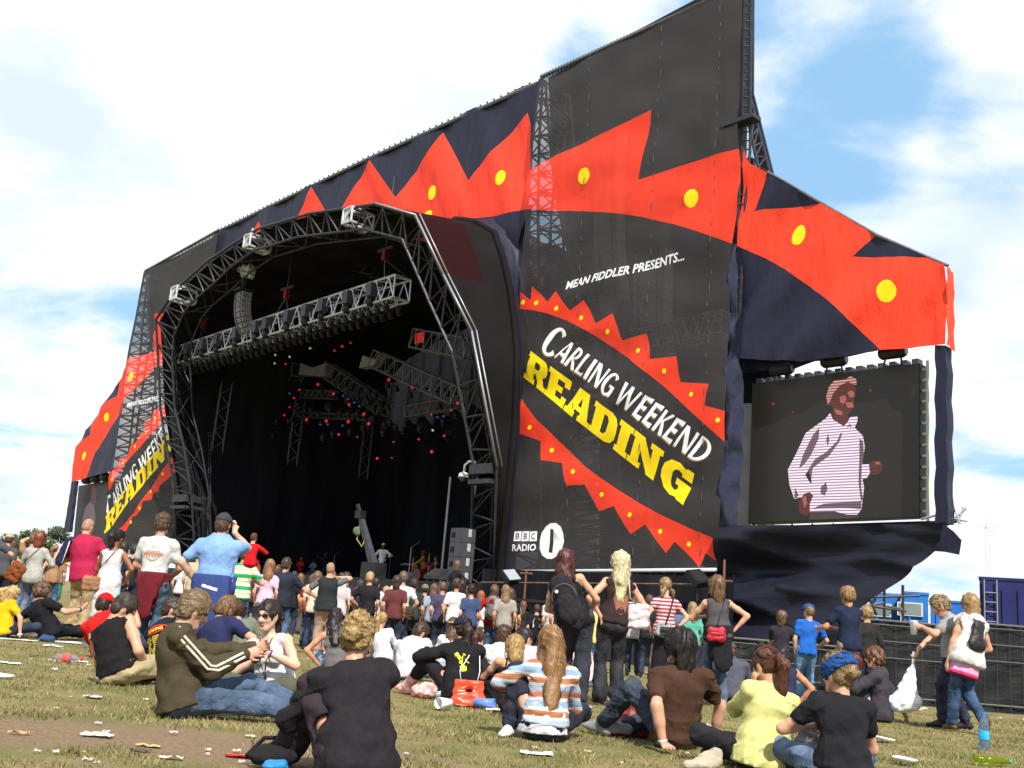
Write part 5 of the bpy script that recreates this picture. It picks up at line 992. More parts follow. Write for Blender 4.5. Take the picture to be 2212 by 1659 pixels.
def strands(f, sd, V, n, style, tie, m, parent, width, rng, L):
    s = f.s; idx = rng.integers(0, len(V), n); P = V[idx].copy(); pts = [P.copy()]; steps = 6; crown = f.Hd-f.hy*.05*s+f.hz*.11*s
    def grad(P):
        e = .004; d0 = sd.ev(P); G = np.stack([sd.ev(P+np.eye(3)[i]*e)-d0 for i in range(3)], 1)/e; return d0, G/(np.linalg.norm(G, axis=1)[:, None]+1e-6)
    jit = rng.normal(size=(n, 3)); wav = rng.uniform(0, 6.28, n); Ln = L*s*rng.uniform(.6, 1.2, n); W_ = None; side = None; SD = []
    for k in range(steps):
        d0, G = grad(P)
        if tie is not None:
            to = tie-P; dist = np.linalg.norm(to, axis=1); below = (P-tie)@f.hy < -.005*s
            if style == 'pony': F_ = np.where((below & (dist > .0))[:, None], V3((0, 0, -1))[None], to/(dist[:, None]+1e-6))
            else:
                tang = np.cross(G, f.hy); F_ = np.where((dist < .055*s)[:, None], tang, to/(dist[:, None]+1e-6))
        elif style in ('long', 'bob', 'shag', 'pigtail'): F_ = V3((0, 0, -1))*1.0+.35*(P-crown)/(.1*s)*[1, 1, 0]
        else: F_ = (P-crown)/(.1*s)+f.hy*.2-f.hz*.4
        F_ = F_+jit*{'curly': 1.1, 'short': .45, 'crop': .35, 'mop': .4, 'shag': .3}.get(style, .05 if style in ('bun', 'pony') else .12)
        if style in ('long', 'shag', 'mop'): F_ = F_+np.cos(wav+k*1.6)[:, None]*.22*np.cross(G, V3((0, 0, 1)))
        if style == 'curly': jit = rng.normal(size=(n, 3))
        t = F_-G*(F_*G).sum(1)[:, None]; t /= np.linalg.norm(t, axis=1)[:, None]+1e-6; SD.append(np.cross(G, t))
        P = P+t*(Ln/steps)[:, None]; d0, G = grad(P); lift = {'short': .006, 'crop': .004, 'mop': .007, 'curly': .010, 'shag': .007}.get(style, .0025)*s*(.3+.7*(k+1)/steps)
        P = P-G*np.clip(d0-lift*rng.uniform(.2, 1.4, n), -.03, .03)[:, None]; pts.append(P.copy())
    SD.append(SD[-1]); A = np.stack(pts, 1); B = np.stack(SD, 1); ok = np.abs(sd.ev(A.reshape(-1, 3)).reshape(n, -1)).max(1) < .022*s; A = A[ok]; B = B[ok]; n = len(A)
    if not n: return
    w = width*np.array([.7, 1, 1, .95, .8, .55, .15]); VV = np.stack([A-B*w[None, :, None], A+B*w[None, :, None]], 2).reshape(-1, 3); k = steps+1
    base = (np.arange(n)*k*2)[:, None]+(np.arange(steps)*2)[None]; Q = np.stack([base, base+1, base+3, base+2], -1).reshape(-1, 4)
    nmesh('strands', VV, Q, m, parent, kind='stuff')
# clothing decal: flat print pressed on to a garment ---------------
def garment_tree(o):
    me = o.data; return BVHTree.FromPolygons([v.co[:] for v in me.vertices], [p.vertices[:] for p in me.polygons])
def decal(o, parent, name, tris, origin, ax, ay, proj, m, off=.004):
    """tris: list of polygons in 2-D metres; projected along proj on to mesh o (local space)"""
    bv = garment_tree(o); V = []; Fc = []
    for p in tris:
        q = []
        for x, y in p:
            w = V3(origin)+V3(ax)*x+V3(ay)*y; r = bv.ray_cast(Vector(w-V3(proj)*.5), Vector(proj))
            if r[0] is None: q = None; break
            q.append(V3(r[0])-V3(proj)*off)
        if q: n = len(V); V += q; Fc.append(tuple(range(n, n+len(q))))
    if not V: return
    me = bpy.data.meshes.new(name); me.from_pydata([tuple(v) for v in V], [], Fc); me.materials.append(m); me.update(); return link(name, me, parent)
def sub_tris(poly, n=2): return [poly]
def text_tris(s, w, h, cx=0, cy=0):
    P, Fs, _ = text_polys(s); return [[((P[i][0]-.5)*w+cx, (P[i][1]-.5)*h+cy) for i in f] for f in Fs]
def ring_tris(rx, ry, t, cx=0, cy=0, n=24):
    o = []
    for i in range(n):
        a, b = 2*math.pi*i/n, 2*math.pi*(i+1)/n; o.append([(cx+rx*math.cos(a), cy+ry*math.sin(a)), (cx+rx*math.cos(b), cy+ry*math.sin(b)), (cx+(rx-t)*math.cos(b), cy+(ry-t)*math.sin(b)), (cx+(rx-t)*math.cos(a), cy+(ry-t)*math.sin(a))])
    return o
def line_tris(x0, y0, x1, y1, t, n=6):
    d = math.hypot(x1-x0, y1-y0); nx, ny = -(y1-y0)/d*t/2, (x1-x0)/d*t/2; P = [(x0+(x1-x0)*i/n, y0+(y1-y0)*i/n) for i in range(n+1)]
    return [[(a[0]+nx, a[1]+ny), (b[0]+nx, b[1]+ny), (b[0]-nx, b[1]-ny), (a[0]-nx, a[1]-ny)] for a, b in zip(P[:-1], P[1:])]
PEOPLE = {}; DBG = 0

def loc_ground(px): P = Pg(*px); return P
def loc_top(px, ztop):
    r = pray(*px); best = None
    for t in np.arange(9, 30, .05):
        P = CAMP+r*t; e = abs(gz(P[0], P[1])+ztop-P[2])
        if best is None or e < best[0]: best = (e, P)
    P = best[1].copy(); P[2] = gz(P[0], P[1]); return P
def loc_dist(px, Y): P = Pd(px[0], px[1], Y); P[2] = gz(P[0], P[1]); return P
def person(label, loc, H=1.72, yaw=0, pose='stand', fem=False, b=1., sk=0, hair=('short', (70, 48, 32)), top=('tee', (40, 40, 44)), bot=('trousers', (60, 80, 120), 'denim'), shoes='black', arms=None, legs=None, head=(0, 0, 0), lean=None, side=0, tw=0, group=None, face=False, key=None, hat=None, z0=None, sit_z=None, hlen=.25, det=None, sink=0., ht=None):
    loc = V3(loc).copy(); dist = math.hypot(loc[0], loc[1]); loc[2] = (gz(loc[0], loc[1]) if z0 is None else z0)-sink
    h = det or (.0094 if dist < 8.8 else .0125 if dist < 11 else .0175 if dist < 14.5 else .025 if dist < 20 else .033)
    hg = h*1.28 if h < .02 else h*1.05
    t = thing('person', label, 'person', loc, group); t.rotation_euler = (0, 0, R_(yaw)); ext = None; M_ = Matrix.Translation(Vector(loc)) @ Matrix.Rotation(R_(yaw), 4, 'Z'); axl = rotz(R_(-yaw)) @ V3((0, 1, 0)); phi = 0.; q = 1.
    if ht:     # lean and slouch fitted so that the head lands where it is in the photograph
        def top_px(ph, qq): g_ = figure(H, fem, b, pose, arms, legs, head, lean, side, tw, sit_z, (ph, axl, qq)); x, y = proj(M_ @ Vector(g_.Hd+g_.hz*.12*g_.s)); return np.array((x*1.02712, y*1.02712))
        for _ in range(5):
            e0 = top_px(phi, q); J = np.stack([(top_px(phi+.01, q)-e0)/.01, (top_px(phi, q+.01)-e0)/.01], 1); dl = np.linalg.solve(J, np.array(ht)-e0); phi = float(np.clip(phi+dl[0], -.5, .5)); q = float(np.clip(q+dl[1], .72, 1.12))
        ext = (phi, axl, q)
    f = figure(H, fem, b, pose, arms, legs, head, lean, side, tw, sit_z, ext); s = f.s; f.root = t; f.h = hg; f.M = Matrix.Translation(Vector(loc)) @ Matrix.Rotation(R_(yaw), 4, 'Z')
    if pose not in ('stand', 'chair'):    # a seated body flattens on the ground
        pass
    seed = int(abs(loc[0]*131+loc[1]*57)) % 9973; rng = np.random.default_rng(seed); fine = h < .0130
    ct = -.010*s if top[0] != 'none' else 0; cl = -.012*s if bot[0] not in ('none', 'skirt', 'dress', 'miniskirt', 'shorts') else 0
    sd = Sdf(.028*s); torso_prims(sd, f, ct if top[0] not in ('strap', 'tank') else -.004*s); head_prims(sd, f, fine or face)
    for k in (-1, 1):
        arm_prims(sd, f, k, ct*.4 if top[0] in ('tee', 'polo', 'shirt') else ct*.8 if top[0] in ('long', 'hoodie', 'jacket') else 0, 0); sd.k = .005*s if fine else .02*s; hand_prims(sd, f, k, fine); sd.k = .024*s; leg_prims(sd, f, k, cl, cl); foot_prims(sd, f, k, -.004*s if shoes else 0)
    if pose not in ('stand',) and not sit_z: sd.plane((0, 0, .004), (0, 0, -1))
    sdfobj('body', sd, h, skin(sk), t); f.parts = {}
    # trousers / skirt
    kind = bot[0]; bm = bot[1] if not isinstance(bot[1], tuple) else cloth(bot[1], 'b', bot[2] if len(bot) > 2 else 'cotton')
    if kind != 'none':
        sd = Sdf(.03*s); i0 = .008*s+(.008*s if kind == 'baggy' else 0); iw = min(i0, .010*s); up = 1.93; fl = 0.
        sd.cap(f.P-f.d0*.0, f.P+f.d0*.07*s, .150*f.b*s+iw if not fem else .153*s*f.b+iw, (.144 if not fem else .140)*f.b*s+iw, f.py, .74)
        for k in (-1, 1): sd.ell(f.P+f.px*.065*k*s-f.py*.055*s-f.d0*.04*s, (.082*s*f.b+iw, .072*s*f.b+iw, .088*s*f.b+iw), [f.px, f.py, f.d0])
        if kind in ('skirt', 'dress', 'miniskirt'):
            L = {'skirt': .55, 'miniskirt': .34, 'dress': .52}[kind]*s
            if pose == 'stand': sd.cap(f.P, f.P-V3((0, 0, L)), .15*s*f.b+.01, .19*s*f.b, f.py, .8); sd.plane(f.P-V3((0, 0, L)), (0, 0, -1))
            else: [leg_prims(sd, f, k, .03*s, .02*s, 1.) for k in (-1, 1)]
        else:
            if kind == 'shorts': up = .95; i1 = .0
            if kind == 'three': up = 1.5
            i1 = {'trousers': .016, 'baggy': .030, 'flare': .010, 'slim': .007, 'shorts': .02, 'three': .018}[kind]*s; fl = {'flare': .045, 'baggy': .02}.get(kind, .008)*s
            for k in (-1, 1): leg_prims(sd, f, k, i0*.9+(.012*s if kind in ('shorts', 'baggy') else 0), i1, up, fl)
        sd.noise(.0036*s, .13*s, seed, 9, (1, 1, 2.2)); zr = .22 if pose in ('stand', 'chair') else .085; sd.minus_ell(f.P+f.d0*(.05+zr)*s, (.24*s*f.b, (.165 if zr > .2 else .145)*s*f.b, zr*s), [f.px, f.py, f.d0])
        if pose != 'stand' and not sit_z: sd.plane((0, 0, .002), (0, 0, -1))
        f.parts['bottom'] = sdfobj({'skirt': 'skirt', 'miniskirt': 'skirt', 'dress': 'skirt', 'shorts': 'shorts'}.get(kind, 'trousers'), sd, hg, bm, t)
    # top
    kind = top[0]; tm = top[1] if not isinstance(top[1], tuple) else cloth(top[1], 't', top[2] if len(top) > 2 else 'cotton'); opt = top[3] if len(top) > 3 else {}
    if kind != 'none':
        slv = {'tee': .62, 'tank': 0, 'vest': 0, 'strap': 0, 'long': 1.97, 'hoodie': 1.97, 'jacket': 1.97, 'polo': .66, 'half': 1.2, 'cap': .3, 'shirt': .72}[kind]; slv = opt.get('slv', slv)
        i = {'tank': .010, 'strap': .007, 'hoodie': .026, 'jacket': .022, 'vest': .012}.get(kind, .014)*s+opt.get('loose', 0)*s; hem = opt.get('hem', .10)*s
        sd = Sdf(.028*s); torso_prims(sd, f, i, kind not in ('strap',), True)
        if hem > 0: sd.cap(f.P+f.d0*.06*s, f.P-f.d0*hem, (.160 if not fem else .158)*f.b*s+max(i, .014*s)+.006*s, (.164 if not fem else .166)*f.b*s+max(i, .014*s)+.008*s, f.py, .80)
        for k in (-1, 1):
            if slv > 0: arm_prims(sd, f, k, i*.6+(.008*s if slv < 1 else .003*s), i*.7, slv)
            elif kind == 'tank' or kind == 'vest': sd.minus_cap(f.sh[k]+f.cx*k*.045*s-f.d1*.14*s, f.sh[k]+f.cx*k*.035*s+f.d1*.08*s, .062*s, .05*s)
        if kind in ('hoodie',): sd.ell(f.Nb-f.cy*.075*s-f.d1*.01*s, (.115*s, .06*s, .075*s), [f.cx, f.cy, f.d1]); sd.cap(f.Nb-f.cx*.07*s+f.cy*.02*s, f.Nb+f.cx*.07*s+f.cy*.02*s, .04*s)
        elif kind in ('polo', 'jacket'):
            for a in np.linspace(0, 2*math.pi, 9)[:-1]: sd.cap(f.Nb+(f.cx*math.cos(a)+f.cy*math.sin(a))*.058*s+f.d1*.0*s, f.Nb+(f.cx*math.cos(a)+f.cy*math.sin(a))*.060*s+f.d1*.035*s, .014*s)
        if kind not in ('hoodie',):
            nr = {'strap': .10, 'tank': .082, 'vest': .08}.get(kind, .062)*s; sd.minus_cap(f.Nb+f.cy*.012*s+f.d1*({'strap': -.06}.get(kind, .005))*s, f.Nb+f.d1*.12*s, nr, nr*1.1)
        if kind == 'strap': sd.plane(f.Ch+f.d1*.075*s, f.d1)
        sd.noise(.0038*s, .14*s, seed+5, 9, (1, 1, 1.8)); sd.plane(f.P-f.d0*hem, -f.d0)
        if opt.get('crop'): sd.plane(f.P+f.d0*opt['crop']*s, -f.d0)
        if pose != 'stand' and not sit_z: sd.plane((0, 0, .001), (0, 0, -1))
        f.parts['top'] = sdfobj({'tank': 'vest_top', 'vest': 'vest_top', 'strap': 'strap_top', 'hoodie': 'hoodie', 'jacket': 'jacket', 'long': 'long_sleeve_top', 'polo': 'polo_shirt'}.get(kind, 't_shirt'), sd, hg, tm, t); f.topsd = sd
        if kind == 'strap':
            for k in (-1, 1):
                mb = MB(); q = f.Nb+f.cx*.085*k*s; a = q-f.cy*.125*s-f.d1*.10*s; c = q+f.cy*.09*s-f.d1*.10*s; mb.sweep([a, q-f.cy*.075*s+f.d1*.02*s, q+f.d1*.035*s, q+f.cy*.06*s+f.d1*.01*s, c], .009*s, 6); nm_local('shoulder_strap', mb, tm, t)
    if shoes:
        sm_ = mat('shoe '+shoes, S(SHOE[shoes]), .6, var=.2, vscale=12)
        for k in (-1, 1):
            sd = Sdf(.015*s); dn = foot_prims(sd, f, k, .007*s)
            if pose != 'stand': sd.plane((0, 0, .0), (0, 0, -1))
            o = sdfobj('shoe', sd, max(h*1.15, .011), sm_, t)
    if hair:
        hm = hairmat(hair[1]); sd, tie = hair_sdf(f, hair[0], hlen); hh = min(h*1.1, .014) if dist < 15 else h*.85; V, Q = sd.mesh(hh); o = nmesh('hair', V, Q, hm, t)
        n = 2400 if dist < 9.3 else 650 if dist < 14.5 else 200 if dist < 22 else 0
        if n and hair[0] != 'buzz': strands(f, sd, V, n, hair[0], tie, hm, o, (.0011 if dist < 9.3 else .0020 if dist < 14 else .004)*s*1.5, rng, {'long': .30, 'pony': .16, 'bun': .12, 'bob': .14, 'shag': .18, 'mop': .09, 'short': .045, 'crop': .03, 'curly': .06, 'pigtail': .12}.get(hair[0], .05))
    if face or fine:
        ew = mat('eye white', (.75, .73, .7), .25); ed = mat('eye dark', (.02, .015, .012), .15)
        for k in (-1, 1):
            c = f.Hd+(f.hx*.030*k+f.hy*.076+f.hz*.008)*s; sd = Sdf(.001); sd.ell(c, (.0125*s,)*3); e = sdfobj('eye', sd, .004, ew, t); mb = MB(); mb.lathe(c+f.hy*.0118*s, [(.0055*s, 0), (.003*s, .0015*s)], 8, f.hy); nm_local('pupil', mb, ed, e)
        sd = Sdf(.004); sd.cap(f.Hd+(f.hx*-.020+f.hy*.089-f.hz*.066)*s, f.Hd+(f.hx*.020+f.hy*.089-f.hz*.066)*s, .0065*s); sd.cap(f.Hd+(f.hx*-.016+f.hy*.090-f.hz*.074)*s, f.Hd+(f.hx*.016+f.hy*.090-f.hz*.074)*s, .0065*s); sdfobj('lips', sd, .004, mat('lips', S((176, 100, 92)), .45), t)
        for k in (-1, 1):
            mb = MB(); mb.sweep([f.Hd+(f.hx*k*x+f.hy*y+f.hz*z)*s for x, y, z in ((.014, .091, .030), (.03, .090, .036), (.046, .078, .031))], .004*s, 5); nm_local('eyebrow', mb, hairmat(hair[1] if hair else (60, 45, 35)), t)
    if hat: hat_on(f, hat[0], hat[1], hat[2] if len(hat) > 2 else 0)
    if key: PEOPLE[key] = f
    if DBG:
        w = f.M @ Vector(f.Hd+f.hz*.12*f.s); x, y = proj(w); q = f.M @ Vector(f.P*[1, 1, 0]); x2, y2 = proj(q); print('DBG %4d %4d  root %4d %4d d%.1f %s' % (x*1.02712, y*1.02712, x2*1.02712, y2*1.02712, dist, label[:60]))
    return f
def nm_local(name, mb, m, parent, smooth=True, **kw):
    me = bpy.data.meshes.new(name); me.from_pydata([tuple(v) for v in mb.v], [], mb.f); me.materials.append(m)
    if smooth: me.polygons.foreach_set('use_smooth', np.ones(len(me.polygons), bool))
    me.update(); return link(name, me, parent, **kw)
def hat_on(f, kind, col, yaw=0):
    s = f.s; Rz = rotz(R_(yaw)); hy = nrm(f.hx*-math.sin(R_(yaw))+f.hy*math.cos(R_(yaw))); hx = np.cross(hy, f.hz); T = lambda x, y, z: f.Hd+(hx*x+hy*y+f.hz*z)*s; ax = [hx, hy, f.hz]; m = cloth(col, 'hat'); sd = Sdf(.012*s)
    if kind in ('cap', 'beanie', 'bandana'):
        sd.ell(T(0, -.012, .030), (.098*s, .118*s, .108*s), ax); sd.plane(T(0, 0, .028 if kind == 'cap' else .0), nrm(-f.hz-hy*.15))
        o = sdfobj('cap' if kind == 'cap' else 'beanie', sd, min(f.h, .012), m, f.root)
        if kind == 'cap':
            sd = Sdf(.01*s); sd.ell(T(0, .115, .034), (.075*s, .075*s, .012*s), [hx, nrm(hy-f.hz*.25), nrm(f.hz+hy*.25)]); sd.plane(T(0, .06, 0), -hy); sdfobj('peak', sd, min(f.h, .01), m, o)
    if kind == 'bucket':
        sd.ell(T(0, -.01, .035), (.10*s, .118*s, .10*s), ax); sd.cap(T(0, -.01, .03), T(0, -.01, .02), .13*s, .15*s); sd.plane(T(0, 0, .012), -f.hz); sdfobj('hat', sd, min(f.h, .014), m, f.root)
def local_thing(f, name, label, cat, group=None):
    t = thing(name, label, cat, (0, 0, 0), group); t.location = f.root.location; t.rotation_euler = f.root.rotation_euler; return t
def backpack(f, label, col, col2=None, sc=1., drop=0., sag=0., pin=False):
    s = f.s*sc; t = local_thing(f, 'backpack', label, 'backpack'); m = cloth(col, 'bag'); m2 = cloth(col2, 'bag') if col2 else m
    c = f.Ch-f.cy*(.165*f.s+.06*s)-f.d1*(.02+drop)*s+f.cx*sag*s; ax = [f.cx, f.cy, f.d1]; sd = Sdf(.03*s); sd.cap(c-f.d1*.17*s, c+f.d1*.12*s, .15*s, .125*s, f.cy, .62); sd.noise(.006, .1, 3); h = min(f.h, .014)
    o = sdfobj('main_bag', sd, h, m, t); sd = Sdf(.02*s); sd.cap(c-f.d1*.15*s-f.cy*.075*s, c-f.d1*.04*s-f.cy*.075*s, .105*s, .095*s, f.cy, .55); sd.noise(.004, .08, 5); sdfobj('front_pocket', sd, h, m2, t)
    sd = Sdf(.02*s); sd.cap(c+f.d1*.06*s-f.cy*.06*s, c+f.d1*.10*s-f.cy*.055*s, .085*s, .08*s, f.cy, .5); sdfobj('top_pocket', sd, h, m if not col2 else cloth((150, 30, 34), 'bag'), t)
    mb = MB()
    for k in (-1, 1):
        b = f.cx*.085*k*f.s; P = [c+b+f.d1*.12*s, f.Nb+b*1.15-f.cy*.07*f.s+f.d1*.02*f.s, f.Nb+b*1.25+f.d1*.045*f.s, f.Ch+b*1.3+f.cy*.13*f.s+f.d1*.05*f.s, f.Ch+b*1.6+f.cy*.06*f.s-f.d1*.15*f.s, c+f.cx*.14*k*s-f.d1*.14*s]; mb.sweep(P, .018*s, 6, .4)
    mb.sweep([c+f.d1*.16*s-f.cx*.03*s, c+f.d1*.235*s, c+f.d1*.16*s+f.cx*.03*s], .008*s, 6); nm_local('straps', mb, m, t)
    mb = MB(); z = [c-f.cy*.098*s+f.cx*.12*s*math.cos(a)+f.d1*(.02+.12*math.sin(a))*s for a in np.linspace(-.3, 3.4, 12)]; mb.sweep(z, .004*s, 4); nm_local('zip', mb, mat('zip grey', S((96, 92, 92)), .5), t)
    if pin: mb = MB(); mb.lathe(c-f.cx*.06*s-f.cy*.125*s+f.d1*.08*s, [(.02, 0), (.015, .006)], 10, -f.cy); nm_local('badge', mb, mat('white plastic', (.8, .8, .8), .4), t)
    return t
def shoulder_bag(f, label, col, c, size, strap_side, kind='cotton', strap_col=None, flap=True, name='shoulder_bag', tilt=0., R0=.16):
    """c: bag centre in local metres; strap runs over the shoulder strap_side (1 right, -1 left)"""
    s = f.s; t = local_thing(f, name, label, 'bag'); m = cloth(col, 'bag', kind); c = V3(c); w, d, hgt = size; Rr = roty(R_(tilt)); sd = Sdf(.02); X = Rr@V3((1, 0, 0)); Z = Rr@V3((0, 0, 1))
    for i in (-1, 1): sd.cap(c+X*i*w*.36-Z*hgt*.28, c+X*i*w*.36+Z*hgt*.28, d*.5, d*.42)
    sd.cap(c-X*w*.36-Z*hgt*.3, c+X*w*.36-Z*hgt*.3, d*.52); sd.cap(c-X*w*.36+Z*hgt*.28, c+X*w*.36+Z*hgt*.28, d*.42); sd.cap(c-X*w*.34, c+X*w*.34, d*.55); sd.noise(.005, .09, 4); o = sdfobj('bag_body', sd, min(f.h, .014), m, t)
    if flap: sd = Sdf(.01); sd.cap(c-X*w*.38+Z*hgt*.22-V3((0, d*.16, 0)), c+X*w*.38+Z*hgt*.22-V3((0, d*.16, 0)), d*.42); sd.cap(c-X*w*.36-V3((0, d*.3, 0)), c+X*w*.36-V3((0, d*.3, 0)), d*.32); sdfobj('flap', sd, min(f.h, .014), m, t)
    k = strap_side; S0 = f.Nb+f.cx*.105*k*s+f.d1*.035*s; mb = MB(); B = f.Ch-f.cy*.15*s; Fp = f.Ch+f.cy*.16*s
    mb.sweep([c+Z*hgt*.3+V3((0, -.02, 0)), (c+Z*hgt*.3)*.45+B*.55-f.cy*.02*s, (S0*.7+B*.3)-f.cy*.06*s, S0+f.d1*.015*s, S0*.6+Fp*.4+f.cy*.05*s, Fp*.5+c*.5+f.cy*.1*s, c+Z*hgt*.3+V3((0, .03, 0))], .014, 6, .35); nm_local('strap', mb, cloth(strap_col or col, 'bag', kind), t); return t
def waist_wrap(f, label, col, length=.42, kind='cotton', front=False, fl=1., tp=1.):
    s = f.s; t = f.root; m = cloth(col, 'wrap', kind); sd = Sdf(.03*s); i = .035*s; sd.cap(f.P+f.d0*.10*s, f.P+f.d0*.0*s, .158*f.b*s+i, .166*f.b*s+i, f.py, .82)
    sd.cap(f.P-f.py*.115*s*f.b, f.P-f.py*.14*s*f.b-f.d0*length*s, .15*s*f.b*fl, .16*s*f.b*fl*tp, f.py, .34); sd.plane(f.P+f.d0*.12*s, f.d0)
    for k in (-1, 1): sd.cap(f.P+f.px*.12*k*s-f.py*.06*s, f.P+f.px*.14*k*s*tp-f.py*.05*s-f.d0*length*.8*s, .06*s, .06*s*tp, f.px, .5)
    for k in (-1, 1): sd.cap(f.P+f.py*.14*s+f.px*.03*k*s, f.P+f.py*.16*s+f.px*.06*k*s-f.d0*.28*s, .03*s, .04*s)
    sd.noise(.010*s, .10*s, 12, 9, (2, 1, .5)); return sdfobj('tied_jumper', sd, f.h, m, t, label=label)
# ------------------------------------------------------------------ the crowd
def N(x, y): return (x/1.02712, y/1.02712)
def G(x, y, back=.1): P = Pg(*N(x, y)); P[1] += back; return P
def T(x, y, H): return loc_top(N(x, y), H)
def Dd(x, y, d): return loc_dist(N(x, y), d)
SIT = 'people sitting on the grass'; STD = 'people standing in the crowd'
DEN = ('trousers', (86, 116, 160), 'denim'); DKD = ('trousers', (48, 58, 84), 'denim'); PALE = ('trousers', (140, 166, 200), 'denim')
def sleeve_stripes(f, k, col, n=2):
    s = f.s; mb = MB(); out = nrm(f.cx*k+f.cy*.1)
    for j in range(n):
        o = (j-(n-1)/2)*.030*s
        def q(p, r, d, e):
            w = nrm(out-d*(out@d)); c = np.cross(d, w); return p+w*r+c*o
        d1 = nrm(f.el[k]-f.sh[k]); d2 = nrm(f.wr[k]-f.el[k]); P = [f.Nb+f.cx*.07*k*s+f.d1*.03*s+f.cy*(o*1.), f.sh[k]*.6+f.Nb*.4+f.d1*.066*s+f.cy*o]
        for a in (.02, .3, .6, .9): P.append(q(f.sh[k]+(f.el[k]-f.sh[k])*a, (.080-.010*a)*s, d1, 0))
        for a in (.12, .4, .7, .92): P.append(q(f.el[k]+(f.wr[k]-f.el[k])*a, (.067-.013*a)*s, d2, 0))
        mb.sweep(P, .010*s, 6, .7)
    nm_local('sleeve_stripe', mb, cloth(col, 'trim'), f.root)
def sunglasses(f, col=(60, 20, 30)):
    s = f.s; T_ = lambda x, y, z: f.Hd+(f.hx*x+f.hy*y+f.hz*z)*s; m = mat('dark lens', S(col), .12, spec=.8, coat=.5); mb = MB()
    for k in (-1, 1): mb.prism([T_(.034*k+.028*math.cos(a), .104-.012*abs(.034*k+.028*math.cos(a))/.06, .008+.019*math.sin(a)) for a in np.linspace(0, 2*math.pi, 13)[:-1]], f.hy*.004)
    o = nm_local('sunglasses', mb, m, f.root, False); mb = MB()
    for k in (-1, 1): mb.sweep([T_(.058*k, .09, .012), T_(.078*k, .04, .012), T_(.082*k, -.01, .0)], .003*s, 5)
    mb.sweep([T_(-.01, .107, .012), T_(.01, .107, .012)], .003*s, 5); nm_local('glasses_frame', mb, mat('frame black', (.01, .01, .012), .3), o)
def band(f, k, t, col, name='wristband', r=.036, w=.014):
    c = f.el[k]+(f.wr[k]-f.el[k])*t; d = nrm(f.wr[k]-f.el[k]); mb = MB(); mb.lathe(c-d*w/2, [(r*.9*f.s, 0), (r*f.s, w*.2), (r*f.s, w*.8), (r*.9*f.s, w)], 14, d); nm_local(name, mb, mat('band %d %d %d' % col, S(col), .5), f.root)
# --- foreground, sitting
f = person('blonde woman with bun in black cardigan, hunched over drawn-up knees, nearest the camera', G(778, 1738), 1.70, 36, 'knees', True, 1.1, 0, ('bun', (206, 168, 100)), ('long', (44, 38, 44), 'knit', {'hem': .16, 'loose': .012}), ('baggy', (66, 52, 60)), 'black', {'R': 'hug', 'L': 'hug'}, None, (-26, 12, 0), (14, 34), 0, -26, SIT, key='bun', ht=(802, 1364))
mb = MB(); s_ = f.s
for k in (-1, 1): mb.sweep([f.Hd+(f.hx*.086*k+f.hy*.0+f.hz*.0)*s_, f.Hd+(f.hx*.075*k-f.hy*.03+f.hz*.085)*s_, f.Hd+(f.hx*.03*k-f.hy*.035+f.hz*.122)*s_], .005*s_, 5)
nm_local('hair_band', mb, mat('hair band', S((226, 206, 130)), .4), f.root)
f = person('fair haired young man in olive track jacket and jeans sitting sideways with legs stretched out', G(392, 1590), 1.80, -76, 'out', False, 1.12, 0, ('short', (158, 130, 90)), ('jacket', (88, 78, 56), 'knit', {'hem': .07}), ('trousers', (86, 106, 134), 'denim'), 'white', {'R': ((.06, .36, .43), (.3, -.2, -1), ((0, 1, .3), (-1, 0, -.3), .6)), 'L': ((-.10, .42, .47), (-.3, -.3, -1))}, {'R': ((.16, .92, .085), (.5, 0, 1), (.5, .5, 1)), 'L': ((-.14, .82, .085), (-.1, .1, 1), (0, .5, 1))}, (14, 24, 0), (-2, 16), 0, 6, SIT, key='olive', face=True, ht=(452, 1318))
sleeve_stripes(f, 1, (236, 228, 206)); band(f, 1, .93, (236, 236, 228), 'wristband')
f = person('dark haired woman in sunglasses and white sleeveless top, facing the camera', G(598, 1566), 1.68, 168, 'cross', True, 1.05, 5, ('pony', (58, 36, 32)), ('tank', (236, 236, 240), 'cotton', {'hem': .10}), ('baggy', (104, 104, 80)), 'brown', {'R': ((.05, .27, .40), (1, -.2, -.6), ((-.9, .35, .1), (0, .2, -1), .7)), 'L': ((-.03, .30, .44), (-1, -.1, -.6), ((.9, .3, .1), (0, -.4, -1), .6))}, None, (-8, 6, 0), (0, 8), 0, 0, SIT, face=True, key='shades', ht=(597, 1334))
sunglasses(f); band(f, 1, .86, (36, 30, 32), 'bracelet', .038, .05); band(f, -1, .90, (60, 60, 150), 'bracelet')
s_ = f.s; mb = MB()
for k in (-1, 1): mb.sweep([f.Nb+f.cx*.055*k+f.d1*.02, f.Ch+f.cx*.045*k+f.cy*.15+f.d1*.07, f.Ch+f.cx*.01*k+f.cy*.165-f.d1*.10, f.Wst+f.cy*.15-f.d1*.05], .004, 5)
lt = local_thing(f, 'lanyard', 'card pass on a thin black lanyard round the neck of the woman in sunglasses', 'lanyard'); nm_local('cord', mb, M_blk, lt)
mb = MB(); mb.box(f.Wst+f.cy*.165-f.d1*.12, (.075, .004, .11), (f.cx, f.cy, f.d1)); nm_local('card', mb, mat('card', S((170, 140, 150)), .4), lt, False); mb = MB(); mb.box(f.Wst+f.cy*.169-f.d1*.10, (.06, .002, .05), (f.cx, f.cy, f.d1)); nm_local('photo', mb, mat('white plastic', (.8, .8, .8), .4), lt, False)
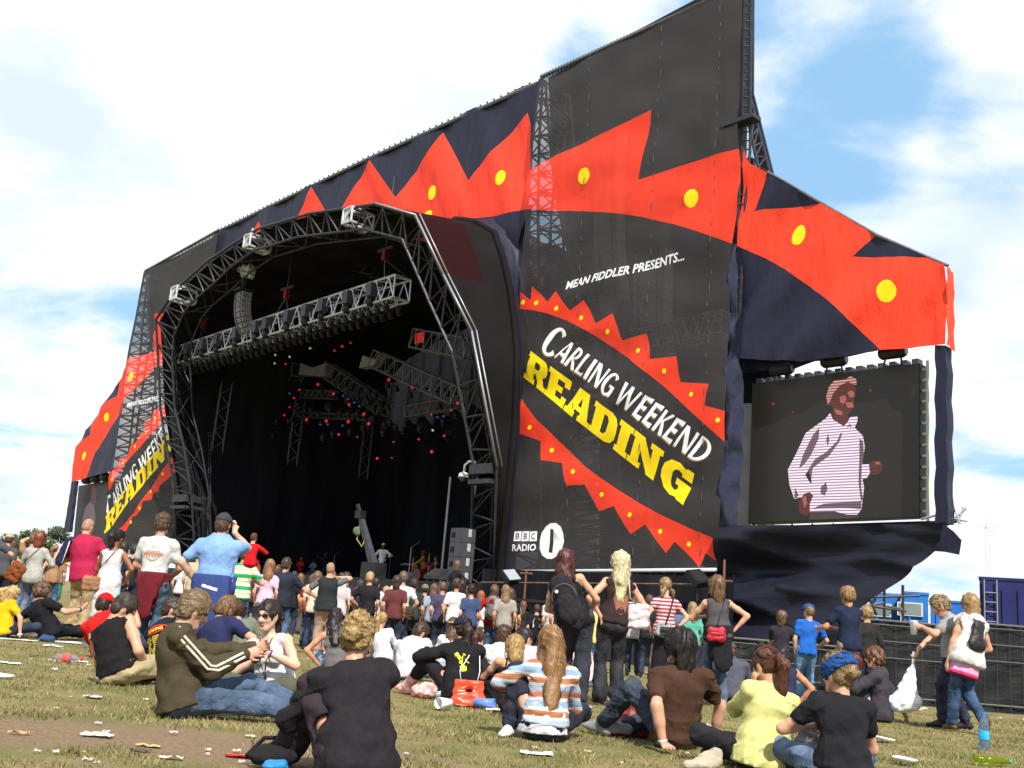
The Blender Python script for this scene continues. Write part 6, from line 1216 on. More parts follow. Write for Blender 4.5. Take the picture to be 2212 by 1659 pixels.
pt = local_thing(f, 'phone', 'dark blue phone held by the woman in sunglasses', 'phone'); c = (f.wr[1]+f.wr[-1])/2+f.cy*.05+V3((0, 0, .03)); mb = MB(); mb.box(c, (.05, .025, .12), (V3((.8, .3, .5)), V3((-.3, .9, 0)), V3((-.5, 0, .8)))); nm_local('case', mb, mat('phone blue', S((40, 40, 80)), .3), pt, False)
f = person('man in black vest and beige trousers sitting cross-legged, head bowed to his side', G(250, 1520), 1.76, -8, 'cross', False, 1.0, 0, ('crop', (66, 50, 42)), ('tank', (32, 30, 32), 'knit', {'hem': .03}), ('baggy', (206, 186, 142)), 'brown', {'R': ((.17, .16, .15), (.5, -.8, -.3)), 'L': ((-.08, .32, .16), (-1, -.2, -.2))}, None, (-58, 30, 6), (2, 24), 4, -8, SIT, face=True, key='vest', ht=(292, 1326))
f = person('man in black tour tee with yellow lists on its back, sitting behind the black vest', G(364, 1496), 1.76, -26, 'cross', False, 1.1, 0, ('crop', (70, 48, 40)), ('tee', (30, 30, 42), 'cotton', {'hem': .12}), DKD, 'black', {'R': 'lap', 'L': 'lap'}, None, (-50, 14, 0), (2, 22), 0, 0, SIT, face=True, ht=(394, 1328))
yl = mat('print yellow', S((236, 210, 60)), .8); rd = mat('print red', S((206, 30, 34)), .8); o = f.parts['top']; org = f.Ch-f.cy*.02; rr = random.Random(4)
decal(o, f.root, 'red_oval_print', ring_tris(.150, .042, .016, 0, .055, 28), org, f.cx, f.d1, f.cy, rd); decal(o, f.root, 'yellow_lettering', text_tris('READING', .20, .034, 0, .055), org, f.cx, f.d1, f.cy, yl)
tr = []
for r_ in range(11):
    for c_ in range(3):
        w = rr.uniform(.045, .085); x = -.10+c_*.10+rr.uniform(-.006, .006); y = -.015-r_*.021; n_s = max(2, int(w/.014)); xx = x-w/2
        while xx < x+w/2: d = rr.uniform(.006, .014); tr.append([(xx, y-.006), (xx+d, y-.006), (xx+d, y+.006), (xx, y+.006)]); xx += d+.004
decal(o, f.root, 'yellow_list_print', tr, org, f.cx, f.d1, f.cy, yl); decal(o, f.root, 'red_line_print', line_tris(-.15, -.255, .15, -.255, .008, 10), org, f.cx, f.d1, f.cy, rd)
f = person('man in red cap and red tee seated behind the black vest', G(228, 1462), 1.76, -6, 'cross', False, 1.05, 0, ('crop', (60, 50, 44)), ('tee', (232, 36, 34)), DKD, 'black', {'R': ((.16, .18, .62), (1, 0, -.6)), 'L': 'lap'}, None, (-10, 10, 0), (4, 26), 0, 0, SIT, hat=('cap', (232, 24, 34)), ht=(231, 1322))
f = person('curly brown haired man in black tee propped on one arm at the left', G(98, 1418), 1.78, -24, 'out', False, 1.05, 0, ('curly', (120, 82, 56)), ('tee', (26, 26, 34)), ('trousers', (40, 42, 56), 'denim'), 'grey', {'L': ((-.36, -.12, .05), (-1, -.4, .3), ((-.3, -.3, -1), (0, 0, -1), .3)), 'R': ((.26, .28, .44), (1, -.2, -.8), ((.3, .6, .7), (-1, 0, 0), .5))}, None, (-38, 12, 0), (-16, -2), -6, -6, SIT, face=True, ht=(102, 1296))
band(f, 1, .92, (60, 70, 90), 'watch', .036, .03)
f = person('blonde girl in bright yellow tee leaning on her hand at the far left edge', G(-6, 1414), 1.62, -20, 'cross', True, 1., 0, ('pony', (212, 176, 100)), ('tee', (246, 196, 20)), DKD, 'white', {'R': ((.30, .06, .05), (1, -.2, .2), ((.2, .1, -1), (0, -.2, -1), .3)), 'L': 'lap'}, None, (-46, 26, 0), (8, 30), 10, 0, SIT, ht=(26, 1306))
band(f, 1, .93, (240, 240, 240))
f = person('sandy haired young man in navy tee sitting behind the olive jacket', G(474, 1508), 1.76, -30, 'cross', False, 1.1, 0, ('mop', (140, 100, 64)), ('tee', (46, 50, 96)), ('trousers', (60, 62, 70), 'denim'), 'black', {'R': ((.28, .30, .26), (1, -.4, .1)), 'L': 'lap'}, None, (-14, 24, 0), (12, 36), 4, 0, SIT, ht=(466, 1334))
f = person('brown curly haired person in sage green tee seated near the green stripes', G(534, 1475), 1.72, 8, 'cross', False, 1.05, 0, ('curly', (98, 62, 44)), ('tee', (142, 146, 122)), DKD, 'black', {'R': 'lap', 'L': 'lap'}, None, (10, 16, 0), (8, 30), 0, 0, SIT, ht=(530, 1337))
f = person('long haired girl in orange, blue and white striped jumper sitting with her back to us', G(1206, 1643), 1.66, 6, 'cross', True, 1.02, 0, ('long', (170, 122, 66)), ('half', stripes('striped jumper', [((240, 240, 238), .6), ((214, 142, 98), 1.2), ((250, 244, 236), .7), ((176, 206, 240), 1.3), ((244, 238, 240), .7), ((198, 128, 92), 1.0), ((206, 170, 180), .45), ((190, 212, 238), 1.0)], .235, .32), 'knit', {'hem': .005}), ('trousers', (40, 44, 62), 'denim'), 'white', {'R': 'lap', 'L': ((-.18, .26, .3), (-1, -.4, .2))}, {'L': ((-.25, .10, .07), (-1, .7, .3), (-.5, -.9, 0)), 'R': ((-.05, .32, .08), (1, .3, .3), (-.7, .6, 0))}, (14, 10, -4), (0, 16), 0, 4, SIT, hlen=.44, key='stripe', ht=(1219, 1392))
ws = Sdf(.02); 
f2 = f; sd = Sdf(.03*f.s); sd.cap(f.P+f.d0*.05*f.s, f.P-f.d0*.05*f.s, .170*f.s, .190*f.s, f.py, .84); sd.plane((0, 0, .045), (0, 0, -1)); sd.noise(.0038, .1, 4, 9); sdfobj('white_undershirt', sd, .009, cloth((240, 238, 244), 'u'), f.root)
f = person('man in brown tee with dark shaggy hair leaning back on his arms, one knee raised', G(1500, 1660), 1.78, 42, 'back', False, 1.08, 0, ('shag', (52, 42, 40)), ('tee', (86, 56, 40)), ('trousers', (62, 72, 88), 'denim'), 'grey', {'L': ((-.33, -.16, .055), (-1, -.5, .2), ((-.55, -.85, -.12), (0, 0, -1), .08, (.75, -.6, 0))), 'R': ((.40, -.06, .06), (1, -.4, .2), ((.7, -.3, -.3), (0, 0, -1), .1))}, {'L': ((-.10, .62, .085), (-.1, 0, 1), (-.2, 1, .2)), 'R': ((.02, .50, .08), (.9, .4, .25), (-.4, 1, 0))}, (24, 0, 0), (-16, 0), 0, -26, SIT, hlen=.20, key='brown', ht=(1509, 1398))
band(f, -1, .95, (150, 206, 196))
f = person('woman in pale yellow cardigan with auburn ponytail, hand by her ear', G(1698, 1716), 1.68, 14, 'cross', True, 1.12, 0, ('pony', (108, 62, 38)), ('long', (236, 232, 150), 'knit', {'hem': .10, 'slv': 1.7}), ('trousers', (44, 42, 46)), 'black', {'L': ((-.10, .07, .02, 'N'), (-.5, .5, -1), ((.1, -.1, 1), (1, 0, 0), .5)), 'R': 'lap'}, None, (16, 12, 0), (2, 16), 0, 4, SIT, hlen=.30, key='yellow', ht=(1694, 1438))
f = person('woman in black tee with wide blue headband and blonde bun', G(1882, 1752), 1.68, 4, 'cross', True, 1.02, 0, ('bun', (196, 160, 104)), ('tee', (34, 32, 38), 'cotton', {'hem': .02, 'slv': .5}), ('trousers', (112, 134, 164), 'denim'), 'black', {'L': ((-.12, .26, .34), (-1, -.2, -.3)), 'R': 'lap'}, None, (24, 8, 0), (2, 16), 0, 4, SIT, face=True, key='blueband', ht=(1853, 1450))
sd = Sdf(.012); s_ = f.s; sd.ell(f.Hd+(-f.hy*.018+f.hz*.028)*s_, (.103*s_, .126*s_, .118*s_), [f.hx, f.hy, f.hz]); tl = nrm(f.hz*.86+f.hy*.5); sd.plane(f.Hd+tl*.068*s_-f.hy*.0*s_, tl); sd.plane(f.Hd-tl*.028*s_, -tl); sd.noise(.003, .03, 8, 8, (.3, .3, 3)); sdfobj('blue_headband', sd, .008, cloth((44, 92, 160), 'hb', 'knit'), f.root)
f = person('brown haired boy in grey hoodie leaning back on one arm, looking left', G(1956, 1602), 1.74, 62, 'knees', False, 1.0, 0, ('mop', (128, 86, 52)), ('hoodie', (76, 70, 82), 'cotton', {'slv': 1.55}), ('trousers', (50, 66, 90), 'denim'), 'black', {'R': ((.22, -.32, .05), (.6, -1, .1), ((.15, -.25, -1), (0, 0, -1), .2, (-.4, 1, 0))), 'L': 'knee'}, None, (8, 4, 0), (-6, 4), 0, 0, SIT, face=True, ht=(1938, 1437))
f = person('red haired woman in black top with white trim beside the grey hoodie', G(1890, 1580), 1.62, -30, 'cross', True, 1., 0, ('bob', (120, 36, 30)), ('long', (38, 36, 48)), DKD, 'black', {'R': 'lap', 'L': 'lap'}, None, (-20, 10, 0), (0, 14), 0, 0, SIT, ht=(1901, 1454))
f = person('dark haired man in navy vest sitting beyond the yellow cardigan', G(1742, 1576), 1.74, 6, 'cross', False, 1.05, 1, ('crop', (34, 28, 32)), ('tank', (52, 56, 92)), DKD, 'black', {'R': ((.26, .10, .1), (1, -.3, .2)), 'L': 'lap'}, None, (-24, 10, 0), (2, 18), 0, 0, SIT, ht=(1735, 1435))
f = person('dark haired person seated low behind the auburn ponytail', G(1688, 1560), 1.70, 10, 'cross', True, 1., 1, ('bob', (58, 34, 30)), ('tee', (60, 40, 44)), DKD, 'black', {'R': 'lap', 'L': 'lap'}, None, (-40, 4, 0), None, 0, 0, SIT, ht=(1692, 1430))
f = person('person in slate grey tee sitting behind the standing woman with red pouch', G(1624, 1556), 1.78, -14, 'cross', False, 1.2, 0, ('crop', (90, 60, 44)), ('tee', (98, 98, 114)), DKD, 'black', {'R': 'lap', 'L': 'lap'}, None, (0, 26, 0), (8, 32), 0, 0, SIT, ht=(1622, 1430))
f = person('girl in black hoodie with lime bird print and navy cap, knees up', G(1016, 1557), 1.70, 42, 'knees', True, 1.12, 0, ('pony', (70, 48, 40)), ('hoodie', (30, 28, 32), 'cotton', {'hem': .12}), ('three', (42, 34, 42)), None, {'L': ((-.10, .46, .46), (-1, -.2, -.3)), 'R': ((.12, .36, .3), (1, -.3, -.3))}, {'L': ((-.16, .66, .085), (-.2, 0, 1), (-.1, 1, .15)), 'R': ((.16, .36, .085), (.8, .3, .5), (.1, 1, 0))}, (6, 6, 0), (10, 30), 0, -28, SIT, hat=('cap', (36, 40, 62), -20), key='bird', ht=(1025, 1371))
lm = mat('print lime', S((226, 240, 40)), .7); bird = [[(-.02, .05), (.06, .02), (.14, .0), (.16, .03), (.16, -.03), (.10, -.045), (.03, -.02)], [(-.03, .06), (-.01, .055), (.03, -.02), (.0, -.01)], [(-.10, .06), (-.075, .075), (-.06, .05), (-.09, .035)], [(-.08, .03), (-.06, .045), (-.04, .02), (-.065, .005)], [(-.06, .0), (-.03, .005), (-.04, -.03), (-.065, -.02)], [(-.06, -.05), (-.03, -.035), (.0, -.05), (-.005, -.09), (-.05, -.10)], [(-.035, .04), (-.028, .04), (-.04, -.05), (-.048, -.05)]]
decal(f.parts['top'], f.root, 'lime_bird_print', [[(x*1.15, y*1.15-.05) for x, y in p] for p in bird], f.Ch, f.cx, f.d1, f.cy, lm)
bm = mat('boot pink', S((226, 96, 104)), .5, vscale=16, col2=S((246, 206, 200)), var=.3)
for k in (-1, 1): sd = Sdf(.02); foot_prims(sd, f, k, .014); sd.cap(f.an[k], f.an[k]+(f.kn[k]-f.an[k])*.38, .052, .062); sd.plane((0, 0, .0), (0, 0, -1)); sdfobj('patterned_boot', sd, .01, bm, f.root)
f = person('short haired boy in white tee bending over, seated left of the lime bird hoodie', G(905, 1510), 1.74, -20, 'cross', False, 1.1, 0, ('crop', (92, 66, 50)), ('shirt', (240, 240, 244)), PALE, 'white', {'R': 'lap', 'L': 'lap'}, None, (-40, 34, 0), (14, 40), 8, 0, SIT, ht=(947, 1387))
f = person('honey blonde girl in black vest reclining on one arm by the orange bag', G(1112, 1562), 1.60, 24, 'back', True, .95, 0, ('bob', (216, 172, 96)), ('strap', (44, 34, 38)), ('trousers', (40, 36, 42)), 'black', {'R': ((.26, -.20, .05), (.8, -1, .1)), 'L': 'lap'}, None, (16, 14, 6), (-34, -20), 6, -16, SIT, ht=(1132, 1440))
f = person('man in white tee with brown crop sitting behind the honey blonde', G(1112, 1528), 1.76, 0, 'cross', False, 1.1, 0, ('crop', (110, 70, 48)), ('shirt', (242, 238, 244)), DEN, 'white', {'R': 'lap', 'L': 'lap'}, None, (-34, 6, 0), (4, 20), 0, 0, SIT, ht=(1122, 1388))
f = person('man in pale pink shirt and dark glasses beyond the striped jumper', G(1168, 1530), 1.74, -6, 'cross', False, 1.05, 0, ('crop', (56, 44, 44)), ('shirt', (240, 220, 232)), DEN, 'white', {'R': 'lap', 'L': 'lap'}, None, (-46, 4, 0), (4, 20), 0, 0, SIT, face=True, ht=(1169, 1395))
sunglasses(f, (24, 20, 24))
f = person('brown haired girl in pale top sitting right behind the navy cap', G(1070, 1516), 1.64, 4, 'cross', True, 1., 0, ('pony', (110, 70, 46)), ('tee', (232, 226, 230)), DEN, 'white', {'R': 'lap', 'L': 'lap'}, None, (-20, 10, 0), None, 0, 0, SIT, ht=(1066, 1406))
f = person('person in pale pink shirt sitting between the two standing women', G(1308, 1524), 1.70, 40, 'knees', False, 1.1, 0, ('crop', (120, 80, 60)), ('shirt', (244, 206, 206)), PALE, 'white', {'R': 'hug', 'L': 'hug'}, None, (0, 40, 0), (26, 50), 0, 0, SIT)
f = person('black haired girl with bare tanned shoulders and grey top beyond the blonde bun', G(742, 1494), 1.66, 6, 'cross', True, 1., 1, ('long', (42, 30, 38)), ('strap', (130, 126, 130)), PALE, 'white', {'L': ((-.25, .05, .1), (-1, -.2, .2)), 'R': 'lap'}, None, (6, 8, 0), None, 0, 0, SIT, hlen=.34, ht=(747, 1351))
f = person('blonde ponytail girl in white shirt sitting right of the blonde bun', G(850, 1484), 1.64, -10, 'cross', True, 1., 0, ('pony', (216, 172, 100)), ('shirt', (240, 238, 246)), PALE, 'white', {'R': 'lap', 'L': 'lap'}, None, (-10, 10, 0), None, 0, 0, SIT, hlen=.34, ht=(850, 1360))
f = person('girl in beige cap and white top sitting behind the navy cap', G(990, 1500), 1.64, 0, 'cross', True, 1., 0, ('long', (120, 84, 60)), ('tee', (240, 236, 232)), DEN, 'white', {'R': 'lap', 'L': 'lap'}, None, (0, 8, 0), None, 0, 0, SIT, hlen=.26, hat=('cap', (226, 176, 130), 170), ht=(1007, 1371))
# --- standing, near
f = person('auburn haired woman with highlights in black strap top and baggy jeans, carrying a backpack', G(1268, 1566), 1.70, -4, 'stand', True, 1., 0, ('long', (116, 56, 44)), ('strap', (26, 24, 26)), ('baggy', (52, 58, 68), 'denim'), 'black', {'R': ((.13, .22, .98), (1, -.3, -.3)), 'L': ((-.1, .25, 1.0), (-1, -.3, -.3))}, None, (-22, 6, 0), group=STD, key='auburn', hlen=.20, ht=(1259, 1221))
backpack(f, 'black backpack with white badge on the auburn haired woman', (50, 42, 48), None, 1.12, .06, -.06, True)
f = person('platinum blonde woman in printed brown vest and black jeans, hand on hip', G(1352, 1566), 1.72, 10, 'stand', True, 1.02, 0, ('long', (240, 226, 170)), ('tank', (62, 44, 44), 'cotton', {'hem': .02}), ('flare', (48, 48, 54), 'denim'), 'black', {'L': ((-.165, -.07, .96), (-1, -.15, .15), ((.5, -.2, -.9), (.6, 1, 0), .2, (-1, 0, .2))), 'R': ((.20, .08, .95), (1, -.4, 0))}, None, (34, 2, 0), group=STD, face=True, hlen=.34, key='blonde', ht=(1376, 1226))
decal(f.parts['top'], f.root, 'rose_print', [[(.03+(.10+.02*math.sin(i*5+a*3))*math.cos(a)*r_, -.09+.16*math.sin(a)*r_) for a in np.linspace(0, 2*math.pi, 9)[:-1]] for i, r_ in enumerate((1., .62, .3))], f.Ch, f.cx, f.d1, f.cy, mat('rose print', S((176, 84, 66)), .8, vscale=30, col2=S((92, 100, 76)), var=.3))
mb = MB(); mb.lathe(f.P+f.d0*.045*f.s, [(.168*f.s, 0), (.172*f.s, .01), (.172*f.s, .04), (.166*f.s, .05)], 26, f.d0); mb.v = [tuple(f.P+(lambda d: d-f.py*(d@f.py)*.22)(V3(v)-f.P)) for v in mb.v]; nm_local('belt', mb, mat('belt pink', S((250, 214, 226)), .4), f.root)
shoulder_bag(f, 'long white cloth bag with pink beads on the platinum blonde', (246, 226, 228), (.27, -.06, 1.0), (.22, .10, .34), 1, 'knit', None, False)
f = person('woman in red and white striped tee with tied fair hair', T(1480, 1284, 1.66), 1.66, 22, 'stand', True, 1.05, 5, ('pigtail', (184, 150, 100)), ('tee', stripes('red stripes', [((250, 226, 226), 1), ((196, 70, 84), 1)], .052), 'cotton', {'hem': .03, 'slv': .3}), ('skirt', (38, 30, 38)), 'black', {'R': ((.20, -.02, 1.0), (1, -.4, 0)), 'L': ((-.2, .1, .95), (-1, -.4, 0))}, None, (10, 4, 0), group=STD, key='rstripe')
shoulder_bag(f, 'silver grey shoulder bag with black check on the striped tee woman', (190, 194, 190), (-.14, -.20, .92), (.24, .07, .24), 1, 'cotton', (60, 50, 60), False, 'shoulder_bag', 12); 
mb = MB(); [mb.box((-.14+.034*(i-2), -.245, .90+.034*(j-1.5)), (.026, .006, .026)) for i in range(5) for j in range(4)]; nm_local('check_print', mb, M_blk, f.root, False, kind='stuff')
f = person('brown shaggy haired woman in charcoal vest with red pouch, hand on hip', G(1592, 1566), 1.70, 8, 'stand', True, 1.05, 0, ('shag', (140, 100, 64)), ('tank', (96, 92, 96), 'cotton', {'hem': .05}), ('trousers', (92, 108, 130), 'denim'), 'grey', {'R': ((.23, .0, 1.0), (1, -.25, .1)), 'L': ((-.1, .28, 1.15), (-1, -.2, -.4))}, None, (14, 0, 0), group=STD, hlen=.2, key='pouch', ht=(1590, 1280))
shoulder_bag(f, 'small red pouch hanging at the hip of the charcoal vest woman', (214, 24, 52), (-.10, -.20, .90), (.22, .08, .20), 1, 'shiny', (70, 66, 70), True, 'pouch')
waist_wrap(f, 'black jacket tied round the waist', (36, 32, 36), .36, fl=.8)
f = person('fair haired woman in teal top standing behind the charcoal vest', T(1538, 1338, 1.58), 1.58, 12, 'stand', True, 1., 0, ('long', (216, 176, 120)), ('half', (112, 206, 180)), DEN, 'white', None, None, (0, 0, 0), group=STD)
f = person('child in yellow tee and pale jeans between the two near women', T(1322, 1328, 1.36), 1.36, 4, 'stand', False, 1.05, 0, ('short', (120, 84, 60)), ('tee', (248, 226, 140)), ('baggy', (150, 176, 210), 'denim'), 'white', None, None, (0, 0, 0), group=STD)
f = person('brown haired boy in dark tee leaning on the black fence', T(1735, 1358, 1.40), 1.40, -22, 'stand', False, 1., 0, ('shag', (120, 84, 60)), ('tee', (58, 52, 62)), DKD, 'black', {'R': ((.3, .25, .95), (1, -.4, -.2)), 'L': ((-.1, .3, .98), (-1, -.4, -.2))}, None, (-24, 0, 0), group=STD, hlen=.15)
f = person('boy in blue cap and bright blue tee with pale baggy jeans', Dd(1788, 1500, 17.3), 1.55, 4, 'stand', False, 1., 0, ('crop', (150, 110, 70)), ('tee', (40, 118, 222)), ('baggy', (112, 156, 190), 'denim'), 'black', {'L': ((-.20, .04, .86), (-.9, -.6, 0)), 'R': ((.3, .2, 1.0), (.8, -.8, -.2))}, None, (30, 4, 0), side=5, group=STD, hat=('cap', (40, 96, 170), 20))
f = person('tall tousled blond youth in navy tee, forearms raised to his left', T(1884, 1304, 1.80), 1.80, 22, 'stand', False, 1., 1, ('mop', (176, 134, 84)), ('tee', (34, 44, 76)), ('shorts', (206, 196, 170), 'camo'), 'white', {'L': ((-.28, .36, 1.12), (-.6, -1, -.4)), 'R': ((-.02, .30, 1.14), (1, -.5, -.5))}, None, (10, 0, 0), group=STD, face=True)
f = person('curly blond youth in dark long sleeves beyond the tall youth', Dd(1924, 1500, 18.3), 1.64, 14, 'stand', False, 1., 0, ('curly', (200, 160, 100)), ('long', (52, 46, 46)), DKD, 'black', None, None, (0, 0, 0), group=STD)
f = person('man in pale grey tee bending to look down, holding a white cup', Dd(2118, 1586, 12.9), 1.74, 70, 'stand', False, 1.02, 0, ('short', (176, 146, 100)), ('tee', (186, 182, 180)), ('trousers', (42, 48, 74), 'denim'), 'black', {'L': ((-.12, .36, 1.18), (-1, -.4, -.5), ((-.1, 1, .2), (1, 0, 0), .7)), 'R': ((-.04, .42, .90), (1, -.5, 0), ((0, .2, -1), (0, 1, 0), .9))}, {'R': ((.10, -.14, .085), (0, 1, 0), (0, 1, 0)), 'L': ((-.1, .14, .085), (0, 1, 0), (0, 1, 0))}, (10, 30, 0), (6, 20), group=STD, face=True, key='cup', ht=(2075, 1334))
cp = local_thing(f, 'paper_cup', 'white paper cup held by the man in pale grey', 'cup'); c = f.wr[-1]+V3((0.02, .10, 0)); mb = MB(); mb.lathe(c-V3((0, 0, .10)), [(.034, 0), (.046, .16), (.050, .165), (.046, .17)], 16); nm_local('cup', mb, mat('paper white', (.82, .82, .80), .6), cp)
bg_ = local_thing(f, 'plastic_bag', 'white plastic carrier bag hanging from the hand of the man with cup', 'bag'); c = f.wr[1]+V3((-.0, .05, -.10)); sd = Sdf(.05); sd.cap(c-V3((0, -.02, .12)), c-V3((-.0, -.10, .52)), .03, .15, (1, 0, 0), .6); sd.cap(c-V3((0, -.0, .54)), c-V3((0, -.22, .58)), .09, .10, (1, 0, 0), .8); sd.noise(.0044, .10, 6, 9); sdfobj('bag_body', sd, .013, mat('plastic film', (.78, .80, .80), .35, bump=.6, bscale=14, bdist=.02), bg_); mb = MB(); mb.sweep([c+V3((.01, 0, .06)), c-V3((0, -.02, .15))], .018, 6); nm_local('handle', mb, mat('plastic film', (.78, .80, .80), .35), bg_)
f = person('woman in white sleeveless hoodie and pink shirt walking away with a small black pack', G(2146, 1626, 0), 1.60, 16, 'stand', True, 1.12, 0, ('bob', (206, 160, 96)), ('tank', (240, 238, 232), 'knit', {'hem': .10, 'loose': .026}), ('trousers', (62, 90, 126), 'denim'), 'brown', {'R': ((.20, .18, .98), (1, -.6, 0)), 'L': ((-.24, .06, .82), (-1, -.3, 0))}, {'L': ((-.09, .16, .085), (0, 1, .1), (0, 1, 0)), 'R': ((.10, -.20, .16), (0, 1, 0), (.1, .35, -.94))}, (6, 6, 0), (2, 8), group=STD, key='walker', ht=(2150, 1320))
s_ = f.s; sd = Sdf(.03); sd.ell(f.Nb-f.cy*.09*s_-f.d1*.03*s_, (.13*s_, .055*s_, .085*s_), [f.cx, f.cy, f.d1]); sdfobj('hood', sd, .012, cloth((240, 238, 232), 't', 'knit'), f.root)
sd = Sdf(.03); sd.cap(f.P-f.d0*.02*s_, f.P-f.d0*.20*s_, .178*s_, .192*s_, f.py, .82); sd.plane(f.P-f.d0*.21*s_, -f.d0); sd.noise(.007, .09, 5, 9, (2, 2, .2)); sdfobj('pink_shirt_hem', sd, .012, cloth((250, 186, 216), 'u'), f.root)
sd = Sdf(.02); sd.cap(f.P-f.d0*.19*s_, f.P-f.d0*.23*s_, .190*s_, .195*s_, f.py, .82); sd.plane(f.P-f.d0*.245*s_, -f.d0); sd.plane(f.P-f.d0*.20*s_, f.d0); sd.noise(.007, .09, 5, 9, (2, 2, .2)); sdfobj('pink_trim', sd, .012, cloth((240, 60, 120), 'u'), f.root)
bt = local_thing(f, 'backpack', 'small black leather pack on the walking woman', 'backpack'); c = f.Wst-f.cy*.17*s_+f.d1*.10*s_-f.cx*.02; sd = Sdf(.02); sd.cap(c-f.d1*.10-f.cx*.03, c-f.d1*.10+f.cx*.05, .085, .08, f.cy, .55); sd.cap(c+f.d1*.11-f.cx*.03, c+f.d1*.11+f.cx*.03, .055, .055, f.cy, .5); sd.cap(c-f.d1*.1, c+f.d1*.11, .09, .07, f.cy, .5); sdfobj('pack_body', sd, .011, cloth((28, 28, 32), 'lea', 'shiny'), bt); mb = MB()
for k in (-1, 1): mb.sweep([c+f.d1*.16, f.Nb+f.cx*.08*k-f.cy*.12-f.d1*.04, f.Nb+f.cx*.12*k+f.d1*.01], .008, 5)
nm_local('straps', mb, M_blk, bt)
# --- standing, left
f = person('bald man in pink polo and desert camouflage trousers with jacket over his shoulder', G(160, 1404), 1.84, 0, 'stand', False, 1.32, 0, ('buzz', (196, 150, 118)), ('polo', (206, 36, 84)), ('baggy', (222, 200, 160), 'camo'), 'brown', {'L': ((-.2, .20, 1.18), (-1, -.4, -.5)), 'R': ((.20, .26, 1.1), (1, -.6, -.3))}, None, (-22, 12, 0), group=STD, key='pink', ht=(202, 1151))
jt = local_thing(f, 'jacket', 'navy jacket with white piping slung over the pink polo shoulder', 'jacket'); sd = Sdf(.03); c = f.sh[-1]; sd.cap(c+V3((-.02, .05, .07)), c+V3((-.03, -.10, .05)), .05); sd.cap(c+V3((-.03, -.13, .04)), c+V3((-.09, -.19, -.30)), .06, .085, (0, 1, 0), .45); sd.noise(.010, .1, 4, 9, (2, 1, .5)); sdfobj('jacket_body', sd, .016, cloth((40, 44, 78), 'jk'), jt); mb = MB(); mb.sweep([c+V3((.01, -.14, .06)), c+V3((.01, -.20, -.1)), c+V3((-.02, -.23, -.33))], .012, 6, .5); mb.sweep([c+V3((-.08, -.14, .04)), c+V3((-.13, -.2, -.1)), c+V3((-.17, -.21, -.32))], .012, 6, .5); nm_local('piping', mb, mat('white trim', (.8, .8, .8), .6), jt)
f = person('dark skinned woman in long white dress top with tan shoulder bag', T(260, 1177, 1.66), 1.66, -4, 'stand', True, 1.1, 3, ('pony', (42, 28, 28)), ('tank', (238, 236, 240), 'cotton', {'hem': .28}), ('skirt', (232, 230, 224)), 'brown', {'R': ((.24, .08, .98), (1, -.6, 0)), 'L': ((-.1, .26, 1.0), (-1, -.4, -.2))}, None, (-16, 10, 0), group=STD, hlen=.2, key='dress')
shoulder_bag(f, 'tan leather bag at the hip of the white dress woman', (186, 134, 96), (-.20, -.12, .86), (.26, .10, .22), 1, 'cotton', (130, 90, 60))
f = person('man in white tee with red globe print, maroon jumper round his waist', T(362, 1142, 1.80), 1.80, -6, 'stand', False, 1.0, 0, ('short', (112, 82, 58)), ('tee', (240, 238, 232), 'cotton', {'hem': .0}), ('baggy', (80, 116, 140), 'denim'), 'black', {'R': ((.12, .26, 1.0), (1, -.5, -.2)), 'L': ((-.12, .26, 1.02), (-1, -.5, -.2))}, None, (0, 0, 0), group=STD, key='globe')
waist_wrap(f, 'maroon jumper tied round the waist', (126, 30, 42), .36, fl=1.0, tp=.62)
gm = mat('print faded red', S((206, 120, 104)), .8); tr = ring_tris(.092, .092, .006)+ring_tris(.045, .092, .005)+line_tris(0, -.09, 0, .09, .004)+line_tris(-.085, .03, .085, .03, .004)+line_tris(-.085, -.035, .085, -.035, .004); decal(f.parts['top'], f.root, 'globe_print', [[(x, y-.03) for x, y in p] for p in tr], f.Ch, f.cx, f.d1, f.cy, mat('print brown', S((150, 120, 104)), .8)); decal(f.parts['top'], f.root, 'red_band_print', [[(x, y-.03) for x, y in p] for p in line_tris(-.125, 0, .125, 0, .034, 12)], f.Ch, f.cx, f.d1, f.cy, gm, .006)
f = person('burly man in dark cap and pale blue polo raising a hand to his face', T(497, 1143, 1.84), 1.84, 0, 'stand', False, 1.34, 5, ('crop', (110, 76, 56)), ('polo', (146, 186, 240), 'cotton', {'hem': .02}), ('trousers', (50, 66, 120), 'denim'), 'black', {'R': ((.11, .18, 1.56), (1, .1, -1.3), ((-.2, .3, 1), (0, -1, 0), .6)), 'L': ((-.28, .10, .98), (-1, -.5, 0))}, None, (-6, 0, 0), group=STD, hat=('cap', (72, 78, 90)), key='bluepolo')
o = waist_wrap(f, 'navy tracksuit top tied round the waist', (62, 84, 150), .72, fl=1.12); decal(o, f.root, 'white_worn_print', [[(x-.011, -.05-.22*x), (x+.011, -.05-.22*x), (x+.011, -.016-.22*x+.006*math.sin(x*90)), (x-.011, -.016-.22*x)] for x in np.linspace(-.07, .10, 8)], f.P, f.px, f.d0, f.py, mat('white trim', (.8, .8, .8), .6))
mb = MB()
for k in (-1, 1): mb.sweep([f.Nb+f.cx*.08*k-f.cy*.075+f.d1*.0, f.sh[k]*.5+f.Nb*.5-f.cy*.055+f.d1*.06, f.sh[k]+f.cx*.02*k-f.cy*.02+f.d1*.075, f.sh[k]*.4+f.el[k]*.6-f.cy*.055], .006, 5)
nm_local('navy_piping', mb, mat('piping navy', S((90, 90, 190)), .7), f.root)
gp = T(540, 1252, 1.50)
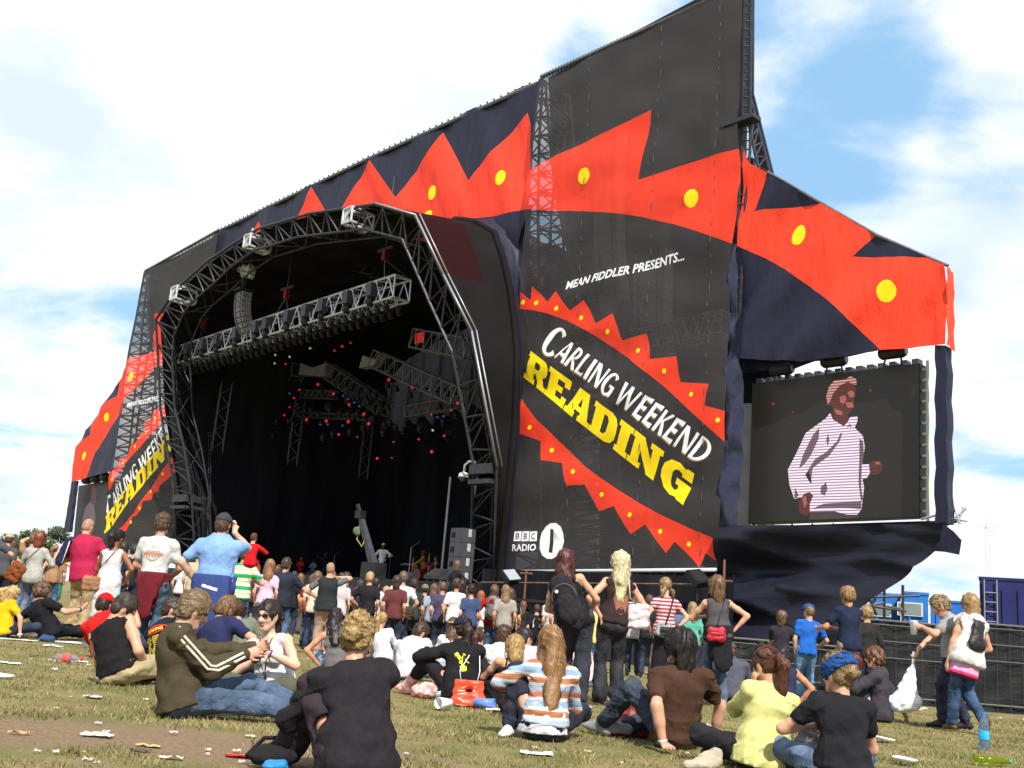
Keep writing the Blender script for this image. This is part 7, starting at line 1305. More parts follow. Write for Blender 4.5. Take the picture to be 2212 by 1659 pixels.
f = person('person in green and white striped tee with a child on the shoulders', gp, 1.78, 0, 'stand', False, 1.1, 0, ('crop', (100, 66, 46)), ('tee', stripes('green stripes', [((60, 190, 100), 1), ((250, 250, 240), .9), ((226, 236, 140), .45), ((250, 250, 240), .7)], .215, .1), 'cotton', {'hem': .08}), DEN, 'brown', {'R': ((.16, .2, 1.2), (1, -.6, -.2)), 'L': ((-.16, .2, 1.2), (-1, -.6, -.2))}, None, (0, 6, 0), group=STD, key='green')
f = person('small boy in red top riding on the shoulders of the green stripes', gp+V3((.12, -.02, 0)), 1.14, -4, 'chair', False, 1.0, 5, ('crop', (96, 62, 40)), ('long', (226, 28, 40)), ('trousers', (196, 30, 44)), 'white', {'R': ((.16, .2, .95), (1, -.3, -.3)), 'L': ((-.16, .2, .95), (-1, -.3, -.3))}, {k_: ((.20*s2, .16, .30), (0, 1, .1), (0, 1, 0)) for k_, s2 in (('R', 1), ('L', -1))}, (-18, 0, 0), z0=gz(gp[0], gp[1])+1.18, sit_z=.55, group=STD)
f = person('red haired woman in pale grey jumper with a long brown shoulder bag', T(90, 1182, 1.68), 1.68, -6, 'stand', True, 1.05, 0, ('bob', (150, 70, 36)), ('half', (206, 204, 196), 'knit', {'hem': .16, 'loose': .006}), ('trousers', (120, 128, 150), 'denim'), 'brown', {'R': ((.16, .22, 1.05), (1, -.6, 0)), 'L': ((-.14, .22, 1.05), (-1, -.6, 0))}, None, (-10, 0, 0), group=STD, key='bagwoman')
shoulder_bag(f, 'large brown leather sling bag of the red haired woman', (152, 82, 40), (-.26, -.14, .92), (.26, .14, .42), 1, 'cotton', (150, 78, 36), False, 'sling_bag', 28)
f = person('woman with long brown hair and white vest at the far left', T(28, 1200, 1.64), 1.64, -10, 'stand', True, 1., 0, ('long', (104, 66, 46)), ('tank', (244, 240, 246)), ('trousers', (40, 38, 46), 'denim'), 'black', {'R': ((.12, .26, 1.1), (1, -.4, -.3)), 'L': ((-.12, .26, 1.1), (-1, -.4, -.3))}, None, (-20, 0, 0), group=STD, hlen=.36)
f = person('man in beige cap behind the brown haired woman at far left', T(22, 1186, 1.74), 1.74, 0, 'stand', False, 1., 0, ('crop', (90, 66, 50)), ('tee', (90, 92, 96)), DKD, 'black', None, None, (0, 0, 0), group=STD, hat=('cap', (214, 190, 150)))
f = person('person in dark grey tee with raised arm, cut by the left edge', T(-16, 1158, 1.76), 1.76, -10, 'stand', False, 1.1, 0, ('short', (40, 34, 60)), ('tee', (96, 98, 104)), DKD, 'black', {'R': ((.26, .34, 1.2), (1, -.3, -.5)), 'L': 'side'}, None, (0, 0, 0), group=STD)
f = person('woman with white cap and bare shoulders behind the grey jumper', T(128, 1208, 1.62), 1.62, 0, 'stand', True, 1., 0, ('pony', (150, 100, 60)), ('strap', (196, 150, 110)), DEN, 'white', {'R': ((.2, .2, 1.3), (1, -.3, -.4)), 'L': 'side'}, None, (-30, 0, 0), group=STD, hat=('cap', (238, 232, 232), -40))
f = person('man in tan shirt holding a hand up behind the red haired woman', T(76, 1186, 1.76), 1.76, 0, 'stand', False, 1., 0, ('short', (120, 80, 52)), ('tee', (176, 132, 100)), DEN, 'brown', {'L': ((-.1, .22, 1.72), (-1, 0, -.3)), 'R': 'side'}, None, (0, 0, 0), group=STD)
f = person('woman in teal skirt beside the pink polo', T(135, 1246, 1.56), 1.56, 10, 'stand', True, 1., 1, ('bob', (70, 46, 40)), ('tee', (178, 130, 104)), ('skirt', (60, 150, 130)), 'brown', None, None, (0, 0, 0), group=STD)
f = person('man in black tee with bare forearm right of the white dress', T(300, 1210, 1.74), 1.74, -14, 'stand', False, 1., 0, ('short', (50, 40, 36)), ('tee', (34, 36, 48)), DKD, 'black', {'R': ((.2, .3, 1.1), (1, -.5, -.2)), 'L': 'side'}, None, (-30, 0, 0), group=STD)
f = person('girl in orange top left of the maroon jumper', T(322, 1262, 1.50), 1.50, -8, 'stand', True, 1., 0, ('long', (110, 74, 52)), ('tee', (240, 168, 96)), PALE, 'white', None, None, (-10, 0, 0), group=STD)
f = person('person in white shirt between the globe tee and the blue polo', T(412, 1240, 1.58), 1.58, 0, 'stand', True, 1., 0, ('bob', (90, 62, 50)), ('tee', (238, 234, 238)), DKD, 'black', None, None, (0, 0, 0), group=STD)
# --- standing, middle
f = person('man in navy shirt and jeans with arms at his sides, holding a phone up', T(636, 1240, 1.78), 1.78, -8, 'stand', False, 1.2, 0, ('short', (86, 58, 42)), ('shirt', (46, 50, 68), 'cotton', {'hem': .14}), DEN, 'black', {'R': ((.20, .14, 1.3), (1, -.4, -.5)), 'L': ((-.28, .06, .92), (-1, -.4, 0))}, None, (-14, 0, 0), group=STD)
f = person('person wearing a brown backpack beside the green stripes', T(588, 1276, 1.66), 1.66, 0, 'stand', False, 1., 0, ('short', (120, 76, 52)), ('tee', (90, 76, 70)), ('trousers', (96, 98, 80)), 'brown', None, None, (0, 0, 0), group=STD); backpack(f, 'brown backpack beside the green stripes', (104, 82, 74))
f = person('fair haired woman in pale pink top behind the brown backpack', T(600, 1243, 1.68), 1.68, 0, 'stand', True, 1., 0, ('long', (172, 120, 80)), ('tee', (240, 206, 226)), DEN, 'white', None, None, (-20, 0, 0), group=STD)
f = person('woman with very long brown hair and dark brown top', T(668, 1278, 1.66), 1.66, 0, 'stand', True, 1., 0, ('long', (148, 100, 64)), ('tee', (58, 46, 50)), ('baggy', (104, 94, 90)), 'black', None, None, (-20, 0, 0), group=STD, hlen=.5)
f = person('shaven headed man in black waistcoat over grey tee and tan trousers', Dd(712, 1440, 20.4), 1.74, 6, 'stand', False, 1.15, 0, ('buzz', (176, 128, 96)), ('tank', (48, 50, 52), 'cotton', {'hem': .10, 'loose': .010}), ('baggy', (206, 168, 146)), 'white', {'L': ((-.22, .12, 1.08), (-1, -.5, 0)), 'R': ((.16, .12, 1.5), (1, -.1, -.4))}, None, (0, 0, 0), group=STD)
for k in (-1, 1): sd = Sdf(.02); arm_prims(sd, f, k, .016, .0, .6); sdfobj('grey_sleeve', sd, f.h, cloth((120, 124, 128), 'sl'), f.root)
f = person('person in white raising both arms to take a photograph', T(738, 1275, 1.60), 1.66, 4, 'stand', False, 1., 0, ('crop', (120, 84, 60)), ('tee', (240, 240, 246)), DEN, 'black', {'R': ((.08, .3, 1.62), (1, -.1, -.4)), 'L': ((-.08, .3, 1.62), (-1, -.1, -.4))}, None, (0, 0, 0), group=STD)
f = person('blond man in pale yellow tee and brown trousers', T(762, 1280, 1.72), 1.72, 10, 'stand', False, 1.08, 0, ('short', (214, 168, 90)), ('tee', (250, 226, 170)), ('baggy', (120, 96, 84)), 'brown', None, None, (0, 6, 0), side=-4, group=STD)
f = person('dark curly haired person beyond the pale yellow tee', T(770, 1272, 1.72), 1.72, 0, 'stand', False, 1., 0, ('curly', (70, 44, 44)), ('tee', (70, 50, 56)), DKD, 'black', None, None, (0, 0, 0), group=STD)
f = person('blond man in black tee with a bag strap across his back', T(822, 1271, 1.76), 1.76, 2, 'stand', False, 1.08, 0, ('short', (200, 160, 110)), ('tee', (36, 34, 38)), DKD, 'black', {'L': ((-.2, .16, 1.0), (-1, -.5, 0)), 'R': 'side'}, None, (-8, 0, 0), group=STD); shoulder_bag(f, 'black bag on the blond man in black tee', (30, 30, 34), (-.10, -.18, .92), (.26, .08, .18), -1)
f = person('person in orange and white top left of the blond man', T(794, 1306, 1.62), 1.62, 0, 'stand', True, 1., 0, ('bob', (130, 84, 60)), ('tee', (246, 180, 40)), PALE, 'white', None, None, (0, 0, 0), group=STD)
f = person('fair curly haired girl in black hooded top', T(858, 1303, 1.58), 1.58, -6, 'stand', True, 1., 0, ('shag', (188, 146, 100)), ('hoodie', (34, 32, 36)), DKD, 'black', None, None, (-20, 0, 0), group=STD)
f = person('tousled man in white tee with olive satchel and navy jumper round the waist', T(896, 1270, 1.82), 1.82, 4, 'stand', False, 1.02, 0, ('mop', (104, 80, 60)), ('tee', (242, 240, 238)), ('trousers', (96, 122, 150), 'denim'), 'black', {'L': ((-.22, .14, 1.02), (-1, -.5, 0)), 'R': ((.22, .12, .95), (1, -.5, 0))}, None, (0, 0, 0), group=STD); waist_wrap(f, 'navy jumper tied round the waist', (52, 56, 80), .34); shoulder_bag(f, 'olive satchel with pale buttons on the tousled man in white', (84, 72, 48), (.10, -.26, .98), (.40, .12, .28), -1, 'cotton', (80, 74, 66), True, 'satchel', 14)
f = person('person in beige beanie and black tee with white print on the back', T(944, 1298, 1.72), 1.72, 2, 'stand', False, 1.12, 0, ('crop', (60, 44, 40)), ('tee', (40, 38, 46)), DEN, 'black', {'L': ((-.24, .12, 1.0), (-1, -.5, 0)), 'R': ((.24, .10, 1.0), (1, -.5, 0))}, None, (0, 0, 0), group=STD, hat=('beanie', (150, 134, 112)))
decal(f.parts['top'], f.root, 'white_print', [[(-.09, .03), (-.03, .05), (.0, .09), (.05, .08), (.08, .03), (.10, -.0), (.05, .0), (.02, -.03), (-.05, -.01)], [(-.05, -.04), (.06, -.04), (.04, -.10), (-.02, -.10)], [(-.09, -.12), (.09, -.12), (.09, -.145), (-.09, -.145)]], f.Ch, f.cx, f.d1, f.cy, mat('white trim', (.8, .8, .8), .6))
f = person('dark haired woman in black vest seen in profile', T(984, 1314, 1.66), 1.66, 20, 'stand', True, 1., 0, ('pony', (38, 28, 34)), ('tank', (38, 34, 38)), DKD, 'black', {'R': 'side', 'L': ((-.1, .22, 1.0), (-1, -.5, -.2))}, None, (50, 0, 0), group=STD, hlen=.12)
f = person('person in purple tee and cap carrying somebody on the shoulders', T(984, 1292, 1.74), 1.74, 4, 'stand', False, 1., 0, ('crop', (130, 84, 56)), ('tee', (90, 80, 112)), DKD, 'black', None, None, (0, 0, 0), group=STD)
sp = T(984, 1292, 1.74); f = person('girl in black with jeans riding on the purple tee shoulders', sp+V3((.25, .1, 0)), 1.55, -50, 'chair', True, 1., 0, ('bob', (150, 110, 76)), ('long', (30, 28, 32)), PALE, 'white', {'R': ((.1, .3, .9), (1, -.3, -.3)), 'L': ((-.1, .3, .9), (-1, -.3, -.3))}, {'R': ((.10, .60, .30), (0, .4, 1), (0, 1, 0)), 'L': ((-.10, .55, .24), (0, .4, 1), (0, 1, 0))}, (20, 0, 0), z0=gz(sp[0], sp[1])+1.05, sit_z=.55, group=STD)
f = person('dark maroon haired man in black tee carrying a folded green chair', T(1026, 1288, 1.80), 1.80, 0, 'stand', False, 1.1, 0, ('shag', (74, 38, 34)), ('tee', (44, 42, 48)), DKD, 'black', {'L': ((-.2, .12, 1.05), (-1, -.5, 0)), 'R': 'side'}, None, (0, 0, 0), group=STD, hlen=.16)
ct = local_thing(f, 'folding_chair', 'green folded camping chair with pale legs slung on the man in black', 'chair'); a = f.sh[-1]*.7+f.Nb*.3-f.cy*.16+V3((0, 0, .12)); b = f.P-f.cy*.22+V3((-.16, 0, .05)); mb = MB(); mb.tube(a, a*.65+b*.35, .055, 8, .04); nm_local('rolled_seat', mb, cloth((36, 70, 62), 'ch'), ct); mb = MB()
for q in (-.03, 0, .03): mb.tube(a*.7+b*.3+V3((q, 0, 0)), b+V3((q*1.5, 0, 0)), .012, 6)
nm_local('legs', mb, mat('pale metal', S((210, 212, 216)), .4, metal=.5), ct)
f = person('red haired woman in white sleeveless top and white trousers', T(1068, 1313, 1.66), 1.66, 0, 'stand', True, 1., 5, ('bob', (170, 86, 40)), ('tank', (244, 242, 240)), ('trousers', (240, 236, 238)), 'white', {'L': ((-.12, .24, 1.0), (-1, -.5, -.2)), 'R': ((.12, .24, 1.0), (1, -.5, -.2))}, None, (0, 0, 0), group=STD)
f = person('long haired man in red tee wearing a grey backpack', T(1098, 1300, 1.74), 1.74, -6, 'stand', False, 1.05, 0, ('shag', (120, 84, 62)), ('tee', (196, 30, 48)), DEN, 'black', {'L': ((-.24, .10, .95), (-1, -.5, 0)), 'R': 'side'}, None, (-6, 0, 0), group=STD, hlen=.22); backpack(f, 'grey and red backpack on the man in red tee', (150, 144, 140), (130, 126, 124))
f = person('brown curly haired person in dark top with white belt', T(1162, 1338, 1.62), 1.62, 0, 'stand', True, 1., 0, ('shag', (142, 98, 64)), ('long', (42, 38, 40)), DEN, 'black', {'R': ((.1, .3, 1.1), (1, -.4, -.2)), 'L': 'side'}, None, (0, 0, 0), group=STD)
f = person('child in black top with yellow yoke and white printed panel', T(1192, 1348, 1.30), 1.36, 6, 'stand', False, 1.1, 0, ('crop', (80, 60, 54)), ('tee', (30, 28, 34)), DKD, 'black', None, None, (0, 0, 0), group=STD)
decal(f.parts['top'], f.root, 'white_panel_print', [[(-.08, -.14), (.08, -.14), (.08, .02), (-.08, .02)]], f.Ch, f.cx, f.d1, f.cy, mat('white trim', (.8, .8, .8), .6)); decal(f.parts['top'], f.root, 'yellow_yoke_print', [[(-.08, .025), (.08, .025), (.05, .06), (-.05, .06)]], f.Ch, f.cx, f.d1, f.cy, yl); decal(f.parts['top'], f.root, 'black_bars_print', [[(x-.012, -.10), (x+.012, -.10), (x+.012, 0), (x-.012, 0)] for x in (-.03, .03)], f.Ch, f.cx, f.d1, f.cy, M_blk, .007)
f = person('person in navy with red-brown hair behind the yellow child', T(1318, 1318, 1.66), 1.66, 0, 'stand', False, 1., 0, ('short', (110, 60, 46)), ('tee', (44, 46, 84)), DEN, 'black', None, None, (0, 0, 0), group=STD)
f = person('person in blue jeans standing behind the platinum blonde', T(1392, 1340, 1.66), 1.66, 0, 'stand', False, 1., 0, ('short', (90, 62, 46)), ('tee', (60, 50, 60)), ('trousers', (70, 120, 180), 'denim'), 'white', None, None, (0, 0, 0), group=STD)
# --- fill of the far crowd: heads and shoulders near the stage
CF = [(612, 1300, (110, 76, 52), (236, 230, 226)), (700, 1316, (150, 110, 70), (240, 226, 200)), (832, 1318, (60, 44, 38), (236, 236, 240)), (962, 1324, (120, 80, 56), (180, 190, 214)), (1010, 1334, (80, 56, 44), (240, 236, 232)), (1040, 1342, (150, 100, 64), (210, 60, 70)), (1136, 1350, (70, 50, 42), (236, 214, 190)), (1284, 1352, (90, 62, 46), (70, 60, 70)), (1410, 1352, (130, 90, 60), (226, 220, 224)), (1500, 1356, (80, 56, 44), (110, 120, 150)), (756, 1310, (90, 60, 46), (226, 210, 214)), (1226, 1356, (150, 110, 70), (230, 226, 220)), (196, 1222, (60, 40, 34), (180, 60, 60)), (272, 1226, (50, 40, 36), (44, 46, 70)), (436, 1262, (90, 60, 44), (220, 200, 160)), (694, 1292, (120, 84, 60), (150, 40, 50)), (800, 1296, (80, 56, 44), (60, 60, 70)), (880, 1300, (60, 40, 36), (120, 60, 60)), (918, 1312, (70, 50, 40), (60, 66, 60)), (1000, 1322, (110, 70, 50), (230, 226, 220)), (1046, 1318, (60, 40, 32), (70, 90, 130)), (1132, 1330, (90, 60, 50), (40, 40, 44)), (1220, 1342, (130, 90, 60), (90, 40, 44)), (1248, 1350, (60, 44, 38), (50, 60, 50)), (1440, 1352, (100, 70, 50), (44, 40, 50)), (566, 1282, (130, 90, 60), (96, 60, 50)), (652, 1286, (60, 44, 40), (34, 34, 40)), (1120, 1346, (160, 120, 80), (190, 180, 170))]
LB = ['in white top near the sage tee', 'in cream top behind the black haired girl', 'in white tee behind the blonde ponytail', 'in pale blue top right of the beanie', 'in white top low behind the navy cap', 'in coral red top left of the red haired white top', 'in buff top below the grey backpack', 'in dark plum top right of the auburn woman', 'in pale grey top behind the platinum blonde', 'in slate blue top behind the red striped tee', 'in pale pink top left of the pale yellow tee', 'in off white top left of the auburn woman', 'in dull red tee between the pink polo and white dress', 'in navy tee right of the dark skinned woman', 'in cream top beside the blue polo', 'in dark red top beside the shaven head', 'in slate tee left of the blond man', 'in faded red top beside the tousled man', 'in grey green top left of the beanie', 'in white tee beyond the purple tee', 'in blue tee behind the maroon haired man', 'in black tee right of the grey backpack', 'in maroon top behind the auburn woman', 'in dark green tee behind the auburn woman', 'in dark tee behind the striped tee woman', 'in brown top behind the green stripes', 'in black tee behind the long brown hair', 'in stone grey top low by the grey backpack']
for i, ((x, y, hc, tc), lb) in enumerate(zip(CF, LB)):
    person('far spectator '+lb, loc_dist(N(x, y), 21.5+(i*1.37) % 4.5) if x > 300 else Dd(x, y, 22), 1.62+.03*(i % 5), (i*37) % 24-10, 'stand', i % 2 == 0, 1., i % 2, (['short', 'bob', 'crop', 'long'][i % 4], hc), ('tee', tc), DKD, 'black', None, None, ((i*53) % 50-25, 0, 0), group='far spectators near the stage')
# ------------------------------------------------------------------ performers and gear on the deck
def Pk(x, y, z=2.02):
    r = pray(*N(x, y)); t = (z-CAM_H)/r[2]; return CAMP+r*t
def Tk(x, y, H, z=2.02):   # head-top pixel of somebody standing on the deck
    P = Pk(x, y, z+H); P[2] = z; return P
DK = 2.02; BAND = 'musicians on the stage'
def perf(label, px, H, yaw, **k): p = Tk(px[0], px[1], H); return person(label, p, H, yaw, z0=DK, group=BAND, det=.022, **k)
f = perf('singer in yellow cap, white shirt and navy trousers at the front of the stage', (852, 1206), 1.80, 172, sk=4, hair=('crop', (20, 16, 14)), top=('long', (240, 238, 240), 'cotton', {'hem': .14, 'slv': 1.6}), bot=('baggy', (44, 48, 90)), shoes='brown', arms={'L': ((-.24, .16, 1.1), (-1, -.4, 0)), 'R': ((.26, .05, .98), (1, -.5, 0))}, hat=('cap', (236, 190, 70)), key='singer')
ms = thing('microphone_stand', 'microphone stand beside the singer in white', 'microphone stand', f.root.location); c = V3(f.root.location)+V3((.42, -.25, 0)); mb = MB(); mb.lathe(c, [(.16, 0), (.15, .03)], 12); mb.tube(c, c+EW*1.35, .018, 6); mb.build('stand', M_dksteel, ms)
f = perf('keyboard player in mustard jacket and red beanie', (941, 1222), 1.78, 96, sk=4, hair=None, top=('jacket', (206, 160, 30)), bot=('trousers', (110, 140, 170), 'denim'), arms={'L': ((-.12, .42, 1.05), (-1, -.4, -.3)), 'R': ((.12, .42, 1.05), (1, -.4, -.3))}, hat=('beanie', (180, 24, 40)))
kp = V3(f.root.location)-V3((.62, 0, 0)); kt = thing('keyboard', 'keyboard on a crossed stand in front of the mustard jacket', 'keyboard', kp); mb = MB(); mb.box(kp+EW*1.0, (1.25, .36, .09), (EU, EV, EW)); mb.build('keys_case', M_blk, kt); mb = MB(); mb.box(kp+EW*1.05-EV*.06, (1.1, .16, .012), (EU, EV, EW)); mb.build('keys', mat('white plastic', (.8, .8, .8), .4), kt)
mb = MB()
for k in (-1, 1): mb.tube(kp+EU*.5*k, kp-EU*.5*k+EW*.95, .02, 6)
mb.build('stand', M_dksteel, kt)
f = perf('musician in red jacket and pale cap sitting at the side of the stage', (669, 1238), 1.35, 170, sk=4, hair=('crop', (20, 16, 14)), top=('jacket', (226, 40, 44)), bot=('trousers', (150, 40, 44)), arms={'R': 'front', 'L': 'front'}, hat=('cap', (230, 180, 170)))
f = perf('musician in pale grey hooded top beside the red jacket', (697, 1242), 1.32, 172, sk=4, hair=('crop', (20, 16, 14)), top=('hoodie', (150, 158, 176)), bot=DKD, arms={'R': 'front', 'L': 'front'})
f = perf('rapper in navy jacket pointing a microphone out to the side', (725, 1226), 1.74, 120, sk=4, hair=('curly', (24, 20, 20)), top=('jacket', (30, 34, 62), 'cotton', {'hem': .2}), bot=DKD, arms={'R': ((.25, .42, 1.5), (1, 0, -.4)), 'L': ((-.05, .5, 1.42), (-1, 0, -.5))})
f = perf('guitarist in white hat and red shirt at the back', (776, 1247), 1.70, 170, sk=4, hair=None, top=('long', (120, 34, 36)), bot=DKD, arms={'R': ((.1, .25, 1.05), (1, -.4, 0)), 'L': ((-.4, .22, 1.3), (-1, -.3, -.4))}, hat=('bucket', (230, 226, 222)))
gt = local_thing(f, 'guitar', 'brown guitar played by the white hat guitarist', 'guitar'); sd = Sdf(.03); sd.ell((.10, .2, 1.0), (.17, .035, .15)); sd.ell((-.06, .2, 1.05), (.12, .035, .11)); sdfobj('guitar_body', sd, .02, mat('guitar wood', S((140, 80, 40)), .35), gt); mb = MB(); mb.tube((-.12, .22, 1.08), (-.68, .24, 1.36), .025, 6); nm_local('neck', mb, mat('neck wood', S((110, 70, 40)), .4), gt)
t = thing('drum_kit', 'drum kit with cymbals at the back of the stage', 'drum kit', Pk(880, 1289)); b = V3(t.location)+EV*1.5; mb = MB(); mb.lathe(b+EW*.36-EV*.2, [(.28, -.2), (.28, .2)], 18, EV); mb.build('bass_drum', mat('drum red', S((100, 26, 26)), .3), t)
for du_, z in ((-.5, .7), (.5, .72), (.15, .85)): mb = MB(); mb.lathe(b+EU*du_+EW*z, [(.17, -.12), (.17, .12)], 14); mb.build('drum', mat('drum red', S((100, 26, 26)), .3), t)
for du_, z in ((-.85, 1.15), (.8, 1.2), (.3, 1.35)): mb = MB(); mb.lathe(b+EU*du_+EW*z, [(.24, 0), (.05, .03)], 16); mb.tube(b+EU*du_, b+EU*du_+EW*z, .015, 5); mb.build('cymbal', mat('brass', S((190, 150, 70)), .3, metal=.8), t)
f = person('drummer behind the red drum kit', b+EV*.7, 1.70, 135, 'chair', sk=4, hair=('crop', (24, 20, 18)), top=('tee', (90, 90, 96)), arms={'R': ((.2, .4, .9), (1, -.3, 0)), 'L': ((-.2, .4, .9), (-1, -.3, 0))}, z0=DK, group=BAND, det=.025)
for x, y, lab in ((905, 1236, 'boom microphone stand left of the keyboard'), (736, 1262, 'microphone stand near the navy jacket'), (649, 1240, 'white pole standing left of the red jacket')):
    c = Pk(x, 1290); t = thing('microphone_stand', lab, 'microphone stand', c); mb = MB(); mb.tube(c, c+EW*1.5, .02, 6); mb.tube(c+EW*1.5, c+EW*1.75+EU*.55, .015, 5); mb.build('stand', M_steel, t); mb = MB(); mb.lathe(c, [(.2, 0), (.18, .03)], 12); mb.build('base', M_dksteel, t)
for i, (x, y) in enumerate(((760, 1288), (905, 1290), (972, 1286), (690, 1284))):
    c = Pk(x, y)-EV*.4; t = thing('stage_monitor', 'black wedge monitor on the deck '+['in front of the white hat guitarist', 'in front of the keyboard', 'near the tall speaker stack', 'in front of the red jacket'][i], 'speaker', c); mb = MB(); mb.prism([c-EU*.4, c-EU*.4+EV*.6, c-EU*.4+EV*.5+EW*.42, c-EU*.4+EW*.12], EU*.8); mb.build('cabinet', M_sub, t)
# jib crane
a = Pv(*zP(905, 430), -2.2); h_ = Pv(*zP(828, 135), -2.6); t = thing('camera_crane', 'black camera crane arm rising in front of the singer', 'camera crane', a*[1, 1, 0]); d = nrm(h_-a); s_ = nrm(np.cross(d, EV)); mb = MB()
mb.sweep([a, h_], [.20, .13], 4); mb.build('arm', mat('crane grey', S((62, 64, 74)), .4, var=.3, vscale=4), t); mb = MB(); mb.box(a-EW*.2, (.95, .6, .7), (EU, EV, EW)); mb.build('counterweight_box', M_blk, t); mb = MB(); mb.tube(a, (a[0], a[1], 0), .15, 8); mb.build('column', M_blk, t)
mb = MB(); mb.box(h_+d*.15, (.36, .3, .32), (EU, EV, EW)); mb.tube(h_, h_+d*.6, .1); mb.build('camera_head', M_blk, t); mb = MB(); mb.sweep([Pv(*zP(800, 195), -2.6), Pv(*zP(803, 215), -2.6), Pv(*zP(812, 240), -2.6)], [.12, .2, .08], 7); mb.build('cable_bundle', mat('cable green', S((90, 100, 70)), .8), t)
mb = MB(); e_ = Pv(*zP(805, 235), -2.6); mb.sweep([h_, e_-EW*.2, e_+EU*.4-EW*.5, h_*.6+a*.4], .03, 5); mb.build('cable', mat('cable yellow', S((150, 140, 60)), .6), t)
# ------------------------------------------------------------------ ground
def ground():
    xs = np.concatenate([-np.geomspace(1500, 17, 26), np.linspace(-16, 16, 161), np.geomspace(17, 1500, 26)]); ys = np.concatenate([-np.geomspace(200, 2.5, 12), np.linspace(-2, 26, 141), np.geomspace(26.5, 1800, 34)])
    V = []; nx = len(xs)
    for y in ys:
        for x in xs:
            V.append((x, y, gzn(x, y)))
    V = np.array(V); i, j = np.meshgrid(np.arange(nx-1), np.arange(len(ys)-1)); b = (j*nx+i).ravel(); Q = np.stack([b, b+1, b+nx+1, b+nx], 1)
    m = bpy.data.materials.new('trodden grass'); m.use_nodes = True; nt = m.node_tree; Nn = nt.nodes; L = nt.links; bs = Nn['Principled BSDF']; bs.inputs['Roughness'].default_value = .95; bs.inputs['Specular IOR Level'].default_value = .1
    tc = Nn.new('ShaderNodeTexCoord')
    def noi(s, d=6, r=.6, st__=(1, 1, 1), off=0):
        mp = Nn.new('ShaderNodeMapping'); L.new(tc.outputs['Object'], mp.inputs[0]); mp.inputs['Scale'].default_value = st__; mp.inputs['Location'].default_value = (off, off, 0); n = Nn.new('ShaderNodeTexNoise'); n.inputs['Scale'].default_value = s; n.inputs['Detail'].default_value = d; n.inputs['Roughness'].default_value = r; L.new(mp.outputs[0], n.inputs[0]); return n.outputs[0]
    def ramp(x, p0, p1, c0, c1):
        r = Nn.new('ShaderNodeValToRGB'); L.new(x, r.inputs[0]); r.color_ramp.elements[0].position = p0; r.color_ramp.elements[1].position = p1; r.color_ramp.elements[0].color = (*c0, 1); r.color_ramp.elements[1].color = (*c1, 1); return r.outputs[0]
    def mix(f, a, b):
        x = Nn.new('ShaderNodeMix'); x.data_type = 'RGBA'; L.new(f, x.inputs[0]); L.new(a, x.inputs[6]); L.new(b, x.inputs[7]); return x.outputs[2]
    fine = noi(55, 5, .7); grass = ramp(fine, .3, .7, (.090, .100, .027), (.20, .19, .066)); straw = ramp(noi(70, 5, .7, off=3), .3, .7, (.16, .12, .056), (.35, .28, .14)); dirt = ramp(noi(38, 6, .7, off=7), .3, .72, (.15, .102, .060), (.31, .222, .135))
    c = mix(ramp(noi(1.6, 7, .62, off=1), .40, .60, (0, 0, 0), (1, 1, 1)), grass, straw)
    # trodden bare band across the lower left and bare patches
    mp = Nn.new('ShaderNodeMapping'); mp.vector_type = 'POINT'; L.new(tc.outputs['Object'], mp.inputs[0]); mp.inputs['Location'].default_value = (2.4*.30, -6.25*1.15, 0); mp.inputs['Scale'].default_value = (.30, 1.15, 1); ln = Nn.new('ShaderNodeVectorMath'); ln.operation = 'LENGTH'; L.new(mp.outputs[0], ln.inputs[0])
    ad = Nn.new('ShaderNodeMath'); ad.operation = 'ADD'; L.new(ln.outputs['Value'], ad.inputs[0]); n1 = noi(1.5, 6, .65, off=5); ms_ = Nn.new('ShaderNodeMath'); ms_.operation = 'MULTIPLY_ADD'; L.new(n1, ms_.inputs[0]); ms_.inputs[1].default_value = 1.6; ms_.inputs[2].default_value = -.8; L.new(ms_.outputs[0], ad.inputs[1])
    band_ = ramp(ad.outputs[0], .45, .95, (1, 1, 1), (0, 0, 0)); patch = ramp(noi(.9, 7, .65, off=11), .52, .66, (0, 0, 0), (.75, .75, .75)); mxx = Nn.new('ShaderNodeMix'); mxx.data_type = 'RGBA'; mxx.blend_type = 'LIGHTEN'; mxx.inputs[0].default_value = 1; L.new(band_, mxx.inputs[6]); L.new(patch, mxx.inputs[7])
    c = mix(mxx.outputs[2], c, dirt); L.new(c, bs.inputs['Base Color'])
    bp = Nn.new('ShaderNodeBump'); bp.inputs['Strength'].default_value = .9; bp.inputs['Distance'].default_value = .03; L.new(noi(30, 6, .7), bp.inputs['Height']); L.new(bp.outputs[0], bs.inputs['Normal'])
    nmesh('ground', V, Q, m, None, kind='structure')
ground()
def bare(x, y):
    d = math.hypot((x+2.4)*.30, (y-6.25)*1.15)+.8*mnoise.noise(Vector((x*1.4, y*1.4, 8))); return max(0, min(1, (.95-d)/.5))
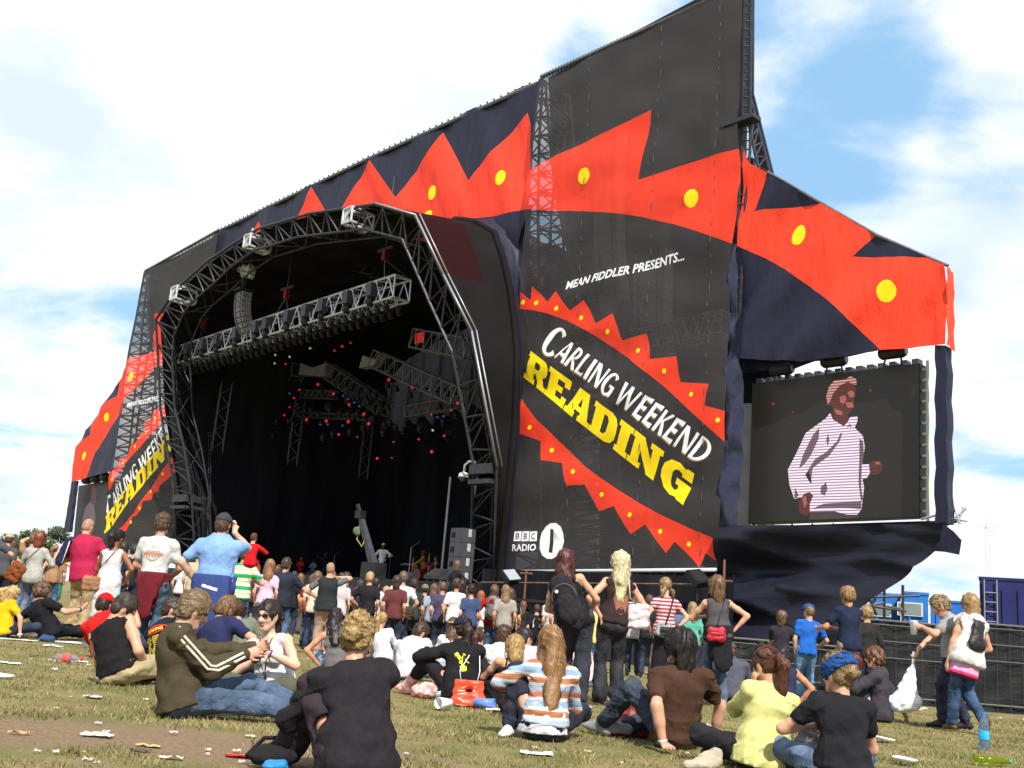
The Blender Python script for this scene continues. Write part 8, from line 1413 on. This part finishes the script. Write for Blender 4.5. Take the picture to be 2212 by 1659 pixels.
def grass():
    rng = np.random.default_rng(5); n = 180000; y = 4.3+13*rng.random(n)**1.7; x = (rng.random(n)-.5)*(y*1.12+1.2); keep = []
    dens = np.array([mnoise.noise(Vector((a*1.5, b*1.5, 2)))+.6*mnoise.noise(Vector((a*5, b*5, 4))) for a, b in zip(x, y)]); br = np.array([bare(a, b) for a, b in zip(x, y)])
    k = (dens+.30-1.1*br+.25*rng.normal(size=n)) > .12; x = x[k]; y = y[k]; dens = dens[k]; n = len(x)
    z = np.array([gz(a, b)+.022*mnoise.noise(Vector((a*1.3, b*1.3, 0)))+.012*mnoise.noise(Vector((a*4, b*4, 3)))-.012 for a, b in zip(x, y)])
    h = rng.uniform(.012, .040, n)*(1+.5*np.clip(dens, 0, 1)); a = rng.uniform(0, 6.28, n); w = rng.uniform(.0022, .004, n)*(1+y*.05); lx = rng.normal(size=n)*.6*h; ly = rng.normal(size=n)*.6*h
    V = np.empty((n, 3, 3)); V[:, 0] = np.stack([x-w*np.cos(a), y-w*np.sin(a), z], 1); V[:, 1] = np.stack([x+w*np.cos(a), y+w*np.sin(a), z], 1); V[:, 2] = np.stack([x+lx, y+ly, z+h], 1)
    m = mat('grass blades', (.12, .135, .036), .8, vscale=1.6, col2=(.31, .25, .115), var=.3, island=.45, spec=.1); nmesh('grass', V.reshape(-1, 3), np.arange(3*n).reshape(-1, 3), m, None, smooth=False, kind='stuff', label='short patchy grass and straw on the field')
grass()
# ------------------------------------------------------------------ fence, cabins, mast, trees
def fence_panel(a, b, top, label, grid=.25, sheet_h=None, grp=None):
    a = V3(a); b = V3(b); d = nrm(b-a); L_ = np.linalg.norm(b-a); t = thing('fence_panel', label, 'fence', a, grp); n = np.array([d[1], -d[0], 0]); n = n if n[1] < 0 else -n
    mb = MB(); mb.tube(a, a+EW*top, .022, 6); mb.tube(b, b+EW*top, .022, 6); mb.tube(a+EW*top, b+EW*top, .022, 6); mb.tube(a+EW*.12, b+EW*.12, .02, 6); mb.build('frame', mat('fence steel', S((84, 86, 84)), .6), t)
    mb = MB(); k = int(L_/grid)
    for i in range(1, k): mb.tube(a+d*grid*i+n*.02, a+d*grid*i+EW*top+n*.02, .003, 3, cap=False)
    for j in range(1, int(top/grid)): mb.tube(a+EW*grid*j+n*.02, b+EW*grid*j+n*.02, .003, 3, cap=False)
    mb.build('mesh_wires', mat('wire grey', S((60, 62, 60)), .6), t, kind='stuff')
    mb = MB()
    for z in (top-.08, top-.38, top-.68): mb.tube(a+EW*z+n*.03, b+EW*z+n*.03, .010, 4)
    mb.build('cable_run', mat('wire pale', S((92, 94, 90)), .6), t)
    nn = 24; vs = []
    for i in range(nn+1):
        for j in range(9): p = a+d*L_*i/nn+EW*(-.05+(top+.03)*j/8)-n*(.03+.03*math.sin(i*1.3+j*.8+a[0])+.02*math.sin(i*.7-j*1.9)); vs.append(p)
    mk('black_sheeting', vs, [(i*9+j, (i+1)*9+j, (i+1)*9+j+1, i*9+j+1) for i in range(nn) for j in range(8)], mat('black sheeting', S((20, 21, 23)), .6, var=.25, vscale=3, bump=.6, bscale=4, bdist=.05, spec=.25), t, smooth=True); return t
FX = [4.4, 6.6, 8.8, 11.0, 13.2, 15.4]
for i in range(5):
    a = V3((FX[i], 19.6+.10*i, gz(FX[i], 19.8))); b = V3((FX[i+1]-.03, 19.6+.10*(i+1), gz(FX[i+1], 19.8))); hh = (.95, 1.5, 1.6, 1.6, 1.6)[i]
    fence_panel(a, b, hh, ['low black sheeted fence panel the boys lean on below the navy skirt', 'black sheeted fence panel behind the tall tousled youth', 'black sheeted fence panel behind the grey hoodie and white bag', 'black sheeted fence panel behind the woman walking away', 'black sheeted fence panel at the right edge'][i], grp='black fence panels')
BL = mat('cabin blue', S((40, 104, 176)), .5, var=.2, vscale=1.2); BLD = mat('container navy', S((34, 38, 92)), .5, var=.2, vscale=1)
def cabin(label, x0, y0, x1, y1, Y, dep, m, windows=0, name='cabin'):
    a = Pd(*N(x0, y1), Y); b = Pd(*N(x1, y1), Y); tp = Pd(*N(x0, y0), Y); zt = tp[2]; c = (a+b)/2*[1, 1, 0]; ey = nrm(c); ex = np.array([ey[1], -ey[0], 0]); w = abs((b-a)@ex); c = c+ey*dep/2; A = (ex, ey, EW)
    t = thing(name, label, name, (c[0], c[1], -.5)); mb = MB(); mb.box(c+EW*(zt-.5)/2, (w, dep, zt+.5), A); mb.build('body', m, t); mb = MB(); mb.box(c+EW*(zt+.05), (w+.06, dep+.06, .1), A); mb.build('roof', m, t)
    fr = c-ey*(dep/2+.03)-ex*w/2; mb = MB(); [mb.box(fr+ex*(.25+.5*i)+EW*(zt-.5)/2, (.08, .06, zt-.1), A) for i in range(int(w/.5))]; mb.build('ribs', m, t, kind='stuff')
    for i in range(windows):
        p = fr+ex*w*(.3+.35*i)+EW*(zt-.55)-ey*.03; mb = MB(); mb.box(p, (.9, .06, .5), A); o = mb.build('window', mat('window frame', S((190, 200, 205)), .5), t); mb = MB(); mb.box(p-ey*.035, (.78, .02, .4), A); mb.build('pane', mat('pane', S((120, 130, 126)), .1, spec=.8), o)
    return t, fr, ex, ey, zt
cabin('blue site cabin nearest the navy skirt, partly hidden by scaffold', 1930, 1319, 1998, 1390, 40, 4, BL, 1); cabin('blue site cabin in the middle of the row behind the fence', 2002, 1317, 2060, 1395, 39, 4, BL, 1); cabin('blue site cabin at the right of the row behind the fence', 2064, 1334, 2176, 1395, 41, 4, BL, 0)
t, fr, ex, ey, zt = cabin('dark blue lorry box standing at the right edge behind the fence', 2174, 1283, 2340, 1400, 36, 3, BLD, 0, 'lorry_box')
t['category'] = 'lorry box'; mb = MB()
for k in (.15, .55): mb.tube(fr+ex*k-ey*.08, fr+ex*k-ey*.08+EW*zt, .03, 5)
for i in range(9): mb.tube(fr+ex*.15-ey*.08+EW*(.4+i*.33), fr+ex*.55-ey*.08+EW*(.4+i*.33), .02, 5)
mb.build('ladder', mat('pale steel', S((140, 142, 140)), .5, metal=.4), t)
t = thing('scaffolding', 'dark scaffold tubes in front of the blue cabins', 'scaffold', Pd(*N(1960, 1390), 36)*[1, 1, 0]); mb = MB()
for a, b in (((1962, 1298), (1962, 1395)), ((2003, 1298), (2003, 1395)), ((1905, 1325), (2040, 1322)), ((1900, 1340), (2010, 1356)), ((1925, 1320), (1945, 1365)), ((1945, 1320), (1925, 1365)), ((1962, 1345), (2003, 1352)), ((1880, 1352), (1960, 1338))): mb.tube(Pd(*N(*a), 36), Pd(*N(*b), 36), .05, 6)
mb.build('tubes', M_dksteel, t)
p = Pd(*N(2197, 1390), 60); q = Pd(*N(2188, 1080), 60); t = thing('radio_mast', 'thin white guyed radio mast far behind the lorry box', 'mast', (p[0], p[1], -.5)); mb = MB()
for k in range(3): o = V3((.18*math.cos(k*2.1), .18*math.sin(k*2.1), 0)); mb.tube(p*[1, 1, 0]+o, V3((q[0], q[1], q[2]*.8))+o*.6, .022, 5)
mb.tube((q[0], q[1], q[2]*.8), q, .03, 5); nn = 30; c0 = p*[1, 1, 0]; c1 = V3((q[0], q[1], q[2]*.8))
for i in range(nn): a = c0+(c1-c0)*i/nn; b = c0+(c1-c0)*(i+1)/nn; mb.tube(a+V3((.18, 0, 0)), b+V3((-.09, .15, 0)), .015, 3, cap=False)
mb.build('lattice', mat('mast white', S((216, 214, 210)), .5), t); mb = MB(); z = q[2]*.78; mb.tube((q[0]-.6, q[1], z), (q[0]+.6, q[1], z), .04); mb.tube((q[0]+.4, q[1], z-.4), (q[0]+.4, q[1], z+.6), .04); mb.build('aerials', mat('mast white', S((216, 214, 210)), .5), t)
def tree(label, x, ytop, ybase, Y, wpx, col, seed):
    rng = np.random.default_rng(seed); b = Pd(*N(x, ybase), Y); tp = Pd(*N(x, ytop), Y); Hh = tp[2]+.5; R1 = wpx/2272*Y/2; t = thing('tree', label, 'tree', (b[0], b[1], -.5), 'trees on the skyline'); base = V3((b[0], b[1], -.5)); mb = MB(); mb.sweep([base, base+EW*Hh*.3, base+EW*Hh*.7], [Hh*.035, Hh*.025, Hh*.01], 8)
    C_ = []
    for i in range(26):
        a = rng.uniform(0, 6.28); zz = rng.uniform(.28, .95); r = R1*math.sqrt(max(0, 1-((zz-.55)/.5)**2))*rng.uniform(.35, .95); c = base+V3((r*math.cos(a), r*math.sin(a), zz*Hh)); C_.append((c, R1*rng.uniform(.22, .42))); mb.sweep([base+EW*Hh*min(zz*.6, .6), c], [Hh*.012, Hh*.004], 5)
    mb.build('trunk', mat('bark', S((90, 74, 58)), .9, var=.3, vscale=2), t); n = 5200; ci = rng.integers(0, len(C_), n); P = np.array([C_[i][0] for i in ci])+np.array([C_[i][1] for i in ci])[:, None]*(lambda d: d/np.linalg.norm(d, axis=1)[:, None]*rng.uniform(.5, 1.05, (n, 1)))(rng.normal(size=(n, 3)))
    P = P[P[:, 2] > 1]; n = len(P); A = rng.normal(size=(n, 3)); A /= np.linalg.norm(A, axis=1)[:, None]; B = np.cross(A, rng.normal(size=(n, 3))); B /= np.linalg.norm(B, axis=1)[:, None]; s_ = (R1*.075*rng.uniform(.6, 1.3, n))[:, None]; V = np.stack([P-A*s_, P+B*s_*.6, P+A*s_, P-B*s_*.6], 1).reshape(-1, 3)
    nmesh('crown', V-base, np.arange(4*n).reshape(-1, 4), mat('leaves %d' % seed, col, .7, island=.5, var=.3, vscale=.2, spec=.2), t, smooth=False, kind='stuff')
for a in (('rounded dark tree beside the left screen column', 118, 1166, 1262, 200, 56, (.055, .085, .045), 1), ('broad pale green tree on the left skyline', 64, 1172, 1255, 220, 84, (.075, .11, .045), 2), ('low tree at the far left skyline', 10, 1184, 1250, 240, 60, (.065, .095, .05), 3), ('small bushy tree below the rounded dark tree', 96, 1196, 1262, 190, 60, (.085, .12, .04), 4), ('low bush between the pale green tree and the edge', 36, 1200, 1256, 210, 60, (.07, .10, .045), 5)): tree(*a)
# ------------------------------------------------------------------ litter on the grass
LIT = 'litter on the grass'
def litter(label, x, y, w, d, col, seed, kind='paper', name='paper_scrap', cat='litter', yaw=0.):
    w *= .66; d *= .7; p = Pg(*N(x, y)); p[2] = gzn(p[0], p[1])+.006; t = thing(name, label, cat, p, LIT); t.rotation_euler = (0, 0, yaw); r = random.Random(seed); n = 7; vs = []
    for i in range(n):
        for j in range(n):
            u, v = i/(n-1)-.5, j/(n-1)-.5; vs.append((u*w, v*d, .004+.022*abs(mnoise.noise(Vector((u*3, v*3, seed))))+(.03*(u*u+v*v) if kind == 'plate' else 0)))
    if kind == 'plate':
        mb = MB(); mb.lathe((0, 0, .012), [(w*.36, 0), (w*.38, .004), (w*.5, .022), (w*.49, .026), (w*.36, .008)], 20); mb.v = [(a, b*d/w, c+.012*math.sin(a*12+seed)) for a, b, c in mb.v]; nm_local('plate', mb, mat('paper plate', (.80, .80, .80), .6), t); return t
    me_v = vs; fs = [(i*n+j, (i+1)*n+j, (i+1)*n+j+1, i*n+j+1) for i in range(n-1) for j in range(n-1)]; me = bpy.data.meshes.new('sheet'); me.from_pydata(me_v, [], fs); me.materials.append(mat('litter %d %d %d' % tuple(col), S(col), .6, var=.1, vscale=12)); me.update(); link('sheet', me, t); return t
W_ = (240, 238, 240); litter('crumpled white paper bag on the grass in front of the striped jumper', 1190, 1672, .32, .16, W_, 1); litter('white paper plate lying at bottom right of the grass', 2008, 1698, .28, .28, W_, 2, 'plate', 'paper_plate'); litter('white paper plate beside the blue headband woman', 1960, 1645, .32, .30, W_, 3, 'plate', 'paper_plate'); litter('white paper plate at the left edge of the grass', 4, 1505, .30, .30, (236, 226, 200), 4, 'plate', 'paper_plate')
litter('white paper strip at the left edge of the grass', 14, 1472, .42, .14, W_, 5); litter('grey paper sheet left of the olive jacket', 208, 1546, .20, .14, (190, 196, 206), 6); litter('white and orange food tray on the bare earth', 216, 1634, .26, .12, (246, 220, 190), 7, name='food_tray'); litter('torn cardboard piece on the bare earth', 330, 1652, .20, .07, (176, 146, 104), 8); litter('pale cardboard strip on the bare earth left of the cardigan', 380, 1678, .20, .08, (200, 190, 160), 9); litter('brown wrapper on the bare earth', 44, 1624, .18, .07, (190, 140, 90), 10); litter('dark twig like wrapper on the bare earth', 312, 1662, .17, .05, (80, 66, 60), 11); litter('red crisp packet beside the black cardigan', 540, 1676, .28, .12, (230, 40, 40), 12, name='crisp_packet')
litter('white crumpled bag by the honey blonde', 1106, 1578, .36, .22, W_, 13); litter('white newspaper under the man on one arm at left', 30, 1418, .9, .3, W_, 14, name='newspaper'); litter('white folded paper beyond the black vest', 118, 1436, .36, .2, W_, 15); litter('newspaper sheet under the curly haired man', 140, 1426, .7, .25, (206, 210, 226), 16, name='newspaper'); litter('small white scrap near the platinum blonde', 1304, 1572, .2, .1, W_, 17); litter('white scrap right of the striped jumper', 1268, 1598, .2, .12, W_, 18); litter('white leaflet left of the yellow cardigan', 1566, 1612, .22, .08, W_, 19); litter('white leaflet beside the brown tee arm', 1570, 1628, .3, .08, (246, 240, 226), 20); litter('red cup lid by the fence at right', 2220, 1578, .25, .18, (230, 60, 70), 21); litter('red and white wrapper at the right edge', 2262, 1574, .5, .2, (236, 90, 96), 22); litter('white scrap under the fence', 2050, 1572, .3, .16, W_, 23); litter('pinkish scraps below the white bag', 2030, 1576, .4, .14, (230, 190, 190), 24); litter('white crumpled tissue near the black vest girl', 1270, 1564, .16, .12, W_, 25); litter('small pale scrap on the bare earth', 556, 1634, .10, .06, (210, 180, 150), 26); litter('small pale scrap near the trodden edge', 120, 1490, .08, .05, W_, 27); litter('pale card scrap behind the black vest', 178, 1466, .3, .1, (220, 216, 220), 28); litter('dark scrap beyond the bottle', 74, 1455, .14, .08, (70, 66, 70), 29)
rl_ = random.Random(9)
for i in range(64):
    yy = rl_.uniform(1440, 1700); xx = rl_.uniform(0, 2272); hz = 1368+.083*(xx-1136)
    if yy < hz+110: continue
    litter('tiny pale scrap of rubbish trodden into the grass', xx, yy, rl_.uniform(.03, .075), rl_.uniform(.02, .045), rl_.choice([(230, 226, 220), (200, 180, 150), (190, 184, 180), (206, 196, 180)]), 40+i)
def bottle(label, x, y, r, h, col, cap, lying=None, lab=None, name='bottle', full=True):
    p = Pg(*N(x, y)); t = thing(name, label, 'bottle', p); ax = V3((0, 0, 1)) if lying is None else nrm(V3((math.cos(lying), math.sin(lying), .02))); o = p-0*p+(EW*r if lying is not None else EW*0)
    m = mat('bottle %d %d %d' % col, S(col), .08, spec=.6, trans=.85, alpha=.9); B = p+(EW*r if lying is not None else 0); mb = MB(); mb.lathe(B, [(r*.9, 0), (r, h*.03), (r, h*.2), (r*.95, h*.23), (r, h*.26), (r, h*.55), (r*.93, h*.6), (r*.98, h*.66), (r*.8, h*.78), (r*.42, h*.90), (r*.36, h*.96)], 18, ax); mb.build('bottle_body', m, t, smooth=True)
    mb = MB(); mb.lathe(B+ax*h*.955, [(r*.42, 0), (r*.42, h*.06), (r*.36, h*.065)], 12, ax); mb.build('cap', mat('cap %d %d %d' % cap, S(cap), .4), t)
    if lab: mb = MB(); mb.lathe(B+ax*h*.28, [(r*1.01, 0), (r*1.02, .002), (r*1.02, h*.24), (r*1.01, h*.242)], 18, ax); mb.build('label_wrap', mat('wrap %d %d %d' % lab, S(lab), .4, var=.5, vscale=30), t, smooth=True)
bottle('clear blue water bottle standing on the grass at right', 2184, 1664, .045, .33, (150, 180, 226), (30, 120, 200), None, (40, 150, 226)); bottle('yellow green soft drink bottle lying on the grass at bottom right', 2160, 1696, .042, .28, (170, 186, 50), (20, 150, 60), -.15, None); bottle('clear bottle with red label lying left of the black vest', 124, 1468, .045, .30, (216, 212, 214), (230, 50, 40), -.2, (220, 70, 70)); bottle('small pale bottle standing beside the red tee', 190, 1436, .035, .22, (170, 196, 220), (220, 226, 230))
def cup(label, x, y, ax, col, h=.13, r=.045): p = Pg(*N(x, y)); t = thing('cup', label, 'cup', p); a = nrm(ax); mb = MB(); mb.lathe(p+EW*r, [(r*.7, 0), (r, h), (r*.95, h), (r*.6, .01)], 16, a); mb.build('cup_body', mat('cup %d %d %d' % col, S(col), .5, var=.4, vscale=30), t, smooth=True)
cup('white paper cup lying left of the blue cup below the orange bag', 998, 1572, (-.6, -.7, 0), (236, 236, 240), .16, .05); cup('blue and white paper cup lying on the grass below the orange bag', 1050, 1570, (1, -.2, 0), (90, 120, 190), .20, .05); cup('crushed pale cup lying right of the pink boots', 966, 1552, (.6, -.5, .2), (160, 166, 180), .1, .04)
# bags and loose things by the sitters
p = Pg(*N(1036, 1566)); t = thing('carrier_bag', 'orange red carrier bag with white handles and pale scrawled lettering', 'bag', p); sd = Sdf(.02); sd.cap((-.07, 0, .03), (.09, 0, .04), .085, .085, (0, 1, 0), .7); sd.cap((-.08, 0, .03), (-.095, .01, .23), .07, .04, (0, 1, 0), .6); sd.cap((.09, 0, .04), (.10, .01, .23), .07, .04, (0, 1, 0), .6); sd.cap((-.06, 0, .2), (.07, 0, .2), .055, .055, (0, 1, 0), .6); sd.noise(.005, .1, 4); sd.plane((0, 0, 0), (0, 0, -1)); sd.plane((0, 0, .235), (0, 0, 1)); om = mat('orange film', S((236, 78, 50)), .4, bump=.4, bscale=20); o = sdfobj('bag_body', sd, .009, om, t); mb = MB()
for k in (-1, 1): mb.sweep([(.075*k, -.03, .21), (.075*k+.02*k, -.02, .32), (.05*k+.03, .06, .46)], .012, 6, .4)
nm_local('handles', mb, mat('white plastic', (.8, .8, .8), .4), t); ol = mat('print pale orange', S((250, 190, 170)), .6)
decal(o, t, 'pale_print', [p for x, z in ((.03, .12), (.05, .125), (.045, .155), (.065, .16)) for p in line_tris(x, z-.115, x+.004, z-.09, .005, 2)+line_tris(x+.004, z-.09, x+.009, z-.105, .005, 2)+line_tris(x+.009, z-.105, x+.013, z-.088, .005, 2)], (0, 0, .11), (1, 0, .15), (0, 0, 1), (0, 1, 0), ol)
decal(o, t, 'scrawl_print', line_tris(-.10, 0, .04, .02, .01)+line_tris(-.10, -.03, .0, -.01, .008)+line_tris(-.09, -.06, -.03, -.09, .01)+line_tris(-.06, .03, -.02, .05, .01)+line_tris(-.10, -.12, .09, -.13, .008), (0, 0, .13), (1, 0, 0), (0, 0, 1), (0, 1, 0), ol)
def softbag(name, label, x, y, prims, col, kind='cotton', seed=3, strap=None, h=.012):
    p = Pg(*N(x, y)); t = thing(name, label, 'bag', p); sd = Sdf(.03)
    for q in prims: sd.cap(*q)
    sd.noise(.0044, .1, seed, 9); sd.plane((0, 0, 0), (0, 0, -1)); sdfobj('bag_body', sd, h, cloth(col, 'bag', kind) if isinstance(col, tuple) else col, t)
    if strap: mb = MB(); mb.sweep(strap, .012, 6, .5); nm_local('strap', mb, cloth((36, 32, 36), 'bag'), t)
    return t
softbag('handbag', 'black shoulder bag dropped beside the knees of the black cardigan', 596, 1698, [((-.05, 0, .04), (.08, .02, .05), .05, .06), ((0, .06, .06), (.06, .08, .13), .045, .03)], (34, 32, 38), 'cotton', 3, [(-.08, 0, .05), (-.13, .04, .03), (-.06, .1, .12), (.04, .08, .13)]); softbag('blue_pouch', 'bright blue pouch beside the black shoulder bag', 606, 1708, [((-.03, 0, .02), (.04, 0, .025), .028, .032)], (50, 150, 226), 'shiny', 5)
softbag('handbag', 'dark handbag with pink patterned pouch left of the striped jumper', 1150, 1600, [((-.02, 0, .12), (.02, .02, .30), .09, .07)], mat('patterned pouch', S((206, 150, 160)), .8, vscale=45, col2=S((90, 50, 60)), var=.5, bump=.5, bscale=60), 'cotton', 3); softbag('handbag', 'dark brown bag standing behind the patterned pouch', 1130, 1590, [((-.03, .05, .10), (.0, .05, .36), .08, .06)], (58, 40, 42))
softbag('red_bag', 'crumpled dark red bag between the legs of the brown tee man', 1396, 1634, [((-.12, 0, .05), (.12, .02, .06), .06, .08), ((0, .03, .1), (.06, .05, .26), .09, .06)], (150, 40, 34), 'shiny', 6); softbag('cloth_bundle', 'beige cloth bundle left of the yellow cardigan', 1556, 1706, [((-.10, -.04, .01), (.08, .06, .03), .03, .05), ((.0, .05, .03), (.10, .08, .08), .04, .045)], (222, 206, 180)); softbag('cloth_bundle', 'pale blue and beige bundle beside the woman in sunglasses', 648, 1548, [((-.08, 0, .05), (.1, 0, .06), .07, .06)], (206, 200, 196)); softbag('black_bag', 'black beaded bag at the elbow of the blue headband woman', 1800, 1690, [((-.05, 0, .1), (.04, 0, .2), .09, .08)], (30, 30, 34), 'shiny', 7); softbag('dark_bag', 'pink and red patterned bag by the pink boots', 944, 1548, [((-.08, 0, .06), (.08, 0, .08), .07, .07)], mat('boot pink', S((226, 96, 104)), .5), 'cotton', 8); softbag('blue_bag', 'blue cap lying on the newspaper beside the curly haired man', 104, 1424, [((-.06, 0, .04), (.06, 0, .04), .05, .05)], (60, 90, 140))
# the two trainers poking in at the right edge
p = Pg(*N(2262, 1640)); f = person('person lying outside the frame, only pink and white trainers showing at the right edge', p+V3((.98, .05, 0)), 1.66, 96, 'out', True, .95, 0, ('long', (120, 80, 50)), ('tee', (230, 200, 210)), ('slim', (236, 150, 166)), 'pink', {'R': 'lap', 'L': 'lap'}, {'R': ((.06, .86, .10), (0, 0, 1), (.05, .5, 1)), 'L': ((-.10, .80, .10), (0, 0, 1), (-.1, .4, 1))}, (0, 0, 0), group=SIT)
